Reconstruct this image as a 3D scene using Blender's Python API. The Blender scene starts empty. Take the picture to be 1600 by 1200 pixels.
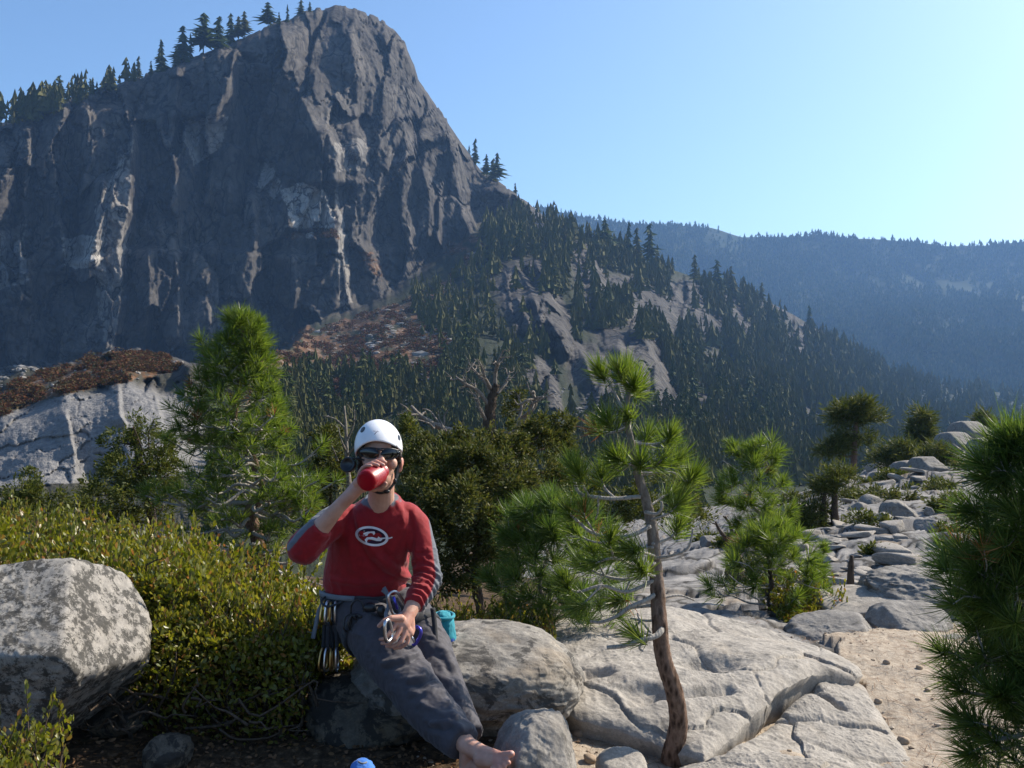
import bpy, bmesh, math, random, os
import numpy as np
from mathutils import Vector, Matrix
from mathutils.bvhtree import BVHTree
from mathutils.geometry import tessellate_polygon
random.seed(7)
RNG = np.random.default_rng(11)
scene = bpy.context.scene
COL = scene.collection
R = math.radians
F_PX = 1500.0          # focal length in pixels of the 1600 px wide photograph
EYE = 1.6

def P(px, py, d):
    """a point seen at pixel (px,py) of the photograph, d metres in front of the lens"""
    return np.array([(px - 800.0) / F_PX * d, d, EYE + (600.0 - py) / F_PX * d])

def PV(px, py, d):
    px = np.asarray(px, float); py = np.asarray(py, float); d = np.asarray(d, float)
    return np.stack([(px - 800.0) / F_PX * d, d + 0 * px, EYE + (600.0 - py) / F_PX * d], -1)

def tag(o, label=None, cat=None, group=None, kind=None):
    if label: o['label'] = label
    if cat: o['category'] = cat
    if group: o['group'] = group
    if kind: o['kind'] = kind
    return o

def empty(name, loc, label=None, cat=None, group=None):
    o = bpy.data.objects.new(name, None)
    o.empty_display_size = 0.1
    o.location = loc
    COL.objects.link(o)
    o.matrix_world = Matrix.Translation(loc)
    return tag(o, label, cat, group)

def fast_mesh(name, V, Fs, smooth=True, attrs=None, midx=None):
    """mesh from numpy arrays; Fs: one array or a list of arrays of faces (tri / quad)"""
    if not isinstance(Fs, (list, tuple)): Fs = [Fs]
    Fs = [np.asarray(f, np.int32) for f in Fs if len(f)]
    V = np.asarray(V, np.float32)
    me = bpy.data.meshes.new(name)
    me.vertices.add(len(V)); me.vertices.foreach_set('co', V.ravel())
    nl = sum(f.size for f in Fs); nf = sum(len(f) for f in Fs)
    me.loops.add(nl); me.polygons.add(nf)
    me.loops.foreach_set('vertex_index', np.concatenate([f.ravel() for f in Fs]))
    tot = np.concatenate([np.full(len(f), f.shape[1], np.int32) for f in Fs])
    st = np.concatenate([[0], np.cumsum(tot)[:-1]]).astype(np.int32)
    me.polygons.foreach_set('loop_start', st)
    try: me.polygons.foreach_set('loop_total', tot)
    except Exception: pass
    me.polygons.foreach_set('use_smooth', np.full(nf, bool(smooth)))
    if midx is not None: me.polygons.foreach_set('material_index', np.asarray(midx, np.int32))
    if attrs:
        for k, a in attrs.items():
            a = np.asarray(a, np.float32)
            at = me.attributes.new(k, 'FLOAT', 'POINT')
            at.data.foreach_set('value', a)
    me.update(calc_edges=True)
    me.validate()
    return me

def link(name, me, mat=None, parent=None):
    o = bpy.data.objects.new(name, me)
    COL.objects.link(o)
    if mat is not None:
        for m in (mat if isinstance(mat, (list, tuple)) else [mat]): me.materials.append(m)
    if parent is not None:
        o.parent = parent
        o.matrix_parent_inverse = parent.matrix_world.inverted()
    return o

class MB:
    """collects geometry, builds ONE mesh object"""
    def __init__(s): s.V = []; s.T = []; s.Q = []; s.n = 0
    def add(s, V, T=None, Q=None):
        V = np.asarray(V, float).reshape(-1, 3)
        if T is not None and len(T): s.T.append(np.asarray(T) + s.n)
        if Q is not None and len(Q): s.Q.append(np.asarray(Q) + s.n)
        s.V.append(V); s.n += len(V)
    def tube(s, pts, rad, sides=8, cap=True, jit=0.0):
        pts = np.asarray(pts, float); m = len(pts)
        rad = np.broadcast_to(np.asarray(rad, float), (m,))
        t = np.gradient(pts, axis=0); t /= np.linalg.norm(t, axis=1)[:, None] + 1e-12
        ref = np.array([0.31, 0.87, 0.38]); u = np.cross(t[0], ref)
        if np.linalg.norm(u) < 1e-3: u = np.cross(t[0], [1, 0, 0.2])
        u /= np.linalg.norm(u)
        V = []
        ang = np.arange(sides) / sides * 2 * math.pi
        for i in range(m):
            u = u - t[i] * np.dot(u, t[i]); u /= np.linalg.norm(u) + 1e-12
            w = np.cross(t[i], u)
            r = rad[i] * (1 + (RNG.uniform(-jit, jit, sides) if jit else 0))
            V.append(pts[i] + (np.cos(ang) * r)[:, None] * u + (np.sin(ang) * r)[:, None] * w)
        V = np.concatenate(V)
        i, j = np.meshgrid(np.arange(m - 1), np.arange(sides), indexing='ij')
        j2 = (j + 1) % sides
        Q = np.stack([i * sides + j, i * sides + j2, (i + 1) * sides + j2, (i + 1) * sides + j], -1).reshape(-1, 4)
        T = []
        if cap:
            V = np.concatenate([V, pts[:1], pts[-1:]])
            a, b = m * sides, m * sides + 1
            for k in range(sides):
                k2 = (k + 1) % sides
                T.append((a, k2, k)); T.append((b, (m - 1) * sides + k, (m - 1) * sides + k2))
        s.add(V, T, Q)
    def ellipsoid(s, c, r, M=None, nu=24, nv=14):
        th = np.linspace(0, math.pi, nv + 1)[1:-1]; ph = np.arange(nu) / nu * 2 * math.pi
        T_, P_ = np.meshgrid(th, ph, indexing='ij')
        V = np.stack([np.sin(T_) * np.cos(P_), np.sin(T_) * np.sin(P_), np.cos(T_)], -1).reshape(-1, 3)
        V = np.concatenate([V, [[0, 0, 1], [0, 0, -1]]]) * np.asarray(r, float)
        if M is not None: V = V @ np.asarray(M).T
        V = V + np.asarray(c, float)
        k = nv - 1
        i, j = np.meshgrid(np.arange(k - 1), np.arange(nu), indexing='ij'); j2 = (j + 1) % nu
        Q = np.stack([i * nu + j, (i + 1) * nu + j, (i + 1) * nu + j2, i * nu + j2], -1).reshape(-1, 4)
        T = []
        for a in range(nu):
            b = (a + 1) % nu
            T.append((k * nu, a, b)); T.append((k * nu + 1, (k - 1) * nu + b, (k - 1) * nu + a))
        s.add(V, T, Q)
    def capsule(s, a, b, ra, rb, sides=16, flat=False):
        a = np.asarray(a, float); b = np.asarray(b, float)
        d = b - a; L = np.linalg.norm(d); d = d / (L + 1e-9)
        pts = []; rr = []
        if not flat:
            for q in (80, 60, 40, 20): pts.append(a - d * ra * math.sin(R(q))); rr.append(ra * math.cos(R(q)))
        pts += [a, a + d * L / 2, b]; rr += [ra, (ra + rb) / 2, rb]
        if not flat:
            for q in (20, 40, 60, 80): pts.append(b + d * rb * math.sin(R(q))); rr.append(rb * math.cos(R(q)))
        s.tube(pts, rr, sides)
    def chain(s, pts, rr, sides=14):
        for i in range(len(pts) - 1): s.capsule(pts[i], pts[i + 1], rr[i], rr[i + 1], sides)
    def data(s, name='m', smooth=True, attrs=None):
        V = np.concatenate(s.V); Fs = []
        if s.T: Fs.append(np.concatenate(s.T))
        if s.Q: Fs.append(np.concatenate(s.Q))
        return fast_mesh(name, V, Fs, smooth, attrs)
    def build(s, name, mat, parent=None, smooth=True):
        return link(name, s.data(name, smooth), mat, parent)

def smooth_path(pts, n=4):
    """Catmull-Rom through points"""
    pts = np.asarray(pts, float); out = []
    for i in range(len(pts) - 1):
        p0 = pts[max(i - 1, 0)]; p1 = pts[i]; p2 = pts[i + 1]; p3 = pts[min(i + 2, len(pts) - 1)]
        for k in range(n):
            t = k / n
            out.append(0.5 * ((2 * p1) + (-p0 + p2) * t + (2 * p0 - 5 * p1 + 4 * p2 - p3) * t * t + (-p0 + 3 * p1 - 3 * p2 + p3) * t ** 3))
    out.append(pts[-1]); return np.array(out)

def _hash(I, seed):
    with np.errstate(over='ignore'):
        n = (I[..., 0] * 374761393 + I[..., 1] * 668265263 + I[..., 2] * 1440662683 + seed * 974634777) & 0xFFFFFFFF
        n = ((n ^ (n >> 13)) * 1274126177) & 0xFFFFFFFF
        n = ((n ^ (n >> 16)) * 2246822519) & 0xFFFFFFFF
        n = n ^ (n >> 15)
    return n / 4294967295.0

def vn(Pt, seed=0):
    Pt = np.asarray(Pt, float)
    I = np.floor(Pt).astype(np.int64); f = Pt - I; f = f * f * f * (f * (f * 6 - 15) + 10)
    r = 0
    for dx in (0, 1):
        for dy in (0, 1):
            for dz in (0, 1):
                w = (f[..., 0] if dx else 1 - f[..., 0]) * (f[..., 1] if dy else 1 - f[..., 1]) * (f[..., 2] if dz else 1 - f[..., 2])
                r = r + w * _hash(I + np.array([dx, dy, dz]), seed)
    return r * 2 - 1

_ROT = np.array([[0.36, 0.48, -0.8], [-0.8, 0.6, 0.0], [0.48, 0.64, 0.6]])
def fbm(Pt, octv=4, seed=0, gain=0.5, ridged=False):
    Pt = np.asarray(Pt, float); a = 1.0; r = 0; tot = 0
    for o in range(octv):
        v = vn(Pt, seed + o * 17)
        if ridged: v = 1 - 2 * np.abs(v)
        r = r + a * v; tot += a; a *= gain; Pt = (Pt @ _ROT.T) * 2.03 + 3.7
    return r / tot

def cells(x, y, seed=0):
    """2D Worley cells: returns (cell random a, b, c, distance to border, offset vector)"""
    ix = np.floor(x).astype(np.int64); iy = np.floor(y).astype(np.int64)
    best = np.full(x.shape, 1e9); sec = np.full(x.shape, 1e9); ca = np.zeros(x.shape); cb = np.zeros(x.shape); cc = np.zeros(x.shape); ox = np.zeros(x.shape); oy = np.zeros(x.shape)
    for dx in (-1, 0, 1):
        for dy in (-1, 0, 1):
            I = np.stack([ix + dx, iy + dy, 0 * ix], -1)
            sx = ix + dx + _hash(I, seed + 1); sy = iy + dy + _hash(I, seed + 2)
            d = np.hypot(x - sx, y - sy)
            m = d < best
            sec = np.where(m, best, np.minimum(sec, d))
            best = np.where(m, d, best)
            ca = np.where(m, _hash(I, seed + 3), ca); cb = np.where(m, _hash(I, seed + 4), cb); cc = np.where(m, _hash(I, seed + 5), cc)
            ox = np.where(m, x - sx, ox); oy = np.where(m, y - sy, oy)
    return ca, cb, cc, sec - best, ox, oy

def rbf(ctrl, val, smooth=1e-6):
    c = np.asarray(ctrl, float); v = np.asarray(val, float); n = len(c)
    def k(d): return d
    A = np.zeros((n + 3, n + 3)); D = np.hypot(c[:, None, 0] - c[None, :, 0], c[:, None, 1] - c[None, :, 1])
    A[:n, :n] = k(D) - np.eye(n) * smooth; A[:n, n] = 1; A[:n, n + 1:] = c; A[n, :n] = 1; A[n + 1:, :n] = c.T
    w = np.linalg.solve(A, np.concatenate([v, [0, 0, 0]]))
    def f(x, y):
        x = np.asarray(x, float); y = np.asarray(y, float); r = w[n] + w[n + 1] * x + w[n + 2] * y
        for i in range(n): r = r + w[i] * np.hypot(x - c[i, 0], y - c[i, 1])
        return r
    return f

def pip(x, y, poly):
    x = np.asarray(x, float); y = np.asarray(y, float); ins = np.zeros(x.shape, bool); n = len(poly)
    for i in range(n):
        x1, y1 = poly[i]; x2, y2 = poly[(i + 1) % n]
        if y1 == y2: continue
        c = ((y1 > y) != (y2 > y)) & (x < (x2 - x1) * (y - y1) / (y2 - y1) + x1)
        ins ^= c
    return ins

def sstep(a, b, x):
    t = np.clip((x - a) / (b - a), 0, 1); return t * t * (3 - 2 * t)

def polyx(line, y):
    ys = [p[1] for p in line]; xs = [p[0] for p in line]
    return np.interp(y, ys, xs)

# ---------------------------------------------------------------- materials
def mat(name):
    m = bpy.data.materials.new(name); m.use_nodes = True
    nt = m.node_tree; nt.nodes.clear()
    out = nt.nodes.new('ShaderNodeOutputMaterial')
    return m, nt, out

class N:
    """tiny node-building helper"""
    def __init__(s, nt): s.nt = nt
    def new(s, t, **kw):
        n = s.nt.nodes.new(t)
        for k, v in kw.items():
            if k in n.inputs.keys() if isinstance(k, str) else False: n.inputs[k].default_value = v
            else: setattr(n, k, v)
        return n
    def lk(s, a, b): s.nt.links.new(a, b)
    def coord(s, scale=(1, 1, 1), kind='Object'):
        tc = s.nt.nodes.new('ShaderNodeTexCoord'); mp = s.nt.nodes.new('ShaderNodeMapping')
        mp.inputs['Scale'].default_value = scale; s.lk(tc.outputs[kind], mp.inputs['Vector']); return mp.outputs[0]
    def noise(s, vec, scale, detail=4, rough=0.55, dist=0.0):
        n = s.nt.nodes.new('ShaderNodeTexNoise'); n.inputs['Scale'].default_value = scale; n.inputs['Detail'].default_value = detail
        n.inputs['Roughness'].default_value = rough; n.inputs['Distortion'].default_value = dist
        s.lk(vec, n.inputs['Vector']); return n.outputs['Fac']
    def voro(s, vec, scale, feature='F1', out='Distance'):
        n = s.nt.nodes.new('ShaderNodeTexVoronoi'); n.feature = feature; n.inputs['Scale'].default_value = scale
        s.lk(vec, n.inputs['Vector']); return n.outputs[out]
    def ramp(s, fac, stops, interp='LINEAR'):
        n = s.nt.nodes.new('ShaderNodeValToRGB'); n.color_ramp.interpolation = interp
        el = n.color_ramp.elements
        while len(el) < len(stops): el.new(0.5)
        for e, (p, c) in zip(el, stops):
            e.position = p; e.color = (c if hasattr(c, '__len__') else (c, c, c)) + (1,) if not hasattr(c, '__len__') or len(c) == 3 else c
        s.lk(fac, n.inputs[0]); return n.outputs[0]
    def mix(s, fac, a, b, blend='MIX'):
        n = s.nt.nodes.new('ShaderNodeMix'); n.data_type = 'RGBA'; n.blend_type = blend
        for sock, v in ((n.inputs[0], fac), (n.inputs[6], a), (n.inputs[7], b)):
            if hasattr(v, 'is_linked') or hasattr(v, 'links'): s.lk(v, sock)
            else: sock.default_value = v if not hasattr(v, '__len__') else (tuple(v) + (1,) if len(v) == 3 else v)
        return n.outputs[2]
    def math(s, op, a, b=0.0, clamp=False):
        n = s.nt.nodes.new('ShaderNodeMath'); n.operation = op; n.use_clamp = clamp
        for sock, v in ((n.inputs[0], a), (n.inputs[1], b)):
            if hasattr(v, 'links'): s.lk(v, sock)
            else: sock.default_value = v
        return n.outputs[0]
    def attr(s, name):
        n = s.nt.nodes.new('ShaderNodeAttribute'); n.attribute_name = name; return n.outputs['Fac']
    def bump(s, h, strength=0.3, dist=0.02):
        n = s.nt.nodes.new('ShaderNodeBump'); n.inputs['Strength'].default_value = strength; n.inputs['Distance'].default_value = dist
        s.lk(h, n.inputs['Height']); return n.outputs[0]
    def island(s):
        return s.nt.nodes.new('ShaderNodeNewGeometry').outputs['Random Per Island']
    def objrand(s):
        return s.nt.nodes.new('ShaderNodeObjectInfo').outputs['Random']
    def principled(s, col, rough=0.8, normal=None, spec=0.3, metal=0.0, **kw):
        n = s.nt.nodes.new('ShaderNodeBsdfPrincipled')
        for sock, v in ((n.inputs['Base Color'], col), (n.inputs['Roughness'], rough)):
            if hasattr(v, 'links'): s.lk(v, sock)
            else: sock.default_value = v if not hasattr(v, '__len__') else tuple(v) + (1,)
        n.inputs['Specular IOR Level'].default_value = spec; n.inputs['Metallic'].default_value = metal
        for k, v in kw.items(): n.inputs[k.replace('_', ' ')].default_value = v
        if normal is not None: s.lk(normal, n.inputs['Normal'])
        return n.outputs[0]

def simple(name, col, rough=0.6, spec=0.4, metal=0.0, var=0.15, scale=60, bump=0.0, bscale=400, **kw):
    m, nt, out = mat(name); n = N(nt); v = n.coord()
    c2 = tuple(max(0, x * (1 - var)) for x in col); c1 = tuple(min(1, x * (1 + var)) for x in col)
    c = n.ramp(n.noise(v, scale), [(0.3, c2), (0.7, c1)])
    nm = n.bump(n.noise(v, bscale, 3), bump, 0.002) if bump else None
    n.lk(n.principled(c, rough, nm, spec, metal, **kw), out.inputs[0]); return m

def leafmat(name, cols, trans=0.35, rough=0.5, spec=0.25, tcol=None, clump=0.0, cscale=3.0, alt=None):
    """foliage: colours vary leaf by leaf, light comes through"""
    m, nt, out = mat(name); n = N(nt)
    k = len(cols); c = n.ramp(n.island(), [(i / max(k - 1, 1), cols[i]) for i in range(k)])
    if clump:
        c = n.mix(n.math('MULTIPLY', n.noise(n.coord(), cscale, 2), clump), c, cols[0], 'MIX')
    if alt: c = n.mix(n.math('MULTIPLY', n.ramp(n.math('ADD', n.math('MULTIPLY', n.objrand(), .35), n.noise(n.coord(), cscale * 1.7, 3)), [(.55, 0.0), (.85, 1.0)]), .75), c, alt)
    p = n.principled(c, rough, None, spec)
    t = nt.nodes.new('ShaderNodeBsdfTranslucent')
    hs = nt.nodes.new('ShaderNodeHueSaturation'); hs.inputs['Value'].default_value = 1.5; hs.inputs['Saturation'].default_value = 1.1; hs.inputs['Hue'].default_value = 0.485
    n.lk(c, hs.inputs['Color']); n.lk(hs.outputs[0], t.inputs['Color'])
    mx = nt.nodes.new('ShaderNodeMixShader'); mx.inputs[0].default_value = trans
    n.lk(p, mx.inputs[1]); n.lk(t.outputs[0], mx.inputs[2]); n.lk(mx.outputs[0], out.inputs[0]); return m

def granite(name, lo=(0.19, 0.18, 0.17), hi=(0.36, 0.345, 0.325), lichen=(0.05, 0.05, 0.045), amount=0.35, stain=(0.30, 0.23, 0.15), scale=1.0, bump=0.5, thr=0.55, dist=.6, prough=.72):
    m, nt, out = mat(name); n = N(nt); v = n.coord()
    big = n.noise(v, 2.2 * scale, 5, 0.6, 0.4); mid = n.noise(v, 11 * scale, 6, 0.65); fine = n.noise(v, 90 * scale, 4, 0.7)
    c = n.ramp(mid, [(0.3, lo), (0.68, hi)])
    c = n.mix(n.ramp(fine, [(0.35, (0, 0, 0)), (0.62, (1, 1, 1))]), n.mix(0.6, c, lo), c)
    c = n.mix(n.math('MULTIPLY', n.ramp(big, [(0.5, 0.0), (0.72, 1.0)]), 0.45), c, stain)
    patch = n.noise(v, 6.5 * scale, 9, prough, dist)
    pm = n.ramp(patch, [(thr, 0.0), (thr + 0.05, 1.0)])
    pm = n.math('MULTIPLY', pm, amount)
    c = n.mix(pm, c, lichen)
    vs = n.voro(v, 160 * scale); c = n.mix(n.math('MULTIPLY', n.ramp(vs, [(0.12, 1.0), (0.3, 0.0)]), 0.45), c, (0.05, 0.05, 0.05))
    h = n.math('ADD', n.math('MULTIPLY', mid, 0.6), n.math('MULTIPLY', fine, 0.25)); h = n.math('ADD', h, n.math('MULTIPLY', patch, 0.5))
    n.lk(n.principled(c, 0.88, n.bump(h, bump, 0.02 / scale), 0.2), out.inputs[0]); return m

def bark(name, c1, c2, sz=60, bump=0.7):
    m, nt, out = mat(name); n = N(nt); v = n.coord((1, 1, 0.35))
    a = n.noise(v, sz, 5, 0.65, 0.5); w = n.voro(v, sz * 0.8)
    c = n.mix(n.ramp(w, [(0.1, 0.0), (0.5, 1.0)]), c1, c2); c = n.mix(n.math('MULTIPLY', a, 0.5), c, c1)
    n.lk(n.principled(c, 0.9, n.bump(n.math('ADD', w, a), bump, 0.01), 0.15), out.inputs[0]); return m

def ico_dirs(sub=6):
    bm = bmesh.new(); bmesh.ops.create_icosphere(bm, subdivisions=sub, radius=1)
    V = np.array([v.co[:] for v in bm.verts]); T = np.array([[v.index for v in f.verts] for f in bm.faces]); bm.free(); return V, T
# ================================================================ world, light, camera
SUN_AZ, SUN_EL = R(61), R(39)          # azimuth from +Y (view direction) towards +X
def make_world():
    w = bpy.data.worlds.new('World'); scene.world = w; w.use_nodes = True
    nt = w.node_tree; bg = nt.nodes['Background']; sky = nt.nodes.new('ShaderNodeTexSky')
    sky.sky_type = 'NISHITA'; sky.sun_disc = False; sky.sun_elevation = SUN_EL; sky.sun_rotation = SUN_AZ
    sky.altitude = 1250; sky.air_density = 1.0; sky.dust_density = 5; sky.ozone_density = 1.6
    mx = nt.nodes.new("ShaderNodeMix"); mx.data_type = "RGBA"; mx.blend_type = "MULTIPLY"; mx.inputs[0].default_value = 1; mx.inputs[7].default_value = (0.80, 0.99, 1.12, 1)
    nt.links.new(sky.outputs[0], mx.inputs[6]); nt.links.new(mx.outputs[2], bg.inputs[0]); bg.inputs[1].default_value = 0.108
    L = bpy.data.lights.new('sun', 'SUN'); L.energy = 4.8; L.angle = R(0.53); L.color = (1, 0.90, 0.76)
    o = bpy.data.objects.new('sun', L); COL.objects.link(o)
    s = Vector((math.sin(SUN_AZ) * math.cos(SUN_EL), math.cos(SUN_AZ) * math.cos(SUN_EL), math.sin(SUN_EL)))
    o.rotation_euler = s.to_track_quat('Z', 'Y').to_euler(); o.location = (6, 2, 8)
    c = bpy.data.cameras.new('camera'); co = bpy.data.objects.new('camera', c); COL.objects.link(co)
    co.location = (0, 0, EYE); co.rotation_euler = (R(90), 0, 0)
    c.sensor_width = 36; c.lens = F_PX / 1600 * 36; c.clip_start = 0.05; c.clip_end = 30000
    scene.camera = co
    vs = scene.view_settings; vs.view_transform = 'Standard'; vs.look = 'None'; vs.gamma = 1; vs.exposure = 0.78
    scene.cycles.volume_bounces = 1; scene.cycles.max_bounces = 8; scene.cycles.transparent_max_bounces = 16

def make_haze():
    m, nt, out = mat('haze'); v = nt.nodes.new('ShaderNodeVolumePrincipled')
    v.inputs['Color'].default_value = (0.30, 0.55, 1.0, 1); v.inputs['Density'].default_value = HAZE
    v.inputs['Density Attribute'].default_value = ''; v.inputs['Anisotropy'].default_value = 0.2
    nt.links.new(v.outputs[0], out.inputs['Volume']); m.cycles.homogeneous_volume = True
    x0, x1, y0, y1, z0, z1 = -3200, 5200, -60, 3900, -140, 440
    V = [(x, y, z) for x in (x0, x1) for y in (y0, y1) for z in (z0, z1)]
    Q = [(0, 1, 3, 2), (4, 6, 7, 5), (0, 4, 5, 1), (2, 3, 7, 6), (0, 2, 6, 4), (1, 5, 7, 3)]
    tag(link('haze', fast_mesh('haze', V, np.array(Q), False), m), kind='stuff')
HAZE = 0.00013

# ================================================================ the mountain across the valley
SKY_M = [(-260, 275), (-100, 225), (0, 190), (60, 172), (140, 142), (220, 118), (290, 94), (350, 70), (420, 42), (470, 22), (500, 12), (540, 11), (570, 17), (600, 33), (632, 64), (645, 95), (654, 128), (675, 155), (700, 190), (725, 228), (750, 262), (775, 282), (800, 298), (830, 318), (850, 338), (900, 366), (960, 388), (1010, 408), (1070, 428), (1130, 448), (1190, 466), (1240, 492), (1300, 528), (1350, 560), (1400, 585), (1500, 606), (1600, 618), (1760, 622), (1900, 622)]
BOUND = [(-260, 602), (0, 592), (30, 577), (90, 577), (150, 557), (200, 548), (250, 551), (290, 568), (330, 566), (400, 560), (450, 545), (480, 508), (545, 490), (600, 470), (650, 432), (700, 392), (750, 358), (800, 318), (850, 310), (1900, 300)]
FORE = [(-260, 770, 104), (0, 748, 110), (150, 748, 111), (300, 725, 114), (-260, 660, 126), (0, 640, 127), (100, 605, 129), (200, 586, 132), (300, 568, 137), (0, 612, 150), (100, 588, 160), (200, 552, 185), (270, 560, 172),
        (400, 640, 170), (420, 570, 230), (470, 700, 165), (600, 700, 200), (500, 640, 250), (560, 590, 300), (600, 520, 400), (620, 478, 520), (700, 440, 560), (480, 515, 500), (545, 495, 535), (750, 375, 620), (700, 560, 330), (800, 600, 300),
        (900, 700, 220), (1000, 640, 300), (1000, 560, 420), (870, 560, 380), (850, 480, 480), (850, 400, 580), (900, 368, 660), (1000, 408, 740), (1000, 500, 560), (1100, 450, 790), (1100, 560, 570), (1100, 650, 390),
        (1200, 480, 870), (1200, 600, 600), (1300, 530, 970), (1300, 650, 600), (1400, 590, 1040), (1400, 680, 620), (1500, 612, 1120), (1600, 622, 1180), (1800, 626, 1200), (1600, 680, 700), (1500, 700, 560), (1300, 720, 390), (1100, 720, 250), (1750, 700, 640),
        (-260, 930, 66), (0, 930, 66), (400, 930, 68), (800, 930, 72), (1200, 930, 78), (1600, 930, 105), (1900, 930, 110), (300, 800, 88), (0, 800, 92), (600, 780, 130), (1000, 780, 140), (1400, 780, 260)]
CLIFF = [(-260, 600, 452), (-260, 275, 478), (0, 590, 486), (0, 190, 514), (200, 550, 516), (200, 120, 552), (400, 560, 546), (400, 50, 590), (520, 490, 568), (500, 12, 628), (600, 470, 590), (600, 250, 612), (560, 120, 612), (600, 33, 668), (650, 380, 632), (654, 130, 700), (700, 392, 655), (740, 320, 690), (745, 380, 660), (752, 264, 716), (800, 300, 700), (850, 338, 676)]
# steps in the rock: (line, depth m, width to the left px, width to the right px); the right side catches the sun
STEPS = [
    ([(600, 50), (614, 120), (602, 180), (588, 236)], 13, 55, 16), ([(700, 210), (712, 270), (722, 330), (738, 372)], 15, 60, 18), ([(660, 215), (668, 280), (676, 345), (690, 386)], 13, 50, 16), ([(545, 50), (560, 120), (556, 180), (562, 246)], 11, 42, 14), ([(628, 190), (634, 260), (628, 330), (640, 392)], 13, 45, 15),
    ([(100, 170), (96, 260), (104, 330), (98, 420)], 10, 75, 10), ([(275, 112), (270, 200), (280, 290), (272, 380), (280, 530)], 11, 95, 10), ([(395, 290), (402, 360), (392, 450), (398, 545)], 10, 80, 9), ([(45, 200), (40, 330), (48, 440), (42, 570)], 11, 80, 10), ([(330, 392), (322, 450), (330, 540)], 9, 60, 10), ([(228, 396), (232, 470), (224, 552)], 10, 55, 10), ([(457, 396), (464, 450), (458, 505)], 10, 60, 9),
    ([(196, 170), (205, 230), (200, 330), (182, 400), (188, 430), (176, 552)], 20, 150, 16),
    ([(160, 285), (158, 330), (150, 410)], 11, 40, 9),
    ([(166, 420), (172, 470), (168, 540)], 5, 20, 6),
    ([(344, 72), (362, 100), (352, 150), (335, 182)], 19, 120, 24),
    ([(425, 52), (442, 110), (478, 170), (503, 220), (516, 285)], 26, 80, 70),
    ([(512, 200), (528, 240), (520, 300), (526, 370), (524, 380)], 15, 70, 15),
    ([(450, 270), (443, 310), (455, 365)], 6, 40, 10),
    ([(556, 285), (558, 330), (550, 372), (580, 400), (596, 465)], 12, 40, 16),
    ([(524, 372), (536, 400), (545, 480)], 14, 70, 15),
    ([(556, 30), (551, 60), (546, 90)], 6, 25, 8),
    ([(660, 260), (672, 300), (668, 370)], 8, 45, 12),
    ([(712, 240), (722, 300), (735, 360)], 10, 50, 20),
    ([(625, 90), (640, 140), (655, 190)], 8, 60, 25),
    ([(20, 230), (14, 270), (8, 300)], 6, 50, 10), ([(60, 340), (55, 400), (62, 470)], 4, 40, 7),
    ([(250, 180), (246, 260), (252, 340), (240, 480)], 5, 60, 9), ([(300, 260), (308, 330), (300, 420)], 4, 40, 7),
    ([(388, 400), (380, 430), (392, 470)], 5, 70, 10),
    ([(790, 296), (835, 325), (852, 362)], 16, 70, 10),
    ([(838, 405), (852, 430), (860, 470)], 10, 50, 10),
    ([(850, 465), (872, 485), (882, 520)], 18, 100, 12),
    ([(905, 382), (920, 395), (930, 430), (946, 478)], 15, 48, 15),
    ([(990, 432), (1020, 455), (1040, 490), (1062, 525)], 17, 70, 24),
    ([(1022, 425), (1050, 458), (1078, 522)], 8, 14, 13),
    ([(1078, 440), (1100, 480), (1130, 532)], 15, 34, 26),
    ([(1128, 460), (1160, 505), (1178, 535)], 11, 30, 14),
    ([(1196, 458), (1228, 472), (1240, 502)], 16, 50, 8),
    ([(1192, 486), (1222, 524)], 9, 16, 14), ([(1228, 512), (1256, 552)], 12, 24, 18), ([(1262, 505), (1290, 535)], 8, 24, 10),
    ([(985, 516), (1012, 540), (1030, 590), (1044, 640)], 26, 60, 20),
    ([(920, 560), (938, 590), (950, 625), (956, 655)], 13, 40, 26),
    ([(1046, 540), (1078, 580)], 10, 34, 11), ([(1116, 552), (1152, 594)], 14, 70, 10),
    ([(838, 560), (860, 590), (872, 640)], 8, 60, 8),
    ([(100, 646), (112, 700), (120, 740)], 1.6, 40, 4), ([(186, 600), (190, 650), (196, 660)], 2.4, 60, 5), ([(290, 570), (300, 600), (306, 630)], 1.5, 40, 5), ([(240, 600), (250, 640), (258, 690)], 1.0, 40, 4),
]
GROOVES = [([(372, 95), (385, 190), (396, 260), (392, 300)], 12, 40), ([(636, 196), (612, 260), (592, 330), (588, 380)], 14, 70), ([(232, 120), (226, 200), (228, 300)], 8, 45),
           ([(545, 130), (575, 210), (600, 250)], 6, 50), ([(470, 90), (520, 120), (560, 200)], 5, 40), ([(120, 150), (96, 220), (92, 300)], 6, 50), ([(420, 190), (410, 260), (428, 330)], 7, 40), ([(330, 200), (322, 280), (330, 370)], 5, 40),
           ([(575, 40), (600, 90), (615, 140)], 7, 36), ([(690, 220), (700, 280), (696, 330)], 6, 30)]
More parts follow.
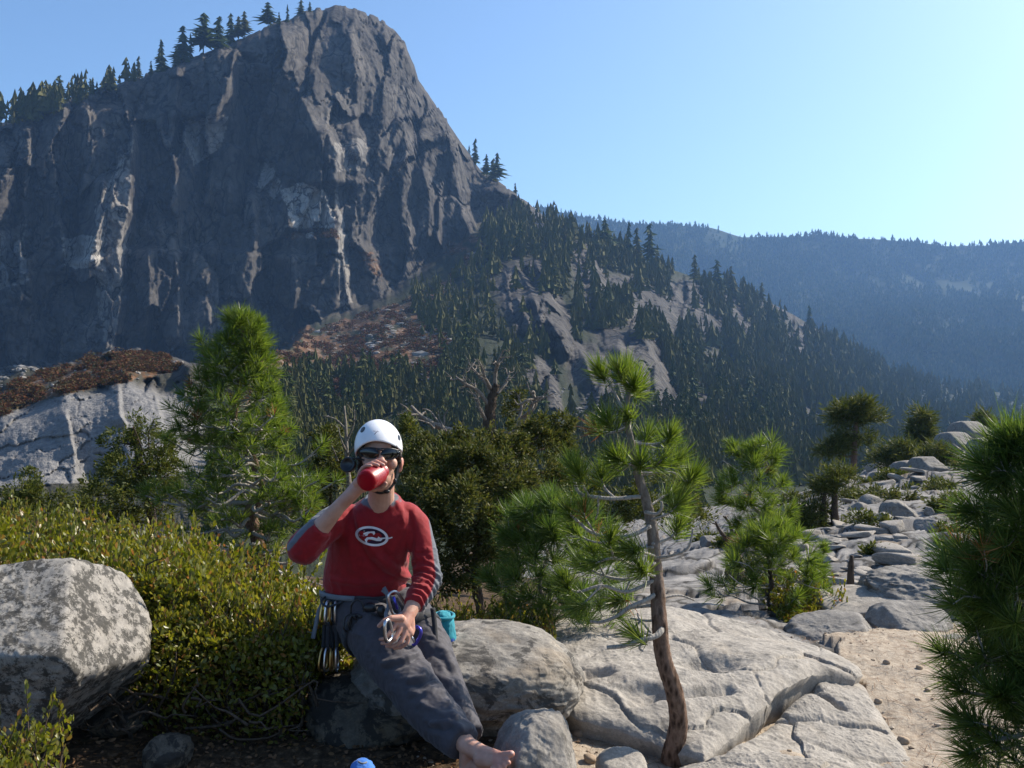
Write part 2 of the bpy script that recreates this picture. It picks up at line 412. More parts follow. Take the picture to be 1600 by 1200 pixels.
TREE_ZONES = [  # polygon, trees wanted, height range
    ([(750, 362), (800, 345), (850, 345), (900, 372), (1010, 412), (1190, 470), (1300, 532), (1420, 590), (1420, 760), (1050, 760), (1060, 640), (1030, 540), (960, 520), (900, 540), (880, 480), (830, 440), (780, 420)], 6600, (8, 16)),
    ([(1300, 540), (1420, 592), (1520, 612), (1640, 622), (1640, 760), (1150, 760), (1150, 620)], 3600, (10, 17)),
    ([(400, 640), (480, 590), (560, 590), (640, 600), (700, 570), (860, 560), (900, 640), (1050, 650), (1050, 740), (330, 740)], 1600, (7, 15)),
    ([(320, 752), (420, 735), (700, 730), (1100, 735), (1100, 840), (320, 840)], 900, (4, 9)),
    ([(640, 470), (760, 400), (860, 470), (860, 560), (700, 570), (660, 530)], 240, (6, 12)),
    ([(0, 178), (60, 165), (220, 118), (225, 124), (60, 190), (0, 200)], 150, (7, 13)),
]
NO_TREE = [[(895, 380), (930, 385), (950, 480), (930, 500), (880, 470)], [(935, 420), (1015, 440), (1065, 525), (1060, 545), (1000, 500), (950, 470)], [(1040, 440), (1075, 430), (1135, 530), (1100, 540)], [(1080, 540), (1150, 555), (1155, 600), (1110, 590)],
           [(1180, 455), (1240, 465), (1262, 555), (1235, 550)], [(900, 520), (985, 515), (1045, 600), (1045, 645), (860, 650), (820, 600)], [(780, 455), (870, 470), (880, 530), (850, 545), (770, 520)], [(1120, 460), (1150, 470), (1182, 538), (1160, 535)]]
_rr = random.Random(5)
for _ in range(26):
    _x = _rr.uniform(790, 1270); _y = np.interp(_x, [790, 1000, 1270], [330, 440, 520]) + _rr.uniform(10, 150); _l = _rr.uniform(25, 75)
    STEPS.append(([(_x, _y), (_x + _l * .38, _y + _l * .6), (_x + _l * .62, _y + _l * 1.25)], _rr.uniform(5, 12), _rr.uniform(16, 50), _rr.uniform(6, 14)))
_fore = rbf([(a / 100, b / 100) for a, b, _ in FORE], [math.log(c) for *_, c in FORE], 0.002)
_cliff = rbf([(a / 100, b / 100) for a, b, _ in CLIFF], [math.log(c) for *_, c in CLIFF], 0.002)

def inline(line, px, py, fade=14):
    y0, y1 = line[0][1], line[-1][1]
    return px - polyx(line, py), sstep(y0 - fade, y0 + fade * 0.4, py) * (1 - sstep(y1 - fade * 0.4, y1 + fade, py))

def m_depth(px, py):
    """distance of the mountain's surface seen at (px,py), with a mask of bare rock"""
    b = np.interp(px, [q[0] for q in BOUND], [q[1] for q in BOUND]); b = b + 3.5 * vn(np.stack([px / 9, px * 0, px * 0], -1), 4)
    wid = np.interp(px, [0, 440, 520, 900], [2.0, 2.5, 14, 20])
    k = sstep(-wid, wid, py - b)
    D = np.exp(_cliff(px / 100, py / 100) * (1 - k) + _fore(px / 100, py / 100) * k)
    rock = (1 - k) * (px < 800)
    off = np.zeros(px.shape)
    q = np.stack([px / 70, py / 70, 0 * px], -1)
    wob = 7 * fbm(q, 4, 51)
    for line, A, wl, wr in STEPS:
        if line[0][1] > 290 and line[0][0] > 780: A *= 1.6; wl *= 1.4
        s, f = inline(line, px + wob, py)
        prof = np.where(s < 0, np.clip(1 + s / wl, 0, 1) ** 1.6, np.clip(1 - s / wr, 0, 1))
        off -= A * prof * f
        if line[0][1] > 290: rock = np.maximum(rock, f * sstep(-wl * 0.8, -wl * 0.35, s) * (1 - sstep(wr, wr + 6, s)))
    for line, A, w in GROOVES:
        s, f = inline(line, px + wob, py)
        prof = np.where(s < 0, np.clip(1 + s / 14, 0, 1), np.clip(1 - s / w, 0, 1))
        off += A * prof * f
    # ledge across the lower wall
    led = 392 + 10 * vn(np.stack([px / 40, 0 * px, 0 * px], -1), 9) + 22 * sstep(260, 60, px)
    off -= 7 * sstep(-5, 5, py - led) * (px < 530) * (1 - k)
    off += (-5 * sstep(362, 368, py)) * sstep(448, 456, px) * sstep(550, 535, px) * (1 - k)
    # left slab (near, below the brush): broken in courses
    slab = pip(px, py, [(-260, 780), (-260, 668), (0, 646), (70, 625), (160, 602), (280, 575), (330, 572), (330, 740)])
    sl = slab * sstep(135, 125, D)
    rock = np.maximum(rock, sl)
    # roughness: tall vertical folds on the wall, blocks elsewhere
    qv = np.stack([px / 26, py / 75, 0 * px], -1); qf = np.stack([px / 9, py / 14, 0 * px], -1); qb = np.stack([px / 40, py / 40, 0 * px], -1)
    D1 = D / 550
    amp = rock * (1 - sl)
    rgt = 0.45 + 0.25 * sstep(480, 560, px + 0.1 * (py - 200))
    off += amp * rgt * (2.0 * fbm(qv, 4, 3, 0.5, True) + 1.0 * fbm(qf, 4, 8) + 0.8 * fbm(qf * 2.7, 3, 12))
    ca, cb, cc, edge, ox, oy = cells((px + 0.4 * py) / 22 + 0.6 * fbm(qf, 2, 4), (py - 0.5 * px) / 34 + 0.5 * fbm(qf, 2, 5), 3)
    off += amp * rgt * ((ca - 0.5) * 5.5 + ox * (cb - 0.42) * 10 + oy * (cc - 0.5) * 6 + 1.2 * sstep(.06, 0, edge))
    ca, cb, cc, edge, ox, oy = cells((px + 0.25 * py) / 64 + 0.35 * fbm(qv, 2, 14), (py - 0.3 * px) / 120 + 0.3 * fbm(qv, 2, 15), 13)
    off += amp * ((ca - 0.5) * 13.0 + ox * (cb - 0.5) * 46 + oy * (cc - 0.5) * 26 + 4.5 * sstep(.035, 0, edge) * (cb > .3))
    ca, cb, cc, edge, ox, oy = cells(px / 9, py / 13, 8)
    off += amp * (.5 + .5 * rgt) * ((ca - 0.5) * 1.7 + ox * (cb - 0.42) * 4.2 + oy * (cc - .5) * 2)
    off += (1 - rock) * k * (9 * D1 * fbm(qb, 4, 6) + 4.0 * D1 * fbm(qf, 3, 7, .5, True))
    u = px * 0.97 + py * 0.25; w = py * 0.97 + px * 0.22 + 14 * fbm(q * 0.8, 3, 19)
    ca, cb, cc, edge, ox, oy = cells(u / 95 + 0.5 * fbm(q, 3, 71), w / 26 + 0.6 * fbm(q * 2, 3, 72), 21)
    off += sl * ((ca - 0.5) * 0.9 + oy * (cb - 0.5) * 1.2 + 0.25 * fbm(qf * 1.6, 4, 33) + 0.55 * sstep(0.05, 0.0, edge) * (cc > 0.4))
    return np.maximum(D + off, 40), rock, k, sl

BRUSH = [[(380, 575), (420, 552), (480, 508), (505, 520), (480, 575), (430, 640), (380, 640)], [(-260, 680), (-260, 610), (0, 604), (60, 583), (150, 557), (232, 548), (286, 566), (276, 580), (190, 598), (90, 616), (0, 650)],
         [(488, 520), (560, 492), (620, 476), (700, 435), (745, 380), (770, 382), (720, 420), (690, 470), (700, 530), (690, 590), (620, 590), (560, 640), (470, 700), (430, 640), (500, 580)],
         [(448, 372), (470, 360), (520, 358), (528, 372), (500, 372)], [(560, 400), (580, 392), (600, 420), (594, 440)], [(690, 385), (750, 368), (752, 384), (700, 402)]]
SCARS_AND_SUNLIT = [([(440, 295), (470, 286), (510, 296), (522, 340), (520, 366), (480, 372), (455, 350)], 0.9), ([(95, 372), (150, 368), (162, 412), (120, 420), (100, 415)], 0.9), ([(282, 190), (360, 180), (345, 230), (300, 262)], 0.45), ([(416, 250), (440, 290), (432, 310), (402, 290)], 0.5), ([(0, 360), (40, 350), (44, 440), (0, 450)], 0.3),
         ([(520, 225), (575, 215), (570, 265), (525, 270)], 0.35), ([(150, 320), (205, 220), (204, 330), (176, 550), (160, 550), (150, 420)], 0.35), ([(525, 300), (530, 480), (548, 480), (545, 390)], 0.45)]  # the tall left buttress strip paints in part of its facet's sunlight

def make_mountain():
    U = np.concatenate([np.arange(-260, 1000, 2.1), np.arange(1000, 1700, 2.6), np.arange(1700, 1900, 8)])
    S = np.interp(U, [q[0] for q in SKY_M], [q[1] for q in SKY_M])
    S = S + (4.0 * fbm(np.stack([U / 22, U * 0, U * 0], -1), 4, 2) + 5.0 * (cells(U / 13, U * 0, 3)[0] - .5)) * (U < 900)
    nr = 400
    t = (np.arange(nr) / (nr - 1)) ** 1.08
    PX = np.repeat(U[None], nr, 0); PY = S[None] + (930 - S[None]) * t[:, None]
    D, rock, k, sl = m_depth(PX, PY)
    D = np.where(PX < 860, D + 26 * np.exp(-(PY - S[None]) / 6.0), D)   # the rim leans back
    Vf = PV(PX, PY, D)
    # the hidden back side
    back = []
    top = Vf[0]
    for j, (dy, dz) in enumerate([(400, -260), (250, -120), (140, -50), (70, -16), (25, -3)]):
        b = top.copy(); b[:, 1] += dy; b[:, 0] *= (top[:, 1] + dy) / top[:, 1]; b[:, 2] += dz; b[:, 2] = np.maximum(b[:, 2], -120); back.append(b)
    nb = len(back)
    V = np.concatenate([np.stack(back), Vf], 0)
    pad = lambda a, v: np.concatenate([np.full((nb, a.shape[1]), v), a], 0)
    veg = np.zeros(PX.shape); wob = 7 * fbm(np.stack([PX / 18, PY / 18, 0 * PX], -1), 3, 61)
    for poly in BRUSH: veg = np.maximum(veg, pip(PX + 1.6 * wob, PY + wob, poly))
    veg = veg * sstep(-.38, .05, fbm(np.stack([PX / 13, PY / 8, 0 * PX], -1), 4, 66))
    scar_sunlit = np.zeros(PX.shape)
    for poly, a in SCARS_AND_SUNLIT: scar_sunlit = np.maximum(scar_sunlit, a * pip(PX + wob, PY - wob, poly))
    forest = (1 - rock) * (1 - veg) * k * (PX > 330)
    R_, C_ = V.shape[:2]
    i, j = np.meshgrid(np.arange(R_ - 1), np.arange(C_ - 1), indexing='ij')
    Q = np.stack([i * C_ + j, (i + 1) * C_ + j, (i + 1) * C_ + j + 1, i * C_ + j + 1], -1).reshape(-1, 4)
    me = fast_mesh('mountain', V.reshape(-1, 3), Q, True, dict(rock=pad(rock, 0.0).ravel(), veg=pad(veg, 0.0).ravel(), scar_sunlit=pad(scar_sunlit, 0.0).ravel(), forest=pad(forest, 1.0).ravel(), near=pad(sl, 0.0).ravel()))
    m, nt, out = mat('mountain_rock'); n = N(nt); v = n.coord()
    st = n.noise(n.coord((0.16, 0.16, 0.016)), 1.0, 6, 0.65, 0.3); bl = n.noise(v, 0.035, 6, 0.6); fi = n.noise(v, 0.5, 5, 0.7)
    c = n.ramp(bl, [(0.32, (0.042, 0.037, 0.032)), (0.5, (.095, .085, .075)), (0.7, (0.17, 0.152, 0.132))])
    c = n.mix(n.math('MULTIPLY', n.ramp(st, [(0.40, 1.0), (0.60, 0.0)]), 0.75), c, (0.038, 0.034, 0.031))
    c = n.mix(n.math('MULTIPLY', n.ramp(fi, [(0.3, 1.0), (0.6, 0.0)]), 0.5), c, (0.10, 0.10, 0.10))
    c = n.mix(n.math('MULTIPLY', n.attr('scar_sunlit'), n.ramp(fi, [(0.25, 0.4), (0.6, 1.0)])), c, (0.46, 0.43, 0.39))
    dv = n.new('ShaderNodeVectorMath'); dv.operation = 'ADD'; wn = nt.nodes.new('ShaderNodeTexNoise'); wn.inputs['Scale'].default_value = .05; wn.inputs['Detail'].default_value = 5; n.lk(v, wn.inputs['Vector'])
    sc2 = n.new('ShaderNodeVectorMath'); sc2.operation = 'SCALE'; sc2.inputs[3].default_value = 26.0; n.lk(wn.outputs['Color'], sc2.inputs[0]); n.lk(v, dv.inputs[0]); n.lk(sc2.outputs[0], dv.inputs[1])
    mp2 = nt.nodes.new('ShaderNodeMapping'); mp2.inputs['Scale'].default_value = (.055, .055, .018); n.lk(dv.outputs[0], mp2.inputs['Vector'])
    ck = n.voro(mp2.outputs[0], 1.0, 'DISTANCE_TO_EDGE'); mp3 = nt.nodes.new('ShaderNodeMapping'); mp3.inputs['Scale'].default_value = (.16, .16, .09); n.lk(dv.outputs[0], mp3.inputs['Vector']); ck2 = n.voro(mp3.outputs[0], 1.0, 'DISTANCE_TO_EDGE')
    c = n.mix(n.math('MULTIPLY', n.ramp(ck, [(.012, 1.0), (.04, 0.0)]), .8), c, (.016, .016, .018)); c = n.mix(n.math('MULTIPLY', n.ramp(ck2, [(.02, 1.0), (.06, 0.0)]), .5), c, (.022, .022, .024))
    ns = n.noise(v, 0.35, 6, 0.7); ns2 = n.noise(n.coord((1, 1, 3.0)), 0.9, 6, 0.65)
    c = n.mix(n.attr('near'), c, n.mix(n.ramp(ns2, [(0.38, 0.0), (0.6, 1.0)]), (0.14, 0.138, 0.14), n.mix(ns, (0.16, 0.156, 0.152), (0.26, 0.248, 0.235))))
    soil = n.ramp(n.noise(v, 0.12, 6, 0.7), [(0.35, (0.025, 0.028, 0.018)), (0.55, (0.055, 0.052, 0.040)), (0.76, (0.12, 0.105, 0.09))])
    c = n.mix(n.math('MULTIPLY', n.math('SUBTRACT', 1.0, n.attr('rock')), 1.0), c, soil)
    br = n.ramp(n.noise(v, 0.28, 6, 0.75), [(0.34, (0.035, 0.045, 0.018)), (0.44, (0.085, 0.045, 0.02)), (0.54, (0.13, 0.065, 0.032)), (0.62, (0.20, 0.18, 0.155))])
    c = n.mix(n.attr('veg'), c, br)
    c = n.mix(n.math('MULTIPLY', n.attr('forest'), 0.75), c, (0.022, 0.030, 0.014))
    h = n.math('ADD', n.math('MULTIPLY', fi, 1.0), n.math('MULTIPLY', st, 1.2))
    n.lk(n.principled(c, 0.92, n.bump(h, 0.55, 1.6), 0.1), out.inputs[0])
    tag(link('mountain', me, m), kind='structure')

# ================================================================ far hills
SKY_H = [(500, 330), (760, 326), (860, 328), (900, 337), (945, 346), (1000, 352), (1060, 353), (1110, 357), (1160, 370), (1230, 371), (1290, 366), (1340, 373), (1400, 377), (1470, 384), (1540, 384), (1600, 377), (1800, 362), (2300, 350)]
def h_depth(px, py):
    S = np.interp(px, [q[0] for q in SKY_H], [q[1] for q in SKY_H])
    t = np.clip((640 - py) / (640 - S), 0, 1)
    D = 1250 + 1350 * t ** 1.2
    qx = np.stack([px / 150 + 0.4 * t, t * 2.2, 0 * px], -1)
    D = D + 520 * t * (1 - t) * 2 * fbm(qx, 3, 5, 0.5, True) + 120 * t * (1.02 - t) * fbm(qx * 3.1, 3, 15)
    D = D - 420 * sstep(0.72, 0.8, t + 0.10 * vn(np.stack([px / 160, 0 * px, 0 * px], -1), 3)) * 0.0
    return D, t
def make_hills():
    U = np.arange(500, 2300, 6.0); nr = 110
    S = np.interp(U, [q[0] for q in SKY_H], [q[1] for q in SKY_H]) + 2.2 * fbm(np.stack([U / 40, U * 0, U * 0], -1), 3, 22)
    t = np.arange(nr) / (nr - 1)
    PX = np.repeat(U[None], nr, 0); PY = S[None] + (660 - S[None]) * t[:, None]
    D, _ = h_depth(PX, PY)
    V = PV(PX, PY, D)
    bk = V[0].copy(); bk[:, 1] += 700; bk[:, 2] -= 300
    V = np.concatenate([bk[None], V], 0); R_, C_ = V.shape[:2]
    i, j = np.meshgrid(np.arange(R_ - 1), np.arange(C_ - 1), indexing='ij')
    Q = np.stack([i * C_ + j, (i + 1) * C_ + j, (i + 1) * C_ + j + 1, i * C_ + j + 1], -1).reshape(-1, 4)
    m, nt, out = mat('hill_soil'); n = N(nt); v = n.coord()
    c = n.ramp(n.noise(v, 0.012, 6, 0.7), [(0.35, (0.022, 0.032, 0.014)), (0.6, (0.04, 0.048, 0.022)), (0.78, (0.12, 0.10, 0.07))])
    n.lk(n.principled(c, 0.95, None, 0.05), out.inputs[0])
    tag(link('hills', fast_mesh('hills', V.reshape(-1, 3), Q, True), m), kind='structure')

# ================================================================ conifers
def conifer_arrays(tiers, pts, seed, rad=0.19, gap=0.10, lean=0.0):
    """a conifer 1 m tall: drooping ragged skirts round a trunk"""
    rg = np.random.default_rng(seed); V = []; T = []; n = 0
    for i in range(tiers):
        f = i / tiers; z = gap + (1 - gap) * f; r = rad * (1 - f) ** 0.8 * rg.choice([.45, .8, 1.0, 1.1, 1.3]) + 0.012
        ap = min(1.0, z + (1 - gap) / tiers * rg.uniform(1.4, 2.2)); off = rg.normal(0, 0.02, 2) + lean * f
        a = np.arange(pts * 2) / (pts * 2) * 2 * math.pi + rg.uniform(0, 6)
        rr = r * np.where(np.arange(pts * 2) % 2, rg.uniform(0.55, 1.35, pts * 2), rg.uniform(0.25, 0.5, pts * 2))
        zz = z + np.where(np.arange(pts * 2) % 2, rg.uniform(-0.035, 0.01, pts * 2), rg.uniform(0.0, 0.03, pts * 2))
        ring = np.stack([rr * np.cos(a) + off[0], rr * np.sin(a) + off[1], zz], -1)
        V.append(np.concatenate([ring, [[off[0] * 0.5, off[1] * 0.5, ap]]]))
        for k in range(pts * 2): T.append((n + k, n + (k + 1) % (pts * 2), n + pts * 2))
        n += pts * 2 + 1
    w = 0.014
    tr = np.array([[w, 0, -0.03], [-w / 2, w, -0.03], [-w / 2, -w, -0.03], [0, 0, 0.95]])
    V.append(tr); T += [(n, n + 1, n + 3), (n + 1, n + 2, n + 3), (n + 2, n, n + 3)]
    return np.concatenate(V), np.array(T)

def scatter_mesh(protos, pos, hgt, rot, pick, wid):
    """many trees in one mesh"""
    VV = []; TT = []; n = 0
    for k, (V, T) in enumerate(protos):
        m = np.where(pick == k)[0]
        if not len(m): continue
        c, s = np.cos(rot[m]), np.sin(rot[m])
        x = V[None, :, 0] * c[:, None] - V[None, :, 1] * s[:, None]; y = V[None, :, 0] * s[:, None] + V[None, :, 1] * c[:, None]
        W = np.stack([x * (hgt[m] * wid[m])[:, None], y * (hgt[m] * wid[m])[:, None], V[None, :, 2] * hgt[m][:, None]], -1) + pos[m][:, None, :]
        Tm = T[None] + (np.arange(len(m)) * len(V))[:, None, None] + n
        VV.append(W.reshape(-1, 3)); TT.append(Tm.reshape(-1, 3)); n += len(m) * len(V)
    return np.concatenate(VV), np.concatenate(TT)

SKYLINE_TREES = [  # px of trunk, py of base, height px, label
    (93, 152, 36, 'pointed fir left of the notch on the low left skyline'), (112, 146, 26, 'short fir right beside the pointed one on the left skyline'), (141, 142, 20, 'small lone fir on bare left rim of the cliff'),
    (216, 120, 34, 'dark bushy fir where the rim starts to steepen'), (236, 116, 22, 'low fir between two taller ones on the steepening rim'), (252, 112, 52, 'slim spire fir rising highest over the left rim'), (275, 102, 30, 'low dark fir left of the feathery tall pine'),
    (286, 98, 60, 'feathery tall pine standing on the rim above the wall'), (298, 94, 44, 'dense fir close to the right of the feathery pine'), (318, 82, 64, 'broad crowned tall pine, biggest on the rim'), (341, 74, 50, 'olive full pine right of the biggest rim pine'),
    (360, 66, 48, 'slender spire fir first of three right of the broad pine'), (373, 62, 38, 'middle and shortest of three slender rim firs'), (382, 56, 40, 'slender fir third of three before the lone round pine'), (419, 40, 38, 'round topped pine standing alone near the summit'), (436, 34, 16, 'tiny fir just right of the round topped pine'), (449, 30, 24, 'thin small fir halfway between round pine and summit'),
    (470, 22, 26, 'thin bare conifer nearest the summit'), (484, 16, 14, 'stubby little conifer at the left shoulder of the summit'), (742, 255, 40, 'slim tall fir on the right shoulder below the wall'), (733, 244, 18, 'small fir leaning by the slim tall one on the right shoulder'), (760, 274, 34, 'left fir of the pair on the right shoulder'), (777, 285, 48, 'taller fir of the pair on the right shoulder'), (770, 282, 36, 'fir squeezed between the pair on the right shoulder'), (805, 303, 18, 'low fir below the pair on the right shoulder'),
    (1015, 415, 68, 'tallest dark fir on the crest of the wooded spur'), (982, 405, 60, 'tall fir left of the tallest one on the spur crest'), (995, 410, 56, 'fir between the two tallest on the spur crest'), (1027, 420, 40, 'shorter fir right beside the tallest on the spur crest'), (945, 392, 52, 'dark fir on the crest above the pale rock fin'),
    (1120, 452, 48, 'twin fir, left one, standing out on the lower crest'), (1142, 458, 44, 'twin fir, right one, standing out on the lower crest'), (1085, 436, 40, 'small fir left of the twin firs on the crest'), (1190, 470, 30, 'fir just above the dark rounded outcrop'), (1265, 510, 34, 'fir at the lower end of the spur crest')]
def make_forest():
    hi = [conifer_arrays(15, 9, s, r, g) for s, r, g in ((1, .17, .08), (2, .20, .14), (3, .25, .20), (4, .13, .05), (5, .30, .28))]
    lo = [conifer_arrays(5, 5, s, r, g) for s, r, g in ((11, .18, .06), (12, .22, .08), (13, .25, .10), (14, .16, .04))]
    cm = leafmat('conifer_needles', [(0.026, 0.044, 0.010), (0.046, 0.070, 0.014), (0.068, 0.092, 0.018), (0.092, 0.104, 0.024)], 0.2, 0.7, 0.1, clump=.9, cscale=.05, alt=(.115, .105, .03))
    data = [fast_mesh('conifer', V, T, False) for V, T in hi]
    for d in data: d.materials.append(cm)
    def put(px, py, hp, label, group, k=None, D=None):
        if D is None: D = float(m_depth(np.array([px * 1.0]), np.array([py * 1.0]))[0][0])
        o = bpy.data.objects.new('conifer_tree', data[random.randrange(5) if k is None else k]); COL.objects.link(o)
        h = hp * D / F_PX; o.location = P(px, py, D) - np.array([0, 0, 0.02 * h]); o.scale = (h * (1.5 if label.startswith(('broad', 'round', 'olive full', 'feathery')) else random.uniform(.85, 1.2)),) * 2 + (h,); o.rotation_euler = (0, 0, random.uniform(0, 6.28))
        tag(o, label, 'conifer tree', group)
    for px, py, hp, lb in SKYLINE_TREES:
        k = 4 if lb.startswith(('broad', 'round')) else None
        D = float(m_depth(np.array([px * 1.0]), np.array([py + 6.0]))[0][0]) + (16 if px < 860 else 0)
        put(px, py + 5, hp + 5, lb, 'conifers standing out on the skyline', k, D)
    px, py, hh, zz = [], [], [], []
    for z, (poly, cnt, hr) in enumerate(TREE_ZONES):
        xs = [q[0] for q in poly]; ys = [q[1] for q in poly]; got = 0
        while got < cnt:
            x = RNG.uniform(min(xs), max(xs), 4000); y = RNG.uniform(min(ys), max(ys), 4000)
            ok = pip(x, y, poly); dens = 0.5 + 1.15 * fbm(np.stack([x / 38, y / 30, 0 * x], -1), 4, 71)
            ok &= RNG.uniform(0, 1, 4000) < dens
            for np_ in NO_TREE: ok &= ~(pip(x, y, np_) & (RNG.uniform(0, 1, 4000) < 0.93))
            x = x[ok][:cnt - got]; y = y[ok][:cnt - got]
            px.append(x); py.append(y); hh.append(RNG.uniform(hr[0], hr[1], len(x)) * RNG.choice([0.4, 0.6, 0.85, 1.0, 1.2, 1.35], len(x))); zz.append(np.full(len(x), z)); got += len(x)
    px, py, hh, zz = map(np.concatenate, (px, py, hh, zz))
    D, rock, k, sl = m_depth(px, py)
    hh = np.minimum(hh, RNG.uniform(34, 56, len(hh)) * D / F_PX)
    hpix = hh / D * F_PX
    vis = (py < 700) & (py > 150) & (px > 0) & (px < 1600)
    order = np.argsort(-(hpix * vis)); big = order[:250]; rest = order[250:]
    LAB = {0: 'dark conifer on the wooded flank of the spur', 1: 'dark conifer in the forest on the valley floor', 2: 'dark conifer in the woods below the talus slope', 3: 'young dark conifer low in the gully behind the junipers', 4: 'small dark conifer on the talus under the wall', 5: 'dark conifer in the wood on the left end of the rim'}
    GRP = {0: 'conifers on the spur', 1: 'conifers on the valley floor', 2: 'conifers below the talus', 3: 'conifers in the gully', 4: 'conifers on the talus', 5: 'conifers on the left rim'}
    for i in big: put(px[i], py[i], hpix[i], LAB[int(zz[i])], GRP[int(zz[i])], None, float(D[i]))
    pos = PV(px[rest], py[rest], D[rest]); nn = len(rest)
    V, T = scatter_mesh(lo, pos, hh[rest], RNG.uniform(0, 6.28, nn), RNG.integers(0, 4, nn), RNG.uniform(.85, 1.25, nn))
    tag(link('forest', fast_mesh('forest', V, T, False), cm), kind='stuff')
    # far hillside wood
    n = 26000
    x = RNG.uniform(820, 1700, n * 2); t = RNG.uniform(0, 1, n * 2) ** 1.0
    S = np.interp(x, [q[0] for q in SKY_H], [q[1] for q in SKY_H]); y = S + (632 - S) * t + 1.0
    ok = RNG.uniform(0, 1, n * 2) < 0.6 + 1.0 * fbm(np.stack([x / 60, y / 30, 0 * x], -1), 3, 81)
    sk = np.interp(x, [q[0] for q in SKY_M], [q[1] for q in SKY_M]); ok &= y < sk + 25
    x = x[ok][:n]; y = y[ok][:n]; D, _ = h_depth(x, y); n = len(x)
    lo2 = [conifer_arrays(3, 4, s, r, 0.05) for s, r in ((21, .22), (22, .26), (23, .30))]
    V, T = scatter_mesh(lo2, PV(x, y, D), RNG.uniform(9, 17, n) * RNG.choice([.6, 1, 1.3], n), RNG.uniform(0, 6.28, n), RNG.integers(0, 3, n), RNG.uniform(.9, 1.3, n))
    tag(link('hillside_forest', fast_mesh('hillside_forest', V, T, False), cm), kind='stuff')
    # brush on the talus
    xs, ys = [], []
    for poly, cnt in zip(BRUSH, (300, 2600, 2600, 110, 60, 100)):
        a = [q[0] for q in poly]; b = [q[1] for q in poly]
        x = RNG.uniform(max(min(a), -20), max(a), cnt * 3); y = RNG.uniform(min(b), max(b), cnt * 3); ok = pip(x, y, poly) & (fbm(np.stack([x / 16, y / 9, 0 * x], -1), 3, 44) > -0.02)
        xs.append(x[ok][:cnt]); ys.append(y[ok][:cnt])
    x = np.concatenate(xs); y = np.concatenate(ys); D = m_depth(x, y)[0]; n = len(x)
    rg = np.random.default_rng(5); protos = []
    for s in range(4):
        m = 46; d = rg.normal(0, 1, (m, 3)); d[:, 2] = np.abs(d[:, 2]); d /= np.linalg.norm(d, axis=1)[:, None]; c = d * rg.uniform(.55, 1, m)[:, None] * [0.6, 0.6, 0.75]
        a = rg.normal(0, .13, (m, 3, 3)); V = (c[:, None] + a).reshape(-1, 3); protos.append((V, np.arange(m * 3).reshape(-1, 3)))
    V, T = scatter_mesh(protos, PV(x, y, D), RNG.uniform(0.8, 2.2, n) * np.where(D < 250, 0.62, 1.3), RNG.uniform(0, 6.28, n), RNG.integers(0, 4, n), RNG.uniform(.9, 1.6, n))
    xs, ys = [], []
    for poly, cnt in ((BRUSH[2], 1500), ([(560, 520), (640, 500), (700, 520), (720, 600), (640, 640), (560, 620)], 900), ([(0, 575), (30, 570), (90, 578), (60, 592), (0, 606)], 260), ([(860, 600), (1050, 640), (1060, 720), (900, 720)], 500), (BRUSH[1], 300)):
        a = [q[0] for q in poly]; b = [q[1] for q in poly]; x2 = RNG.uniform(max(min(a), -10), max(a), cnt * 3); y2 = RNG.uniform(min(b), max(b), cnt * 3); ok = pip(x2, y2, poly) & (fbm(np.stack([x2 / 12, y2 / 14, 0 * x2], -1), 3, 47) > .02); xs.append(x2[ok][:cnt]); ys.append(y2[ok][:cnt])
    x2 = np.concatenate(xs); y2 = np.concatenate(ys); D2 = m_depth(x2, y2)[0]; n2 = len(x2); rk = []
    for s_ in range(4):
        V_, T_ = ico_dirs(1); rk.append((V_ * np.random.default_rng(s_).uniform(.55, 1.0, (len(V_), 1)) * [.9, .7, .5], T_))
    V2, T2 = scatter_mesh(rk, PV(x2, y2, D2), np.exp(RNG.normal(-.25, .5, n2)) * np.clip(D2 / 330, .5, 1.5), RNG.uniform(0, 6.28, n2), RNG.integers(0, 4, n2), RNG.uniform(.8, 1.5, n2))
    sm_, nt_, out_ = mat('scree_rock'); n_ = N(nt_); n_.lk(n_.principled(n_.ramp(n_.island(), [(0, (.09, .085, .08)), (.6, (.19, .18, .165)), (1, (.30, .28, .26))]), .95, None, .1), out_.inputs[0])
    tag(link('scree', fast_mesh('scree', V2, T2, False), sm_), kind='stuff')
    bm_ = leafmat('autumn_brush', [(0.025, 0.036, 0.014), (0.075, 0.045, 0.020), (0.115, 0.050, 0.024), (0.09, 0.036, 0.020), (0.045, 0.05, 0.02), (0.12, 0.085, 0.04)], 0.15, 0.8, 0.05)
    tag(link('brush', fast_mesh('brush', V, T, False), bm_), kind='stuff')
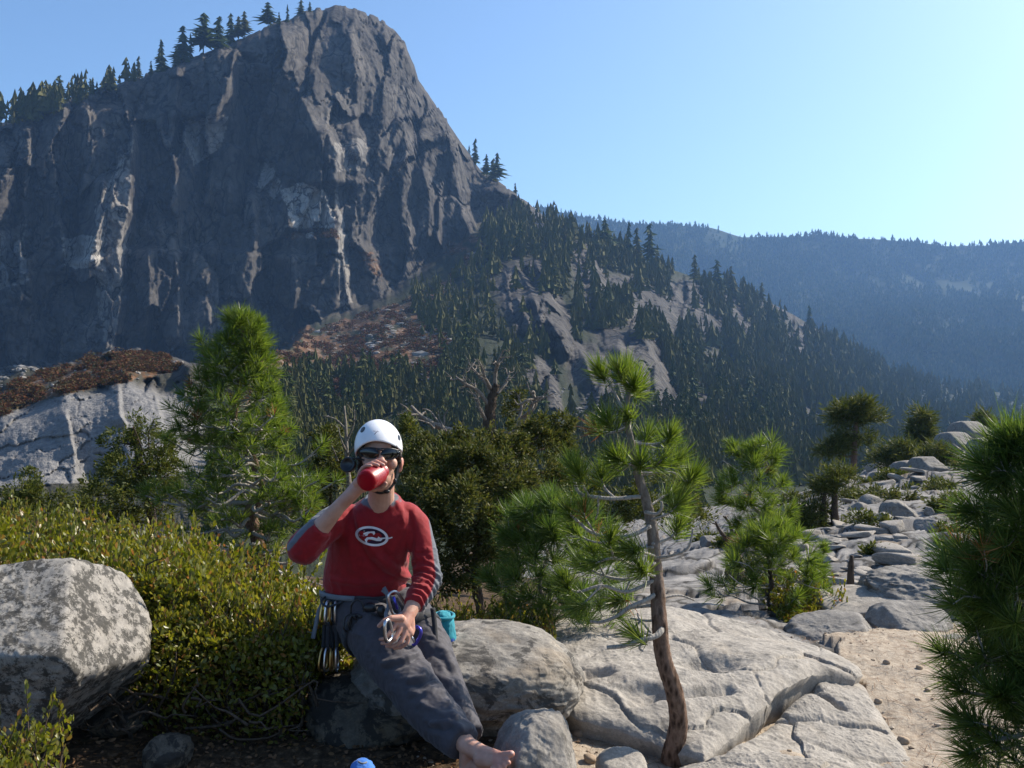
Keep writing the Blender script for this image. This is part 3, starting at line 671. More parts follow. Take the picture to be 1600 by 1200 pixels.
# ================================================================ near ground
GC = [(0, 0.5, 0), (-3, 0.5, 0), (3, 0.5, 0), (0, 3, 0.0), (-2, 3, .03), (2.2, 3.5, 0), (1.2, 4.2, 0), (1.4, 5.5, 0), (2.6, 5.5, 0.0), (-1.2, 4.6, .06), (-0.2, 4.4, 0.04), (-3, 5, .12), (0, 6.5, 0.0), (3.4, 7, -.06), (1.5, 6.8, -.02),
      (0, 8, -.40), (-3, 8, -.22), (-2.4, 9, -.25), (-3, 12, -.8), (0, 12, -1.1), (-6, 13, -.9), (4.2, 8.5, -.45), (2.5, 8.2, -.4), (3, 12, -1.0), (1.5, 10, -.8), (4.2, 14, -1.2), (6.4, 16, -1.07), (12.8, 32, -1.8), (13.4, 38, -2.6), (29.2, 60, -1.28), (21.3, 50, -2.4), (16, 30, -1.6), (35, 55, -1.3),
      (4.8, 18, -1.4), (3.6, 18, -1.5), (8.4, 28, -2.15), (6.1, 24, -1.95), (10.5, 34, -2.5), (5, 35, -6), (-2, 25, -4.5), (-10, 30, -5), (10, 48, -8), (-20, 40, -8), (22, 84, -9), (0, 60, -13), (42, 95, -7), (-30, 80, -16), (60, 80, -4), (-8, 20, -2.5), (2, 22, -3.2), (-16, 22, -3), (10, 9, -.2), (14, 18, -.8), (-6, 6, .2), (1.1, 4.7, -.10), (1.5, 4.6, -.12), (1.75, 4.9, -.06), (1.0, 3.9, -.10), (1.4, 4.0, -.10), (1.5, 5.1, -.06), (-8, 2, .1), (6, 3, .05)]
_gz = rbf([(a, b) for a, b, _ in GC], [c for *_, c in GC], 0.002)
SAND = [(0.2, 3.0), (0.1, 4.3), (0.45, 5.0), (1.0, 5.2), (1.9, 5.0), (1.95, 6.2), (2.7, 6.6), (3.6, 6.4), (4.2, 5), (4.2, 0), (0, 0)]
def ground_z(x, y, parts=False):
    x = np.asarray(x, float); y = np.asarray(y, float)
    z = _gz(x, y); q = np.stack([x, y, 0 * x], -1)
    wx = x + 0.35 * fbm(q * 1.3, 3, 2); wy = y + 0.35 * fbm(q * 1.3, 3, 3)
    sand = pip(wx, wy, SAND).astype(float)
    knoll = np.maximum(sstep(8.5, 12, y) * sstep(-1.5, 1.2, x - y * 0.12), sstep(5.5, 6.0, wy) * sstep(.3, .9, wx) * (1 - sand))
    z = z + 0.020 * fbm(q * 5, 4, 5) + .008 * fbm(q * 17, 3, 15) + (1 - sand) * 0.05 * fbm(q * 2.2, 4, 6) * sstep(2, 5, y)
    # fractured slabs of the knoll: tilted blocks in two sizes
    a = math.radians(-28); u = x * math.cos(a) + y * math.sin(a); v = -x * math.sin(a) + y * math.cos(a)
    s = np.clip(y / 16, 0.7, 2.0) * .45
    ca, cb, cc, e, ox, oy = cells(u / 2.6 + 0.3 * fbm(q * .7, 3, 8), v / 1.5 + 0.3 * fbm(q * .7, 3, 9), 4)
    z = z + knoll * s * ((ca - .5) * .34 + ox * (cb - .5) * .5 + oy * (cc - .6) * .4 - .10 * sstep(.06, 0, e))
    ca2, cb2, cc2, e2, ox2, oy2 = cells(u / .8 + .3 * fbm(q * 2, 2, 8), v / .5 + .3 * fbm(q * 2, 2, 9), 14)
    rub = knoll * sstep(-.1, .3, fbm(q * .35, 3, 31))
    z = z + rub * s * ((ca2 - .5) * .16 + ox2 * (cb2 - .5) * .25 - .07 * sstep(.12, 0, e2))
    if parts:
        crack = knoll * np.maximum(sstep(.045, 0.0, e), rub * .6 * sstep(.06, 0, e2))
        return z, sand, knoll, crack
    return z
def G(x, y): return float(ground_z(np.array([x * 1.0]), np.array([y * 1.0]))[0])

def make_ground():
    az = np.concatenate([np.linspace(-75, -33, 40)[:-1], np.linspace(-33, 33, 760), np.linspace(33, 75, 40)[1:]]); az = np.radians(az)
    rr = np.concatenate([np.linspace(-1.5, 1.9, 12)[:-1], np.geomspace(1.9, 120, 520)])
    A, D = np.meshgrid(az, rr, indexing='ij'); A = A.T; D = D.T
    X = np.tan(A * np.clip(1, 0, 1)) * np.maximum(D, 2.2); Y = D.copy()
    Z, sand, knoll, crack = ground_z(X, Y, True)
    R_, C_ = X.shape; i, j = np.meshgrid(np.arange(R_ - 1), np.arange(C_ - 1), indexing='ij')
    Q = np.stack([i * C_ + j, i * C_ + j + 1, (i + 1) * C_ + j + 1, (i + 1) * C_ + j], -1).reshape(-1, 4)
    me = fast_mesh('ground', np.stack([X, Y, Z], -1).reshape(-1, 3), Q, True, dict(sand=sand.ravel(), knoll=knoll.ravel(), crack=crack.ravel()))
    m, nt, out = mat('ground_soil'); n = N(nt); v = n.coord()
    f1 = n.noise(v, 3.0, 6, .65); f2 = n.noise(v, 26, 5, .7); f3 = n.noise(v, 140, 3, .7)
    sandc = n.mix(n.ramp(f2, [(.3, 0.0), (.7, 1.0)]), (.28, .225, .17), (.46, .395, .315)); sandc = n.mix(n.math('MULTIPLY', n.ramp(f3, [(.35, 1.0), (.5, 0.0)]), .5), sandc, (.20, .15, .105))
    sandc = n.mix(n.math('MULTIPLY', n.ramp(f1, [(.5, 0.0), (.7, 1.0)]), .45), sandc, (.26, .19, .13))
    litt = n.ramp(f2, [(.3, (.028, .020, .014)), (.5, (.07, .048, .03)), (.62, (.13, .085, .05)), (.75, (.22, .17, .12))])
    rockc = n.ramp(n.noise(v, 2.0, 7, .7), [(.3, (.115, .112, .11)), (.5, (.22, .21, .20)), (.7, (.34, .32, .30))])
    rockc = n.mix(n.math('MULTIPLY', n.ramp(n.noise(v, 5, 6, .75), [(.52, 0.0), (.6, 1.0)]), .55), rockc, (.16, .15, .14))
    rockc = n.mix(n.math('MULTIPLY', n.ramp(n.noise(v, .9, 5, .6), [(.56, 0.0), (.66, 1.0)]), .6), rockc, (.20, .145, .09))
    wn = nt.nodes.new('ShaderNodeTexNoise'); wn.inputs['Scale'].default_value = 1.2; wn.inputs['Detail'].default_value = 4; n.lk(v, wn.inputs['Vector']); sc2 = n.new('ShaderNodeVectorMath'); sc2.operation = 'SCALE'; sc2.inputs[3].default_value = .5; n.lk(wn.outputs['Color'], sc2.inputs[0]); dv = n.new('ShaderNodeVectorMath'); dv.operation = 'ADD'; n.lk(v, dv.inputs[0]); n.lk(sc2.outputs[0], dv.inputs[1])
    mp = nt.nodes.new('ShaderNodeMapping'); mp.inputs['Scale'].default_value = (1.3, .55, 1); mp.inputs['Rotation'].default_value = (0, 0, .5); n.lk(dv.outputs[0], mp.inputs['Vector']); ck = n.voro(mp.outputs[0], 1.0, 'DISTANCE_TO_EDGE'); rockc = n.mix(n.math('MULTIPLY', n.ramp(ck, [(.015, 1.0), (.05, 0.0)]), .8), rockc, (.03, .027, .023))
    rockc = n.mix(n.math('MULTIPLY', n.attr('crack'), .75), rockc, (.035, .032, .028))
    c = n.mix(n.attr('sand'), litt, sandc); c = n.mix(n.attr('knoll'), c, rockc)
    h = n.math('ADD', f2, n.math('MULTIPLY', f3, .4))
    n.lk(n.principled(c, .93, n.bump(h, .6, .02), .1), out.inputs[0])
    tag(link('ground', me, m), kind='structure')

# ================================================================ rocks
ICO = {s: ico_dirs(s) for s in (3, 4, 5, 6, 7)}
def boulder_data(name, c, r, planes=(), seed=0, rough=0.05, pw=14, sub=6, power=2.4, squash=None, fine=0.012):
    """rounded angular boulder: a soft super-ellipsoid cut by planes (normal, offset as share of the radius)"""
    V, T = ICO[sub]
    r = np.asarray(r, float); d = V
    rad = (np.abs(d) ** power).sum(1) ** (-1 / power)
    inv = (1 / rad) ** pw
    for nrm, off in planes:
        nn = np.asarray(nrm, float); nn /= np.linalg.norm(nn); dt = np.maximum(d @ nn, 1e-4); inv = inv + (dt / off) ** pw
    rad = inv ** (-1 / pw)
    rg = np.random.default_rng(seed)
    q = d * 1.3 + rg.uniform(0, 50, 3)
    rad = rad * (1 + rough * 1.6 * fbm(q, 3, seed) + rough * fbm(q * 3.1, 4, seed + 5, .55, True) + fine * fbm(q * 14, 4, seed + 9))
    W = d * rad[:, None] * r + np.asarray(c, float)
    return fast_mesh(name, W, T, True)

def rock(name, c, r, material, label, planes=(), group=None, cat='boulder', **kw):
    o = link(name, boulder_data(name, (0, 0, 0), r, planes, **kw), material); o.location = tuple(c)
    return tag(o, label, cat, group)

def slab(name, outline, ctrl, thick, material, label, edge=0.07, seed=0, nA=800, nR=150, under=0.0, cat='rock slab', cracks=(), dents=()):
    """a rock slab from its outline (px, py, distance) and its top surface"""
    O = np.array([P(*p) for p in outline]); O = smooth_path(np.concatenate([O, O[:1]]), 12)[:-1]
    C = np.array([P(*p) for p in ctrl]); allp = np.concatenate([O[::6], C]); f = rbf(allp[:, :2], allp[:, 2], .01)
    cen = O[:, :2].mean(0) if not len(C) else C[:, :2].mean(0)
    L = np.concatenate([[0], np.cumsum(np.linalg.norm(np.diff(np.concatenate([O, O[:1]]), axis=0), axis=1))]); tt = np.linspace(0, L[-1], nA, endpoint=False)
    Oc = np.concatenate([O, O[:1]]); Ox = np.interp(tt, L, Oc[:, 0]); Oy = np.interp(tt, L, Oc[:, 1])
    fr = 1 - (1 - np.linspace(0.02, 1, nR)) ** 1.4
    rows = []
    k = np.stack([Ox, Oy], -1) - cen
    un = k / np.linalg.norm(k, axis=1)[:, None]
    for g in fr:
        xy = cen + k * g
        wob = 0.035 * fbm(np.stack([xy[:, 0] * 3, xy[:, 1] * 3, np.full(nA, seed)], -1), 4, seed) * g
        xy = xy + un * wob[:, None]
        z = f(xy[:, 0], xy[:, 1])
        dist = (1 - g) * np.linalg.norm(k, axis=1)
        q = np.stack([xy[:, 0], xy[:, 1], np.full(nA, seed * 1.0)], -1)
        z = z + .040 * fbm(q * 1.4, 3, seed + 1) + .012 * fbm(q * 5, 4, seed + 2) + .007 * fbm(q * 19, 4, seed + 3, .6, True)
        ca, cb, cc, ed, ox, oy = cells(xy[:, 0] * 1.6 + .25 * fbm(q * 3, 2, 5), xy[:, 1] * 1.1 + .25 * fbm(q * 3, 2, 6), seed)
        z = z + .03 * (ox * (cb - .5) + oy * (cc - .5)) + .012 * (ca - .5) - .008 * sstep(.07, 0, ed)
        z = z - edge * np.exp(-dist / (edge * .8))
        for (cx, cy, cr, cd) in dents: z = z - cd * np.exp(-(((xy[:, 0] - cx) ** 2 + ((xy[:, 1] - cy) * 1.6) ** 2) / cr ** 2) ** 2)
        for (p, q2, w, dd) in cracks:
            p = np.array(p); q2 = np.array(q2); e = q2 - p; t = np.clip(((xy - p) @ e) / (e @ e), 0, 1); dd_ = np.linalg.norm(xy - p - t[:, None] * e + .03 * fbm(q * 6, 2, 4)[:, None], axis=1); z = z - dd * np.exp(-(dd_ / w) ** 2)
        rows.append(np.stack([xy[:, 0], xy[:, 1], z], -1))
    last = rows[-1]
    for j, (a, b) in enumerate([(.012, .15), (.02, .3), (.018, .5), (0.0, .75), (-.06, 1.0)]):
        w = last.copy(); w[:, :2] += un * (a + under * b ** .6); w[:, 2] -= thick * b; w[:, :2] += un * (.03 * fbm(np.stack([w[:, 0] * 6, w[:, 1] * 6, w[:, 2] * 9], -1), 3, seed + 8))[:, None]; rows.append(w)
    V = np.concatenate(rows + [[[cen[0], cen[1], float(f(cen[0], cen[1]))]]]); Rn = len(rows)
    i, j = np.meshgrid(np.arange(Rn - 1), np.arange(nA), indexing='ij'); j2 = (j + 1) % nA
    Q = np.stack([i * nA + j, (i + 1) * nA + j, (i + 1) * nA + j2, i * nA + j2], -1).reshape(-1, 4)
    a = sum(Ox[m] * Oy[(m + 1) % nA] - Ox[(m + 1) % nA] * Oy[m] for m in range(nA))
    T = np.array([(len(V) - 1, m, (m + 1) % nA) for m in range(nA)])
    if a < 0: Q = Q[:, ::-1]; T = T[:, ::-1]
    o = link(name, fast_mesh(name, V, [T, Q], True), material)
    return tag(o, label, cat)

def make_rocks():
    gl = granite('granite_pale', (.205, .188, .166), (.415, .378, .33), (.10, .092, .08), .55, (.33, .27, .20), .8, .45, .56)
    gg = granite('granite_grey', (.15, .14, .128), (.32, .298, .268), (.055, .052, .047), .55, (.24, .20, .15), 1.0, .5, .54)
    gb = granite('granite_lichen', (.19, .178, .162), (.38, .352, .312), (.04, .038, .034), .9, (.26, .235, .20), 2.3, .6, .482, dist=.12, prough=.82)
    gs = granite('granite_seat', (.12, .11, .098), (.36, .335, .295), (.035, .033, .031), .8, (.30, .21, .12), 1.1, .6, .53)
    gd = granite('granite_dark', (.06, .052, .043), (.16, .135, .10), (.02, .019, .018), .85, (.20, .13, .06), 1.3, .6, .47)  # brown stone, shade round seat and bush put partly into its colour
    # lichen boulder on the left
    rock('boulder', P(24, 1016, 3.85), (.455, .50, .41), gb, 'big pale boulder blotched with lichen at the left edge, its front in shade', [((.10, -.62, .80), .54), ((.05, -.90, -.40), .52), ((.85, -.1, .52), .72), ((.8, -.3, -.75), .74), ((0, 0, 1), .86), ((-.2, .5, .85), .8), ((1, -.4, .05), .90)], seed=3, rough=.026, pw=34, sub=7, power=3.0)
    # the rock he sits on
    rock('boulder', P(742, 1068, 4.52), (.575, .40, .265), gs, 'long rounded grey rock that the climber sits on', [((.05, -.35, .94), .90), ((0, -.8, -.6), .84), ((.9, -.1, -.5), .84), ((.95, 0, .45), .9)], seed=8, rough=.032, pw=10, sub=7, power=2.7, fine=.016)
    rock('boulder', P(585, 1118, 4.36), (.30, .26, .20), gd, 'brown stained rock in the shade under the seat rock', [((0, -.8, .5), .8), ((.3, -.6, -.7), .8), ((0, 0, 1), .85)], seed=18, rough=.06, sub=6, power=2.7)
    rock('boulder', P(836, 1196, 3.78), (.172, .20, .205), gg, 'small mottled grey boulder right of the bare foot', [((-.75, -.2, .65), .80), ((.3, -.7, .65), .86), ((.95, -.1, .3), .88), ((0, 0, 1), .95)], seed=21, rough=.05, sub=6, power=2.7)
    rock('boulder', P(262, 1178, 3.9), (.09, .11, .07), gd, 'low shaded stone under the bush between boulder and seat', [((0, -.6, .8), .8)], seed=25, rough=.07, sub=5)
    rock('boulder', P(185, 1120, 4.25), (.12, .12, .08), gd, 'stone lying in leaf litter behind the lichen boulder', [((0, -.6, .8), .8)], seed=26, rough=.07, sub=5)
    # big flat slabs
    slab('granite_slab', [(1100, 1164, 4.05), (1050, 1148, 4.15), (960, 1118, 4.32), (880, 1098, 4.44), (850, 1040, 4.90), (850, 975, 5.66), (930, 952, 6.05), (1040, 944, 6.24), (1140, 958, 6.19), (1255, 998, 5.86), (1335, 1034, 5.38), (1345, 1052, 5.14), (1290, 1046, 5.04), (1255, 1054, 4.90), (1180, 1110, 4.44)],
         [(1020, 1040, 4.90), (1120, 1020, 5.09), (1200, 1020, 5.18), (1000, 985, 5.57), (1100, 980, 5.76), (960, 1040, 4.80), (1060, 1095, 4.42), (1150, 1075, 4.63)], .30, gl, 'broad pale granite slab behind the slender pine', .035, 4, under=-.10, cat='rock slab',
         dents=[(1.02, 4.93, .16, .055), (.62, 4.55, .10, .05), (.42, 4.75, .09, .045)], cracks=[((.55, 4.45), (1.02, 4.6), .035, .05)])
    slab('granite_slab', [(1122, 1180, 4.10), (1200, 1122, 4.56), (1272, 1068, 5.02), (1305, 1056, 5.2), (1350, 1064, 5.25), (1375, 1100, 4.9), (1420, 1160, 4.4), (1440, 1230, 4.0), (1260, 1240, 3.75), (1130, 1200, 3.95)],
         [(1260, 1100, 4.75), (1300, 1085, 4.95), (1330, 1130, 4.6), (1220, 1135, 4.45), (1300, 1180, 4.2)], .28, gl, 'lower granite slab split from the broad one by a dark crack', .05, 9, cracks=[((1.42, 5.05), (1.62, 4.75), .03, .07), ((1.2, 4.6), (1.75, 4.55), .025, .045)], dents=[(1.48, 4.95, .12, .05)])
    slab('granite_slab', [(1040, 1196, 4.02), (1090, 1176, 4.02), (1160, 1166, 4.02), (1260, 1172, 3.92), (1330, 1190, 3.8), (1400, 1230, 3.6), (1250, 1290, 3.3), (1060, 1280, 3.3), (1000, 1230, 3.6)], [(1160, 1200, 3.75), (1220, 1210, 3.7), (1120, 1220, 3.6)], .2, gl, 'pale slab cut by the bottom edge of the view', .04, 13)
    rock('boulder', P(972, 1200, 3.95), (.10, .11, .07), gl, 'low pale stone at the bottom edge left of the pine trunk', [((0, -.3, .95), .7)], seed=31, rough=.06, sub=5)
    # boulders at the end of the sand path
    rock('boulder', P(1308, 1000, 6.35), (.31, .30, .17), gg, 'wedge shaped boulder between broad slab and sand path', [((-.3, -.35, .9), .62), ((.2, -.9, .2), .72), ((.85, -.3, .4), .78), ((-.7, -.5, .2), .8)], seed=41, rough=.05, sub=6, power=3)
    rock('boulder', P(1426, 992, 6.5), (.29, .30, .20), gg, 'squat boulder at the head of the sand path', [((.1, -.5, .85), .68), ((.05, -.95, .1), .78), ((.75, -.5, .1), .86), ((-.75, -.45, .4), .82)], seed=43, rough=.05, sub=6, power=3)
    rock('boulder', P(1434, 926, 7.3), (.40, .34, .20), gg, 'knobbly dark boulder topping the pile by the path', [((-.2, -.7, .7), .74), ((.5, -.6, .6), .8), ((0, 0, 1), .8)], seed=47, rough=.10, sub=6, power=2.6)
    rock('boulder', P(1352, 950, 7.2), (.34, .35, .14), gl, 'smooth brownish slab boulder leaning left of the pile', [((-.3, -.4, .85), .7), ((.1, -.9, -.2), .75)], seed=53, rough=.04, sub=6, power=2.8)
    rock('boulder', P(1500, 1025, 6.1), (.20, .2, .12), gg, 'half hidden boulder behind the needles of the right pine', [((0, -.6, .7), .75)], seed=57, rough=.06, sub=5)
    rock('boulder', P(1275, 968, 7.6), (.16, .2, .09), gl, 'small flat stone under the yellow green bush', [((0, -.4, .9), .7)], seed=58, rough=.06, sub=5)
    # the knoll
    def g_at(px, d): x = (px - 800) / F_PX * d; return np.array([x, d, G(x, d)])
    c = g_at(1402, 21); rock('boulder', c + [0, 0, .17], (.40, .40, .36), gg, 'dark round boulder perched alone on the pale knoll', [((-.3, -.9, .2), .78), ((.6, -.3, .7), .8)], seed=61, rough=.07, sub=5)
    for k, (px, d, s, lb) in enumerate([(1322, 36, .8, 'flat pale block by the foot of the flat topped pine'), (1385, 40, .9, 'dark block near the left rim of the knoll'), (1432, 43, 1.5, 'tall dark block leaning on the knoll below the bushy pine'), (1452, 38, 1.0, 'squared block right of the leaning dark block'), (1245, 24, .5, 'dark low rock on the knoll left of the junipers'), (1205, 25, .5, 'cubic dark rock behind the mid pine trunk'), (1500, 50, 1.6, 'pale block high on the right of the knoll'), (1520, 56, 1.7, 'dark block at the crest of the knoll'), (1545, 45, 1.2, 'blocky rock beside the right pine crown'), (1108, 17.5, .22, 'dark stone on bare rock left of the mid pine')]):
        c = g_at(px, d); rock('boulder', c + [0, 0, s * .2], (s * .75, s * .6, s * .5), gg, lb, [((.2, -.6, .7), .7), ((-.7, -.4, .2), .75), ((.8, .1, .4), .75), ((.1, -.9, -.1), .8)], seed=70 + k, rough=.035, sub=5, power=3.4, pw=30)
    prot = [boulder_data('rock_block', (0, 0, 0), (1, .7, .42), [(RNG.normal(0, 1, 3) * [1, 1, .7], RNG.uniform(.5, .75)) for _ in range(8)], seed=90 + k, rough=.03, sub=4, power=4, pw=40) for k in range(5)]
    for d in prot: d.materials.append(gl)
    for k in range(26):
        d = random.uniform(10.5, 34); px = random.uniform(1095, 1470); x = (px - 800) / F_PX * d
        if x < 2.4 + .11 * d: continue
        s = random.uniform(.14, .34) * (d / 16) ** .8; o = bpy.data.objects.new('boulder', bpy.data.objects['boulder.%03d' % random.choice([16, 17, 18, 19])].data); COL.objects.link(o); o.location = (x, d, G(x, d) + s * .1); o.scale = (s, s * .9, s * random.uniform(.7, 1.1)); o.rotation_euler = (random.uniform(-.4, .4), random.uniform(-.4, .4), random.uniform(0, 6.28)); tag(o, 'rough grey boulder sitting among the slabs of the knoll', 'boulder', 'grey boulders on the knoll')
    cnt = 0
    while cnt < 230:
        py = random.uniform(672, 930); d = 12 * (60 / 12) ** ((930 - py) / 258) * random.uniform(.85, 1.15); px = random.uniform(1085, 1580); x = (px - 800) / F_PX * d
        if x < 2.2 + .12 * d or fbm(np.array([[x * .35, d * .35, 0]]), 3, 31)[0] < -.05: continue
        z = G(x, d); ppy = 600 - (z - EYE) * F_PX / d
        if ppy < 660: continue
        s = random.choice([.12, .16, .2, .28, .4]) * (d / 22) ** .7
        o = bpy.data.objects.new('rock_block', prot[cnt % 5]); COL.objects.link(o); o.location = (x, d, z + s * .12); o.scale = (s * random.uniform(.8, 1.5), s, s * random.uniform(.5, 1.0)); o.rotation_euler = (random.uniform(-.25, .25), random.uniform(-.25, .25), random.uniform(-.9, .3))
        tag(o, 'loose pale rock block lying on the fractured knoll', 'rock', 'loose blocks on the knoll'); cnt += 1
    # gravel
    n_ = 5200; x = RNG.uniform(-.4, 3.8, n_); y = RNG.uniform(3.0, 6.6, n_); z, sd, kn, cr = ground_z(x, y, True); ok = RNG.uniform(0, 1, n_) < (.25 + .75 * (fbm(np.stack([x * 1.5, y * 1.5, 0 * x], -1), 3, 8) > .02)); x, y, z = x[ok], y[ok], z[ok]; n_ = len(x)
    V0, T0 = ico_dirs(1); s_ = .0035 * np.exp(RNG.normal(0, .55, n_)); VV = (V0[None] * RNG.uniform(.6, 1.2, (n_, len(V0), 1)) * s_[:, None, None] * np.array([1.2, 1, .7])) + np.stack([x, y, z + s_ * .3], -1)[:, None]
    gm, nt, out = mat('gravel'); n = N(nt); n.lk(n.principled(n.ramp(n.island(), [(0, (.16, .12, .09)), (.4, (.32, .25, .18)), (.7, (.42, .36, .29)), (1, (.24, .22, .2))]), .9, None, .2), out.inputs[0])
    tag(link('gravel', fast_mesh('gravel', VV.reshape(-1, 3), (T0[None] + (np.arange(n_) * len(V0))[:, None, None]).reshape(-1, 3), False), gm), kind='stuff')
    # stones on the sand
    sm = granite('sandstone_pebble', (.26, .19, .13), (.42, .33, .24), (.2, .15, .1), .3, (.36, .25, .15), 3, .4)
    for k, (px, py, d, s, lb) in enumerate([(1411, 1138, 4.5, .028, 'rounded ochre stone lying alone on the sand path'), (1372, 1094, 4.95, .02, 'buff pebble close to the edge of the lower slab'), (1380, 1108, 4.8, .016, 'small pebble just below the buff one on the path'), (1385, 1046, 5.5, .02, 'flat stick like stone at the top of the path'), (1437, 1052, 5.4, .02, 'pebble in the middle of the upper path'), (1450, 1075, 5.1, .016, 'tiny pebble right of centre on the path'), (922, 1190, 4.1, .03, 'brown stone in the sand left of the pine trunk'), (905, 1152, 4.4, .028, 'stone on gravel beside the mottled grey boulder'), (985, 1140, 4.4, .02, 'pebble below the dark undercut of the broad slab')]):
        x = (px - 800) / F_PX * d
        rock('stone', (x, d, G(x, d) + s * .4), (s, s * .9, s * .75), sm, lb, [(RNG.normal(0, 1, 3), .8) for _ in range(4)], seed=120 + k, rough=.08, sub=3, cat='stone')
# ================================================================ foliage
def perp(a):
    a = np.asarray(a, float); ref = np.where(np.abs(a[..., 2:3]) < .9, np.array([0, 0, 1.0]), np.array([1.0, 0, 0]))
    u = np.cross(a, ref); u /= np.linalg.norm(u, axis=-1)[..., None] + 1e-9
    return u, np.cross(a, u)

def needles(pos, axis, L, n, width, spread=(14, 72), back=.06, droop=.12, rg=RNG, bend=.18):
    """bundles of long needles at twig ends: pos (m,3), axis (m,3), L (m,)"""
    m = len(pos); pos = np.asarray(pos, float); axis = np.asarray(axis, float); axis /= np.linalg.norm(axis, axis=1)[:, None]
    L = np.broadcast_to(np.asarray(L, float), (m,)) * rg.uniform(.68, 1.12, m); keep_ = (rg.uniform(0, 1, (m, n)) < rg.uniform(.35, 1.0, (m, 1))).ravel()
    u, w = perp(axis)
    s = rg.uniform(0, 1, (m, n)); th = np.radians(spread[0] + (spread[1] - spread[0]) * s ** .8) ; ph = rg.uniform(0, 2 * math.pi, (m, n))
    d = axis[:, None] * np.cos(th)[..., None] + (u[:, None] * np.cos(ph)[..., None] + w[:, None] * np.sin(ph)[..., None]) * np.sin(th)[..., None]
    d[..., 2] -= droop * rg.uniform(0, 1, (m, n)); d /= np.linalg.norm(d, axis=-1)[..., None]
    b = pos[:, None] - axis[:, None] * (back * s * rg.uniform(.3, 1, (m, n)))[..., None]
    ln = L[:, None] * rg.uniform(.7, 1.12, (m, n))
    side = np.cross(d, rg.normal(0, 1, (m, n, 3))); side /= np.linalg.norm(side, axis=-1)[..., None] + 1e-9
    wd = width * rg.uniform(.7, 1.2, (m, n))[..., None] * .5
    mid = b + d * (ln * .55)[..., None]; bd = axis[:, None] * (ln * bend * .6)[..., None]
    tip = b + d * ln[..., None] + bd * rg.uniform(-.3, 1.0, (m, n))[..., None]
    V = np.stack([b - side * wd, b + side * wd, mid + side * wd, mid - side * wd, tip], 2).reshape(-1, 5, 3)[keep_].reshape(-1, 3)
    k = np.arange(int(keep_.sum()))[:, None] * 5
    return V, k + np.array([[3, 2, 4]]), k + np.array([[0, 1, 2, 3]])

def sprigs(pos, axis, L, n, width, spread=55, rg=RNG):
    m = len(pos); u, w = perp(axis)
    th = np.radians(rg.uniform(0, spread, (m, n))); ph = rg.uniform(0, 6.283, (m, n))
    d = axis[:, None] * np.cos(th)[..., None] + (u[:, None] * np.cos(ph)[..., None] + w[:, None] * np.sin(ph)[..., None]) * np.sin(th)[..., None]
    b = pos[:, None] + rg.normal(0, 1, (m, n, 3)) * (np.asarray(L) * .35 if np.ndim(L) == 0 else (L * .35)[:, None, None])
    ln = (np.asarray(L) * np.ones(m))[:, None] * rg.uniform(.5, 1.1, (m, n)); side = np.cross(d, rg.normal(0, 1, (m, n, 3))); side /= np.linalg.norm(side, axis=-1)[..., None] + 1e-9
    wd = (width * rg.uniform(.6, 1.3, (m, n)))[..., None]; mid = b + d * (ln * .5)[..., None]; tip = b + d * ln[..., None]
    V = np.stack([b, mid + side * wd, tip, mid - side * wd], 2).reshape(-1, 3); k = np.arange(m * n)[:, None] * 4
    return V, k + np.array([[0, 1, 2, 3]])

def leaves(pos, nrm, size, rg=RNG, ratio=.5):
    """oval leaves: pos (m,3), a direction each leaf points to"""
    m = len(pos); d = nrm / np.linalg.norm(nrm, axis=1)[:, None]; side = np.cross(d, rg.normal(0, 1, (m, 3))); side /= np.linalg.norm(side, axis=1)[:, None] + 1e-9
    up = np.cross(side, d); s = size * rg.uniform(.7, 1.25, m)[:, None]; w = side * s * ratio * .5
    V = np.stack([pos, pos + d * s * .28 + w * .85 + up * s * .05, pos + d * s * .66 + w + up * s * .03, pos + d * s, pos + d * s * .66 - w + up * s * .03, pos + d * s * .28 - w * .85 + up * s * .05], 1).reshape(-1, 3)
    k = np.arange(m)[:, None] * 6
    return V, np.concatenate([k + np.array([[0, 1, 2, 3]]), k + np.array([[0, 3, 4, 5]])])

def blade_obj(name, chunks, material, parent, kind='nq'):
    Vs = []; Ts = []; Qs = []; n = 0
    for c in chunks:
        if len(c) == 3: V, T, Q = c; Ts.append(T + n)
        else: V, Q = c
        Qs.append(Q + n); Vs.append(V); n += len(V)
    return link(name, fast_mesh(name, np.concatenate(Vs), ([np.concatenate(Ts)] if Ts else []) + [np.concatenate(Qs)], False), material, parent)

MATS = {}
def bark_mix():
    m, nt, out = mat('flaking_to_smooth_bark'); n = N(nt); v = n.coord((1, 1, .4)); a = n.noise(v, 46, 6, .7, .6); b = n.noise(v, 150, 4, .7); w = n.voro(v, 46)
    lo = n.mix(n.ramp(w, [(.15, 0.0), (.55, 1.0)]), (.045, .028, .020), n.ramp(a, [(.35, (.12, .075, .052)), (.65, (.23, .155, .115))])); hi = n.ramp(a, [(.35, (.11, .092, .078)), (.65, (.25, .22, .19))])
    sx = nt.nodes.new('ShaderNodeSeparateXYZ'); n.lk(n.coord(), sx.inputs[0]); z = n.math('ADD', sx.outputs[2], n.math('MULTIPLY', n.math('SUBTRACT', a, .5), .5))
    mr = nt.nodes.new('ShaderNodeMapRange'); mr.inputs[1].default_value = .62; mr.inputs[2].default_value = 1.0; n.lk(z, mr.inputs[0])
    n.lk(n.principled(n.mix(mr.outputs[0], lo, hi), .92, n.bump(n.math('ADD', n.math('MULTIPLY', w, .7), n.math('ADD', a, n.math('MULTIPLY', b, .5))), .7, .008), .1), out.inputs[0]); return m
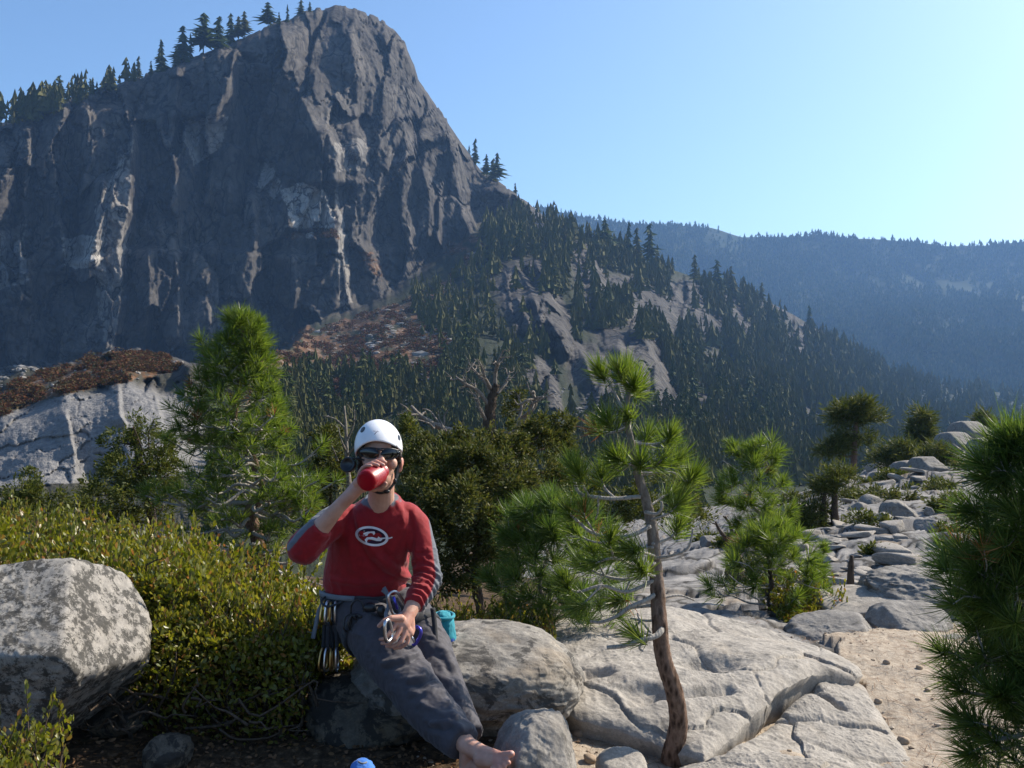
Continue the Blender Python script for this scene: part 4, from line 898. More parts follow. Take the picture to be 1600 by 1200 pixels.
def plant_mats():
    MATS['pine'] = leafmat('pine_needles', [(.048, .088, .012), (.075, .125, .018), (.105, .160, .026), (.150, .195, .045)], .50, .42, .45)
    MATS['pine_dark'] = leafmat('pine_needles_deep', [(.036, .072, .014), (.056, .105, .020), (.082, .135, .028), (.115, .160, .040)], .48, .45, .4)
    MATS['pine_dead'] = leafmat('dead_needles', [(.16, .06, .018), (.26, .12, .04), (.34, .19, .08)], .3, .6, .2)
    MATS['juniper'] = leafmat('juniper_sprays', [(.030, .046, .010), (.055, .074, .014), (.085, .100, .020), (.115, .118, .030)], .30, .6, .2)
    MATS['juniper_brown'] = leafmat('juniper_sprays_brown', [(.028, .040, .010), (.054, .068, .015), (.082, .094, .022), (.115, .108, .034)], .30, .6, .2)
    MATS['manzanita'] = leafmat('manzanita_leaves', [(.06, .08, .012), (.11, .13, .016), (.16, .17, .022), (.19, .185, .034), (.13, .145, .02), (.24, .13, .045)], .45, .35, .5)
    MATS['twig'] = bark('grey_twig', (.20, .18, .16), (.40, .37, .33), 120, .4)
    MATS['bark_mix'] = bark_mix()
    MATS['bark'] = bark('pine_bark', (.055, .035, .026), (.20, .13, .095), 70, 1.0)
    MATS['bark_young'] = bark('young_pine_bark', (.12, .10, .085), (.27, .235, .20), 90, .6)
    MATS['bark_dark'] = bark('dark_bark', (.035, .026, .02), (.10, .075, .055), 60, .9)
    MATS['snag'] = bark('weathered_wood', (.10, .08, .065), (.28, .245, .205), 90, .7)

def npath(a, b, k=6, wob=.06, up=0.0, rg=RNG):
    a = np.asarray(a, float); b = np.asarray(b, float); L = np.linalg.norm(b - a); t = np.linspace(0, 1, k)[:, None]
    p = a + (b - a) * t; o = rg.normal(0, wob * L, (k, 3)); o[0] = 0; o[-1] *= .3
    p = p + o * np.sin(t * math.pi * .9 + .1); p[:, 2] += up * L * (t[:, 0] ** 2 - t[:, 0]) * 2
    return smooth_path(p, 3)

def pine(label, base, top, prof, nb, L, nn, width, trunk_r, seed, name='pine_tree', mats=('pine', 'bark', 'bark_young'), t0=.15, sub=4, group=None, up=.35, side_bias=0.0, dead=0.0, wig=.03, flat=.0, depth=.9):
    """prof: list of (share of height, reach left px, reach right px)"""
    rg = np.random.default_rng(seed)
    d = base[2]; B = P(*base); B[2] = min(B[2], G(B[0], B[1]) + .05) if base[1] < 1190 else B[2]; T = P(top[0], top[1], d if len(top) < 3 else top[2]); px = d / F_PX
    root = empty(name, tuple(B), label, 'pine tree', group)
    H = np.linalg.norm(T - B)
    tp = npath(B - [0, 0, .05], T, 9, wig, 0, rg); rad = trunk_r * (1 - np.linspace(0, 1, len(tp)) * .86) * (1 + .35 * np.exp(-np.linspace(0, 1, len(tp)) * 22))
    tr = MB(); tr.tube(tp, rad, 10, True, .08); tw = MB(); tips = []; axs = []; dt = []; da = []
    tt = np.linspace(0, 1, len(tp))
    at = lambda t: np.array([np.interp(t, tt, tp[:, i]) for i in range(3)])
    hs = [q[0] for q in prof]
    for i in range(nb):
        t = t0 + (1 - t0) * ((i + rg.uniform(0, .8)) / nb) ** .9
        az = i * 2.39996 + rg.uniform(-.5, .5)
        cx, cy = math.cos(az), math.sin(az)
        reach = np.interp(t, hs, [q[1] for q in prof]) if cx < 0 else np.interp(t, hs, [q[2] for q in prof])
        mean = .5 * (np.interp(t, hs, [q[1] for q in prof]) + np.interp(t, hs, [q[2] for q in prof]))
        ln = math.hypot(reach * cx, mean * depth * cy) * px * rg.uniform(.72, 1.05)
        a = at(min(t, .97)); e = a + np.array([cx * ln, cy * ln, ln * (up * rg.uniform(.2, 1.3) + .9 * max(0, t - .75) - flat * (t < .5))])
        bp = npath(a, e, 5, .07, .18, rg); r0 = max(.004, trunk_r * (1 - t * .8) * .34)
        tw.tube(bp, np.linspace(r0, r0 * .4, len(bp)), 5, False)
        if rg.uniform() < dead:
            continue
        ends = [(bp[-1], bp[-1] - bp[-4])]
        for s in range(sub if ln > L * .7 else max(1, sub // 2)):
            q = rg.uniform(.42, .95); k = int(q * (len(bp) - 1)); ax = bp[k] - bp[max(k - 2, 0)]; ax = ax / (np.linalg.norm(ax) + 1e-9)
            dirn = ax * .6 + rg.normal(0, .6, 3) + [0, 0, .35]; dirn /= np.linalg.norm(dirn)
            e2 = bp[k] + dirn * min(L * rg.uniform(.5, 1.15), ln * .6)
            tw.tube(np.stack([bp[k], (bp[k] + e2) / 2 + rg.normal(0, .006, 3), e2]), [r0 * .4, r0 * .35, r0 * .3], 4, False); ends.append((e2, dirn + [0, 0, .25]))
        for p_, a_ in ends:
            a_ = a_ / (np.linalg.norm(a_) + 1e-9) + [0, 0, .25]
            (dt if rg.uniform() < .02 else tips).append(p_); (da if len(dt) and dt[-1] is p_ else axs).append(a_)
    tips.append(T); axs.append(np.array([0, 0, 1.0]))
    for s in range(4): tips.append(at(.93 + .02 * s) + rg.normal(0, .25 * L, 3)); axs.append(rg.normal(0, .5, 3) + [0, 0, .8])
    tr.build('trunk', MATS[mats[1]], root); tw.build('branches', MATS[mats[2]], root)
    blade_obj('needles', [needles(np.array(tips), np.array(axs), L, nn, width, rg=rg)], MATS[mats[0]], root)
    if dt: blade_obj('dead_needles', [needles(np.array(dt), np.array(da), L * .8, nn // 2, width, rg=rg)], MATS['pine_dead'], root)
    return root

def hero_pine():
    d = 4.14; rg = np.random.default_rng(77)
    root = empty('pine_tree', tuple(P(1050, 1182, d)), 'slender young pine with a bare crooked trunk in front of the broad slab', 'pine tree')
    line = [(1049, 1196, 22), (1050, 1180, 20), (1060, 1130, 18), (1053, 1080, 17), (1037, 1030, 16), (1031, 980, 15.5), (1027, 920, 14), (1023, 870, 12.5), (1018, 820, 11), (1009, 780, 9.5), (998, 745, 8.5), (990, 710, 7.5), (982, 670, 6), (978, 645, 5), (983, 612, 3.6), (988, 590, 3)]
    pts = np.array([P(x, y, d + .03 * math.sin(y / 60)) for x, y, r in line]); rr = np.array([r for *_, r in line]) * d / F_PX * .80
    sp = smooth_path(pts, 5); sr = np.interp(np.linspace(0, 1, len(sp)), np.linspace(0, 1, len(rr)), rr)
    sp = smooth_path(sp, 3); sr = np.interp(np.linspace(0, 1, len(sp)), np.linspace(0, 1, len(sr)), sr); lo = MB(); lo.tube(sp, sr, 22, True, .05); lo.build('trunk', MATS['bark_mix'], root)
    # limbs: points (px,py,dd) ; tufts at the end unless bare
    limbs = [([(981, 655, 0), (966, 625, .02), (952, 598, .03), (936, 578, .04)], 3, 1), ([(983, 615, 0), (972, 596, -.04), (966, 578, -.06)], 2.4, 1), ([(986, 600, 0), (983, 585, .05), (980, 574, .06)], 2.2, 1), ([(984, 612, 0), (990, 606, -.03), (991, 600, -.05)], 2, 1), ([(984, 618, 0), (994, 616, .05), (998, 612, .07)], 2, 1),
             ([(978, 650, 0), (965, 660, -.05), (955, 668, -.08), (946, 655, -.1)], 2.4, 1), ([(980, 660, 0), (984, 655, -.05), (980, 648, -.08)], 2, 1), ([(979, 668, 0), (955, 676, .06), (930, 670, .1)], 3, 2), ([(985, 688, 0), (1002, 690, .05), (1014, 680, .08)], 2.6, 1), ([(986, 692, 0), (1020, 694, -.04), (1040, 688, -.06), (1048, 678, -.07)], 2.8, 1),
             ([(992, 718, 0), (998, 728, -.10), (1001, 722, -.16)], 3, 1), ([(994, 728, 0), (1020, 730, -.06), (1034, 718, -.1)], 3, 1), ([(996, 738, 0), (1035, 738, .05), (1062, 716, .08)], 3, 1), ([(997, 742, 0), (1050, 738, -.03), (1070, 752, -.04), (1084, 744, -.05)], 2.6, 1), ([(991, 714, 0), (975, 722, -.06), (962, 712, -.1)], 2.6, 1), ([(990, 720, 0), (970, 736, .1), (955, 728, .14)], 2.6, 1),
             ([(1001, 776, 0), (960, 779, -.02), (925, 776, -.04), (905, 770, -.05), (897, 748, -.05), (894, 722, -.05)], 4.5, 1), ([(920, 776, -.04), (908, 752, -.1), (903, 738, -.12)], 2.6, 1), ([(962, 779, -.02), (945, 762, .05), (938, 738, .08)], 2.8, 1), ([(935, 777, -.03), (934, 800, -.02), (930, 812, 0)], 2.4, 0),
             ([(1008, 800, 0), (1026, 803, -.03), (1034, 794, -.05), (1033, 783, -.05)], 4, 0), ([(1016, 822, 0), (990, 836, -.04), (960, 840, -.06), (925, 832, -.06), (900, 812, -.05), (886, 798, -.05)], 4.5, 1), ([(960, 840, -.06), (940, 848, .05), (915, 842, .1), (895, 826, .12)], 2.8, 1), ([(930, 834, -.06), (916, 812, -.1), (912, 800, -.1)], 2.4, 2),
             ([(1020, 850, 0), (1034, 846, .06), (1050, 838, .1), (1062, 820, .1)], 3.4, 1), ([(1022, 872, 0), (1050, 868, -.06), (1075, 856, -.1), (1083, 826, -.12)], 3.4, 0), ([(1018, 812, 0), (1045, 802, -.08), (1060, 786, -.1)], 2.8, 1), ([(1014, 792, 0), (1036, 776, .08), (1052, 770, .1)], 2.6, 1),
             ([(1023, 880, 0), (995, 884, -.06), (960, 872, -.1), (930, 880, -.12)], 4, 1), ([(1024, 892, 0), (985, 905, .08), (945, 900, .12), (905, 880, .14)], 4, 1), ([(1025, 905, 0), (980, 925, -.03), (940, 915, -.06), (900, 925, -.08), (880, 905, -.1)], 4, 1), ([(960, 872, -.1), (952, 850, -.14), (955, 838, -.15)], 2.4, 1), ([(945, 900, .12), (930, 870, .12), (926, 858, .12)], 2.4, 1), ([(940, 915, -.06), (915, 940, -.1), (905, 948, -.1)], 2.4, 1),
             ([(1024, 900, 0), (1010, 896, -.1), (1000, 888, -.15)], 3, 1), ([(1022, 868, 0), (1000, 862, -.14), (985, 858, -.18)], 3, 1), ([(1021, 855, 0), (985, 858, .05), (955, 862, .08)], 3, 1), ([(985, 905, .08), (975, 930, .05), (965, 940, .03)], 2.4, 1),
             ([(1030, 925, 0), (1005, 940, -.04), (985, 948, -.05), (965, 962, -.05), (940, 972, -.04), (922, 971, -.03)], 5, 0), ([(1031, 945, 0), (1000, 948, .02), (978, 951, .03), (955, 957, .04)], 4, 3), ([(1034, 968, 0), (1010, 970, -.02), (985, 966, -.03)], 3.2, 0), ([(1001, 970, -.02), (985, 984, -.03), (958, 992, -.04), (940, 992, -.04)], 2.4, 0), ([(1020, 994, -.05), (1008, 978, -.06), (998, 966, -.06), (996, 958, -.06)], 2.4, 0), ([(1032, 972, 0), (1033, 985, -.05), (1022, 995, -.08), (998, 1001, -.1), (975, 1009, -.1), (948, 1012, -.1)], 7, 0), ([(1022, 994, -.08), (1010, 990, -.09), (990, 996, -.09)], 2.6, 1), ([(1006, 1000, -.09), (999, 1012, -.1), (1005, 1018, -.1)], 3, 0),
             ([(1028, 936, 0), (1060, 930, .04), (1085, 938, .06)], 3, 0)]
    tw = MB(); tips = []; ax = []; dp = []; dax = []; sp_ = []; sa = []
    for pts_, r, kind in limbs:
        q = smooth_path([P(x, y, d + dd) for x, y, dd in pts_], 4); tw.tube(q, np.linspace(r, r * .55, len(q)) * d / F_PX * .8, 7, True, .06)
        e = q[-1]; a = q[-1] - q[-4]; a = a / np.linalg.norm(a) + [0, 0, .35]
        if kind == 1: tips.append(e); ax.append(a); tips.append(e - (q[-1] - q[-4]) * .35); ax.append(a + rg.normal(0, .3, 3))
        if kind == 2: dp.append(e); dax.append(a); tips.append(e + [0, 0, .012]); ax.append(a + [0, 0, .6])
        if kind == 3: sp_.append(q[-5]); sa.append(np.array([-.3, -.2, -.8]))
    tw.build('branches', MATS['twig'], root)
    blade_obj('needles', [needles(np.array(tips), np.array(ax), 0.118, 150, .0030, (8, 68), .07, .06, rg)], MATS['pine'], root)
    blade_obj('dead_needles', [needles(np.array(dp + sp_), np.array(dax + sa), .085, 60, .0028, (10, 70), .05, .3, rg)], MATS['pine_dead'], root)

def blob_tree(name, label, cat, base, trunk_pts, blobs, leaf, wood, seed, L=.06, dens=260, width=.010, n=9, trunk_r=.06, twigs=(), group=None, limbs=True, spread=62):
    """trunk + limbs to clumps of scale-leaf sprays; blobs: (px, py, d, rx px, ry px)"""
    rg = np.random.default_rng(seed); B = P(*base); root = empty(name, tuple(B), label, cat, group)
    mb = MB(); q = smooth_path([P(*p) for p in trunk_pts], 5); mb.tube(q, np.linspace(trunk_r, trunk_r * .35, len(q)), 9, True, .14)
    pos = []; ax = []
    for (px, py, d, rx, ry) in blobs:
        c = P(px, py, d); r = np.array([rx, (rx + ry) * .5, ry]) * d / F_PX
        if limbs:
            k = np.argmin(np.linalg.norm(q - c + [0, 0, .3 * ry * d / F_PX], axis=1)); mb.tube(npath(q[k], c, 4, .08, .1, rg), np.linspace(trunk_r * .3, .006, 10), 5, False)
        m = int(dens * (rx * ry) / 900)
        ns = 9; sc_ = rg.normal(0, 1, (ns, 3)); sc_ /= np.linalg.norm(sc_, axis=1)[:, None]; sr_ = rg.uniform(.18, .48, ns); so_ = rg.uniform(.5, 1.25, ns)
        v = rg.normal(0, 1, (m, 3)); v /= np.linalg.norm(v, axis=1)[:, None]; pick_ = rg.integers(0, ns, m)
        rad = (.45 + .6 * rg.uniform(0, 1, m) ** .6) * (1 + .45 * fbm(v * 2.2 + seed + px, 2, seed))
        loc_ = (sc_ * so_[:, None])[pick_] * r + v * (sr_[pick_] * rg.uniform(.3, 1.1, m))[:, None] * r.mean(); core = rg.uniform(0, 1, m) < .22
        p = c + np.where(core[:, None], v * (rad * .8)[:, None] * r, loc_)
        pos.append(p); ax.append(v * [1, 1, .5] + (p - c) / (np.linalg.norm(p - c, axis=1)[:, None] + 1e-6) * .6 + [0, 0, .35] + rg.normal(0, .25, (m, 3)))
    pos = np.concatenate(pos); ax = np.concatenate(ax); ax /= np.linalg.norm(ax, axis=1)[:, None]
    for line, r in twigs:
        s = smooth_path([P(*p) for p in line], 4); mb.tube(s, np.linspace(r, r * .25, len(s)), 6, True, .12)
    mb.build('trunk', MATS[wood], root)
    blade_obj('foliage', [sprigs(pos, ax, L, n, width, spread, rg)], MATS[leaf], root)
    return root

def snag(label, base, lines, seed, wood='snag', name='dead_tree', cat='dead tree', forks=3, group=None, tw=None):
    rg = np.random.default_rng(seed); root = empty(name, tuple(P(*base)), label, cat, group); mb = MB(); tr = MB()
    for i, (line, r) in enumerate(lines):
        q = smooth_path([P(*p) for p in line], 5); t = tr if i == 0 else mb; t.tube(q, np.linspace(r, r * .3, len(q)), 9, True, .16)
        for k in range(forks if i else 0):
            j = rg.integers(len(q) // 3, len(q) - 1); a = q[j] - q[max(j - 3, 0)]; a = a / (np.linalg.norm(a) + 1e-9); L = np.linalg.norm(q[-1] - q[0]) * rg.uniform(.15, .4)
            dr = a + rg.normal(0, .65, 3); dr /= np.linalg.norm(dr); e = q[j] + dr * L; p2 = npath(q[j], e, 4, .14, .1, rg); mb.tube(p2, np.linspace(r * .35, r * .1, len(p2)), 5, False)
            if rg.uniform() < .6: e2 = p2[6] + (dr + rg.normal(0, .8, 3)) * L * .4; p3 = npath(p2[6], e2, 3, .1, 0, rg); mb.tube(p3, np.linspace(r * .2, r * .07, len(p3)), 4, False)
    tr.build('trunk', MATS[tw or wood], root)
    if mb.n: mb.build('branches', MATS[wood], root)
    return root

def shrub_mass(label, top, plan, front, count, size, seed, name='shrub', cat='shrub', leaf='manzanita', stems=60, group=None, lump=.10, fdepth=.14, ground=None):
    """low broad-leaved bush: top surface through (px,py,d) points, plan outline in metres, leafy front wall"""
    rg = np.random.default_rng(seed); C = np.array([P(*p) for p in top]); f = rbf(C[:, :2], C[:, 2], .02)
    xs = [p[0] for p in plan]; ys = [p[1] for p in plan]; cen = (np.mean(xs), np.mean(ys))
    root = empty(name, (cen[0], cen[1], G(*cen)), label, cat, group)
    x = rg.uniform(min(xs), max(xs), count * 4); y = rg.uniform(min(ys), max(ys), count * 4)
    ok = pip(x, y, plan); x = x[ok][:count]; y = y[ok][:count]
    zt = f(x, y) + lump * 1.6 * fbm(np.stack([x * 3.2, y * 3.2, 0 * x], -1), 3, seed) + .5 * lump * fbm(np.stack([x * 11, y * 11, 0 * x], -1), 2, seed + 3)
    pos = np.stack([x, y, zt - rg.exponential(.055, len(x))], -1)
    nr = np.stack([rg.normal(0, .55, len(x)), rg.normal(0, .55, len(x)), .8 + rg.uniform(0, .5, len(x))], -1)
    if front:
        nf = int(count * front[2]); (ax, ay), (bx, by) = front[0], front[1]; t = rg.uniform(0, 1, nf)
        fx = ax + (bx - ax) * t; fy = ay + (by - ay) * t; z1 = f(fx, fy); z0 = front[3] * np.ones(nf); u = rg.uniform(0, 1, nf) ** .7
        fz = z0 + (z1 - z0) * u; bulge = .10 * np.sin(u * math.pi) + .09 * fbm(np.stack([fx * 4, fz * 5, 0 * fx], -1), 3, seed + 7)
        fp = np.stack([fx + rg.normal(0, .02, nf), fy - bulge + rg.exponential(fdepth * .6, nf), fz], -1)
        keep = rg.uniform(0, 1, nf) < .5 + .5 * u; fp = fp[keep]
        pos = np.concatenate([pos, fp]); nr = np.concatenate([nr, np.stack([rg.normal(0, .6, len(fp)), rg.normal(-.3, .5, len(fp)), rg.normal(.55, .4, len(fp))], -1)])
    ns = count // 45; i0 = rg.integers(0, len(x), ns); sb = np.stack([x, y, zt], -1)[i0]; sd = np.stack([rg.normal(0, .35, ns), rg.normal(0, .35, ns), np.ones(ns)], -1); sl = rg.uniform(.05, .16, ns) * (size / .03)
    for q_ in np.linspace(.15, 1, 9): pos = np.concatenate([pos, sb + sd * (sl * q_)[:, None]]); nr = np.concatenate([nr, sd + rg.normal(0, .7, (ns, 3)) * (1.15 - q_)])
    mb = MB()
    for k in range(min(ns, 400)): mb.tube(np.stack([sb[k] - sd[k] * .05, sb[k] + sd[k] * sl[k]]), [.003, .0015], 4, False)
    for k in range(stems):
        i = rg.integers(len(pos)); e = pos[i]; b = np.array([e[0] + rg.normal(0, .25), e[1] + rg.uniform(.0, .5), 0]); b[2] = G(b[0], b[1]) - .02
        mb.tube(npath(b, e, 5, .1, .1, rg), np.linspace(.011, .003, 13), 5, False)
    if mb.n: mb.build('branches', MATS['bark_dark'], root)
    blade_obj('leaves', [leaves(pos, nr, size, rg)], MATS[leaf], root)
    return root

def make_plants():
    plant_mats(); hero_pine()
    pine('full bushy pine standing behind the manzanita on the left', (405, 896, 9.0), (374, 492), [(0, 80, 60), (.12, 155, 100), (.3, 180, 128), (.42, 140, 130), (.5, 112, 84), (.62, 104, 108), (.75, 78, 54), (.88, 44, 34), (1, 12, 14)], 112, .15, 60, .0055, .075, 5, mats=('pine', 'bark', 'twig'), t0=.06, sub=5, up=.22, depth=.8)
    pine('low bushy young pine crowding the left of the slender pine', (852, 985, 5.6), (846, 792), [(0, 70, 110), (.3, 95, 150), (.6, 75, 120), (.85, 45, 70), (1, 25, 30)], 46, .13, 90, .0036, .022, 6, mats=('pine_dark', 'bark_young', 'twig'), t0=.08, sub=4, up=.35)
    pine('young pine with a clumped crown over a bare stem right of the slender pine', (1196, 822, 8.6), (1176, 704), [(0, 8, 10), (.5, 40, 20), (.65, 62, 40), (.85, 56, 46), (1, 30, 36)], 24, .14, 84, .0046, .04, 7, mats=('pine', 'bark_young', 'twig'), t0=.52, sub=4, up=.12, dead=.12)
    pine('low spreading pine under the clumped young pine, at the back of the broad slab', (1205, 925, 7.4), (1198, 838), [(0, 150, 60), (.35, 140, 84), (.7, 50, 74), (1, 20, 26)], 30, .13, 84, .0042, .03, 8, mats=('pine', 'bark_dark', 'twig'), t0=.05, sub=4, up=.3, dead=.1)
    pine('dense dark pine filling the right edge, closest to the viewer', (1640, 1420, 3.2), (1604, 690), [(0, 120, 100), (.29, 128, 120), (.40, 132, 120), (.5, 112, 120), (.56, 92, 120), (.66, 118, 110), (.75, 108, 100), (.87, 80, 80), (.95, 44, 60), (1, 12, 30)], 84, .125, 112, .0030, .045, 9, mats=('pine_dark', 'bark', 'twig'), t0=.16, sub=5, up=.12, depth=.6)
    # junipers
    blob_tree('juniper_tree', 'dark twisted juniper between the grey slab and the bushy pine', 'juniper', (236, 852, 12), [(240, 862, 12), (236, 800, 12), (222, 740, 12), (212, 690, 12), (206, 668, 12)],
              [(222, 676, 12, 30, 20), (190, 690, 11.8, 26, 22), (250, 690, 12.2, 24, 24), (200, 730, 11.7, 44, 26), (245, 728, 12, 32, 28), (170, 752, 12, 40, 26), (215, 775, 11.6, 46, 30), (150, 775, 12.3, 36, 24), (190, 812, 11.8, 42, 26), (255, 790, 12.2, 26, 30), (262, 740, 12.3, 22, 26)], 'juniper', 'bark_dark', 3, .07, 150, .010, 8, .07,
              [([(228, 720, 11.9), (214, 680, 11.8), (207, 664, 11.7)], .012), ([(235, 720, 12), (232, 680, 12), (240, 655, 12)], .01)])
    blob_tree('juniper_tree', 'low olive juniper at the left edge behind the manzanita', 'juniper', (60, 830, 11), [(64, 840, 11), (60, 800, 11), (48, 760, 11)],
              [(30, 770, 11, 44, 24), (80, 782, 11, 46, 26), (10, 800, 10.8, 40, 24), (120, 800, 11.2, 34, 22), (60, 812, 10.6, 60, 22), (48, 745, 11.2, 14, 14)], 'juniper', 'bark_dark', 4, .06, 170, .009, 8, .04)
    blob_tree('juniper_tree', 'big spreading juniper behind the climber with brownish green clumps', 'juniper', (752, 962, 8.6), [(755, 968, 8.6), (742, 900, 8.6), (748, 840, 8.8), (760, 780, 9), (770, 730, 9.2)],
              [(705, 700, 9.2, 34, 26), (770, 692, 9.4, 34, 24), (825, 668, 9.8, 30, 18), (880, 664, 10, 24, 16), (740, 720, 9, 50, 34), (690, 735, 8.8, 44, 34), (660, 775, 8.6, 36, 40), (720, 780, 8.4, 60, 36), (790, 705, 9.4, 50, 32), (840, 690, 9.8, 48, 26), (870, 680, 10, 34, 20), (800, 760, 8.8, 56, 34), (850, 740, 9.2, 40, 30), (690, 835, 8.4, 40, 34), (760, 835, 8.4, 44, 34), (720, 890, 8.5, 34, 30), (790, 800, 8.6, 40, 30), (800, 870, 8.8, 40, 26), (690, 920, 8.7, 26, 18), (655, 720, 9.2, 22, 22)], 'juniper_brown', 'bark_dark', 6, .06, 190, .009, 9, .05)
    blob_tree('juniper_tree', 'narrow green juniper shoot just right of the helmet', 'juniper', (646, 770, 10.5), [(648, 790, 10.5), (646, 730, 10.5), (642, 660, 10.5)], [(640, 652, 10.5, 10, 9), (636, 668, 10.4, 12, 12), (650, 682, 10.5, 15, 13), (640, 700, 10.4, 18, 15), (655, 718, 10.5, 18, 16), (648, 742, 10.4, 24, 18)], 'juniper', 'bark_dark', 7, .06, 260, .009, 8, .018)
    blob_tree('juniper_tree', 'brown green juniper left of the helmet under the bleached dead stem', 'juniper', (515, 770, 10), [(518, 800, 10), (515, 740, 10), (512, 690, 10)], [(512, 690, 10, 26, 26), (520, 720, 9.9, 24, 26), (500, 742, 10, 20, 26), (530, 760, 9.8, 22, 26), (505, 790, 9.9, 26, 24)], 'juniper_brown', 'bark_dark', 8, .06, 190, .009, 8, .02)
    snag('bleached bare stem with forked twigs just left of the helmet', (545, 760, 9.6), [([(546, 770, 9.6), (542, 720, 9.6), (541, 680, 9.6), (538, 634, 9.6)], .03), ([(541, 690, 9.6), (552, 665, 9.55), (554, 640, 9.5)], .014), ([(541, 672, 9.6), (524, 655, 9.65), (505, 650, 9.7)], .012), ([(542, 712, 9.6), (556, 695, 9.5), (560, 678, 9.5)], .013), ([(541, 705, 9.6), (534, 690, 9.5), (529, 670, 9.5)], .012), ([(528, 720, 9.6), (522, 705, 9.5), (518, 695, 9.5)], .01)], 31, forks=2)
    snag('gnarled dead topped juniper with antler like bare branches above the climber', (764, 760, 14), [([(764, 800, 14), (766, 720, 14), (764, 670, 14), (768, 625, 14), (776, 600, 14)], .15), ([(768, 640, 14), (748, 612, 13.9), (728, 600, 13.8), (712, 588, 13.8)], .036), ([(770, 628, 14), (760, 600, 14), (744, 582, 14.1), (732, 568, 14.1)], .03), ([(774, 610, 14), (774, 585, 14), (778, 565, 13.9), (786, 548, 13.9)], .036), ([(776, 615, 14), (790, 600, 14.1), (796, 580, 14.2)], .032), ([(768, 608, 14), (758, 590, 13.8), (752, 570, 13.7)], .028),
         ([(772, 690, 14), (800, 672, 13.9), (822, 650, 13.8), (836, 630, 13.7), (832, 615, 13.7)], .07), ([(800, 672, 13.9), (815, 640, 14), (806, 612, 14)], .03), ([(764, 690, 14), (730, 680, 13.8), (690, 668, 13.6), (660, 652, 13.5), (642, 634, 13.5)], .065), ([(762, 660, 14), (750, 640, 13.8), (745, 622, 13.8)], .03)], 32, wood='snag', forks=9, tw='bark_dark')
    blob_tree('juniper_tree', 'sparse olive juniper clumps on the dead topped tree right limb', 'juniper', (800, 690, 14.3), [(800, 720, 14.3), (805, 680, 14.3), (812, 640, 14.2)], [(812, 622, 14.1, 22, 10), (800, 640, 14.2, 20, 12), (745, 690, 14.2, 22, 16), (800, 690, 14.2, 34, 22)], 'juniper_brown', 'bark_dark', 9, .08, 170, .012, 8, .03)
    blob_tree('juniper_tree', 'dull green scrub filling the gully left of the slender pine top', 'juniper', (900, 800, 12), [(900, 830, 12), (900, 780, 12), (905, 740, 12)], [(880, 720, 12, 34, 26), (910, 760, 12, 40, 30), (940, 800, 12, 44, 26), (870, 790, 12, 36, 30), (1060, 760, 13, 40, 26), (1040, 800, 12, 50, 30), (1080, 800, 13.5, 30, 20), (985, 790, 12, 40, 30)], 'juniper', 'bark_dark', 10, .07, 150, .010, 8, .03, limbs=False)
    # trees of the knoll
    g = lambda px, d: 600 + (EYE - G((px - 800) / F_PX * d, d)) * F_PX / d
    b = g(1332, 38); blob_tree('pine_tree', 'flat topped wind bent pine on the left rim of the knoll', 'pine tree', (1332, b, 38), [(1330, b + 4, 38), (1334, 720, 38), (1336, 680, 38), (1339, 645, 38)], [(1318, 640, 38, 22, 9), (1345, 636, 38, 26, 10), (1362, 652, 38, 14, 6), (1310, 655, 38, 14, 6), (1335, 650, 38, 26, 7), (1346, 686, 38, 14, 6), (1316, 690, 38, 18, 9), (1300, 704, 38, 16, 9)], 'juniper', 'bark', 11, 0.408, 520, 0.0217, 8, 0.158)['label']
    b = g(1304, 21); blob_tree('juniper_tree', 'dark ragged juniper pair at the foot of the flat topped pine', 'juniper', (1304, b, 21), [(1306, b + 6, 21), (1304, 800, 21), (1305, 755, 21)], [(1300, 752, 21, 24, 14), (1318, 740, 21, 14, 10), (1285, 765, 21, 16, 10), (1272, 815, 21, 32, 26), (1258, 800, 21, 22, 18), (1316, 835, 21, 18, 16), (1288, 850, 21, 28, 14)], 'juniper', 'bark_dark', 12, 0.221, 380, 0.0112, 8, 0.115, [([(1284, 858, 21), (1286, 810, 21), (1288, 770, 21)], .12)])
    b = g(1440, 52); blob_tree('pine_tree', 'upright bushy pine near the top of the knoll', 'pine tree', (1440, b, 52), [(1438, b + 4, 52), (1440, 690, 52), (1441, 650, 52)], [(1440, 652, 52, 13, 8), (1446, 668, 52, 15, 9), (1434, 672, 52, 13, 9), (1440, 688, 52, 15, 9), (1428, 712, 52, 14, 12)], 'juniper', 'bark', 13, 0.544, 600, 0.0279, 8, 0.144)
    b = g(1533, 60); blob_tree('pine_tree', 'small dark conifer at the very crest of the knoll', 'pine tree', (1533, b, 60), [(1534, b + 4, 60), (1534, 665, 60), (1534, 648, 60)], [(1534, 656, 60, 8, 8), (1531, 668, 60, 12, 7), (1540, 660, 60, 10, 8)], 'juniper', 'bark', 14, 0.510, 800, 0.0310, 8, 0.094)
    b = g(1402, 46); blob_tree('juniper_tree', 'leaning olive juniper scrub left of the upright bushy pine', 'juniper', (1402, b, 46), [(1408, b + 4, 46), (1404, 715, 46), (1400, 700, 46)], [(1400, 702, 46, 16, 10), (1385, 718, 46, 18, 10), (1415, 708, 46, 14, 9), (1395, 728, 46, 18, 9)], 'juniper', 'bark', 15, 0.476, 560, 0.0248, 8, 0.115)
    b = g(1470, 42); blob_tree('juniper_tree', 'dark bushy juniper right of the leaning dark block', 'juniper', (1470, b, 42), [(1470, b + 4, 42), (1468, 720, 42), (1465, 700, 42)], [(1462, 712, 42, 16, 12), (1476, 722, 42, 12, 12), (1450, 722, 42, 14, 10)], 'juniper', 'bark', 16, 0.442, 560, 0.0217, 8, 0.101)
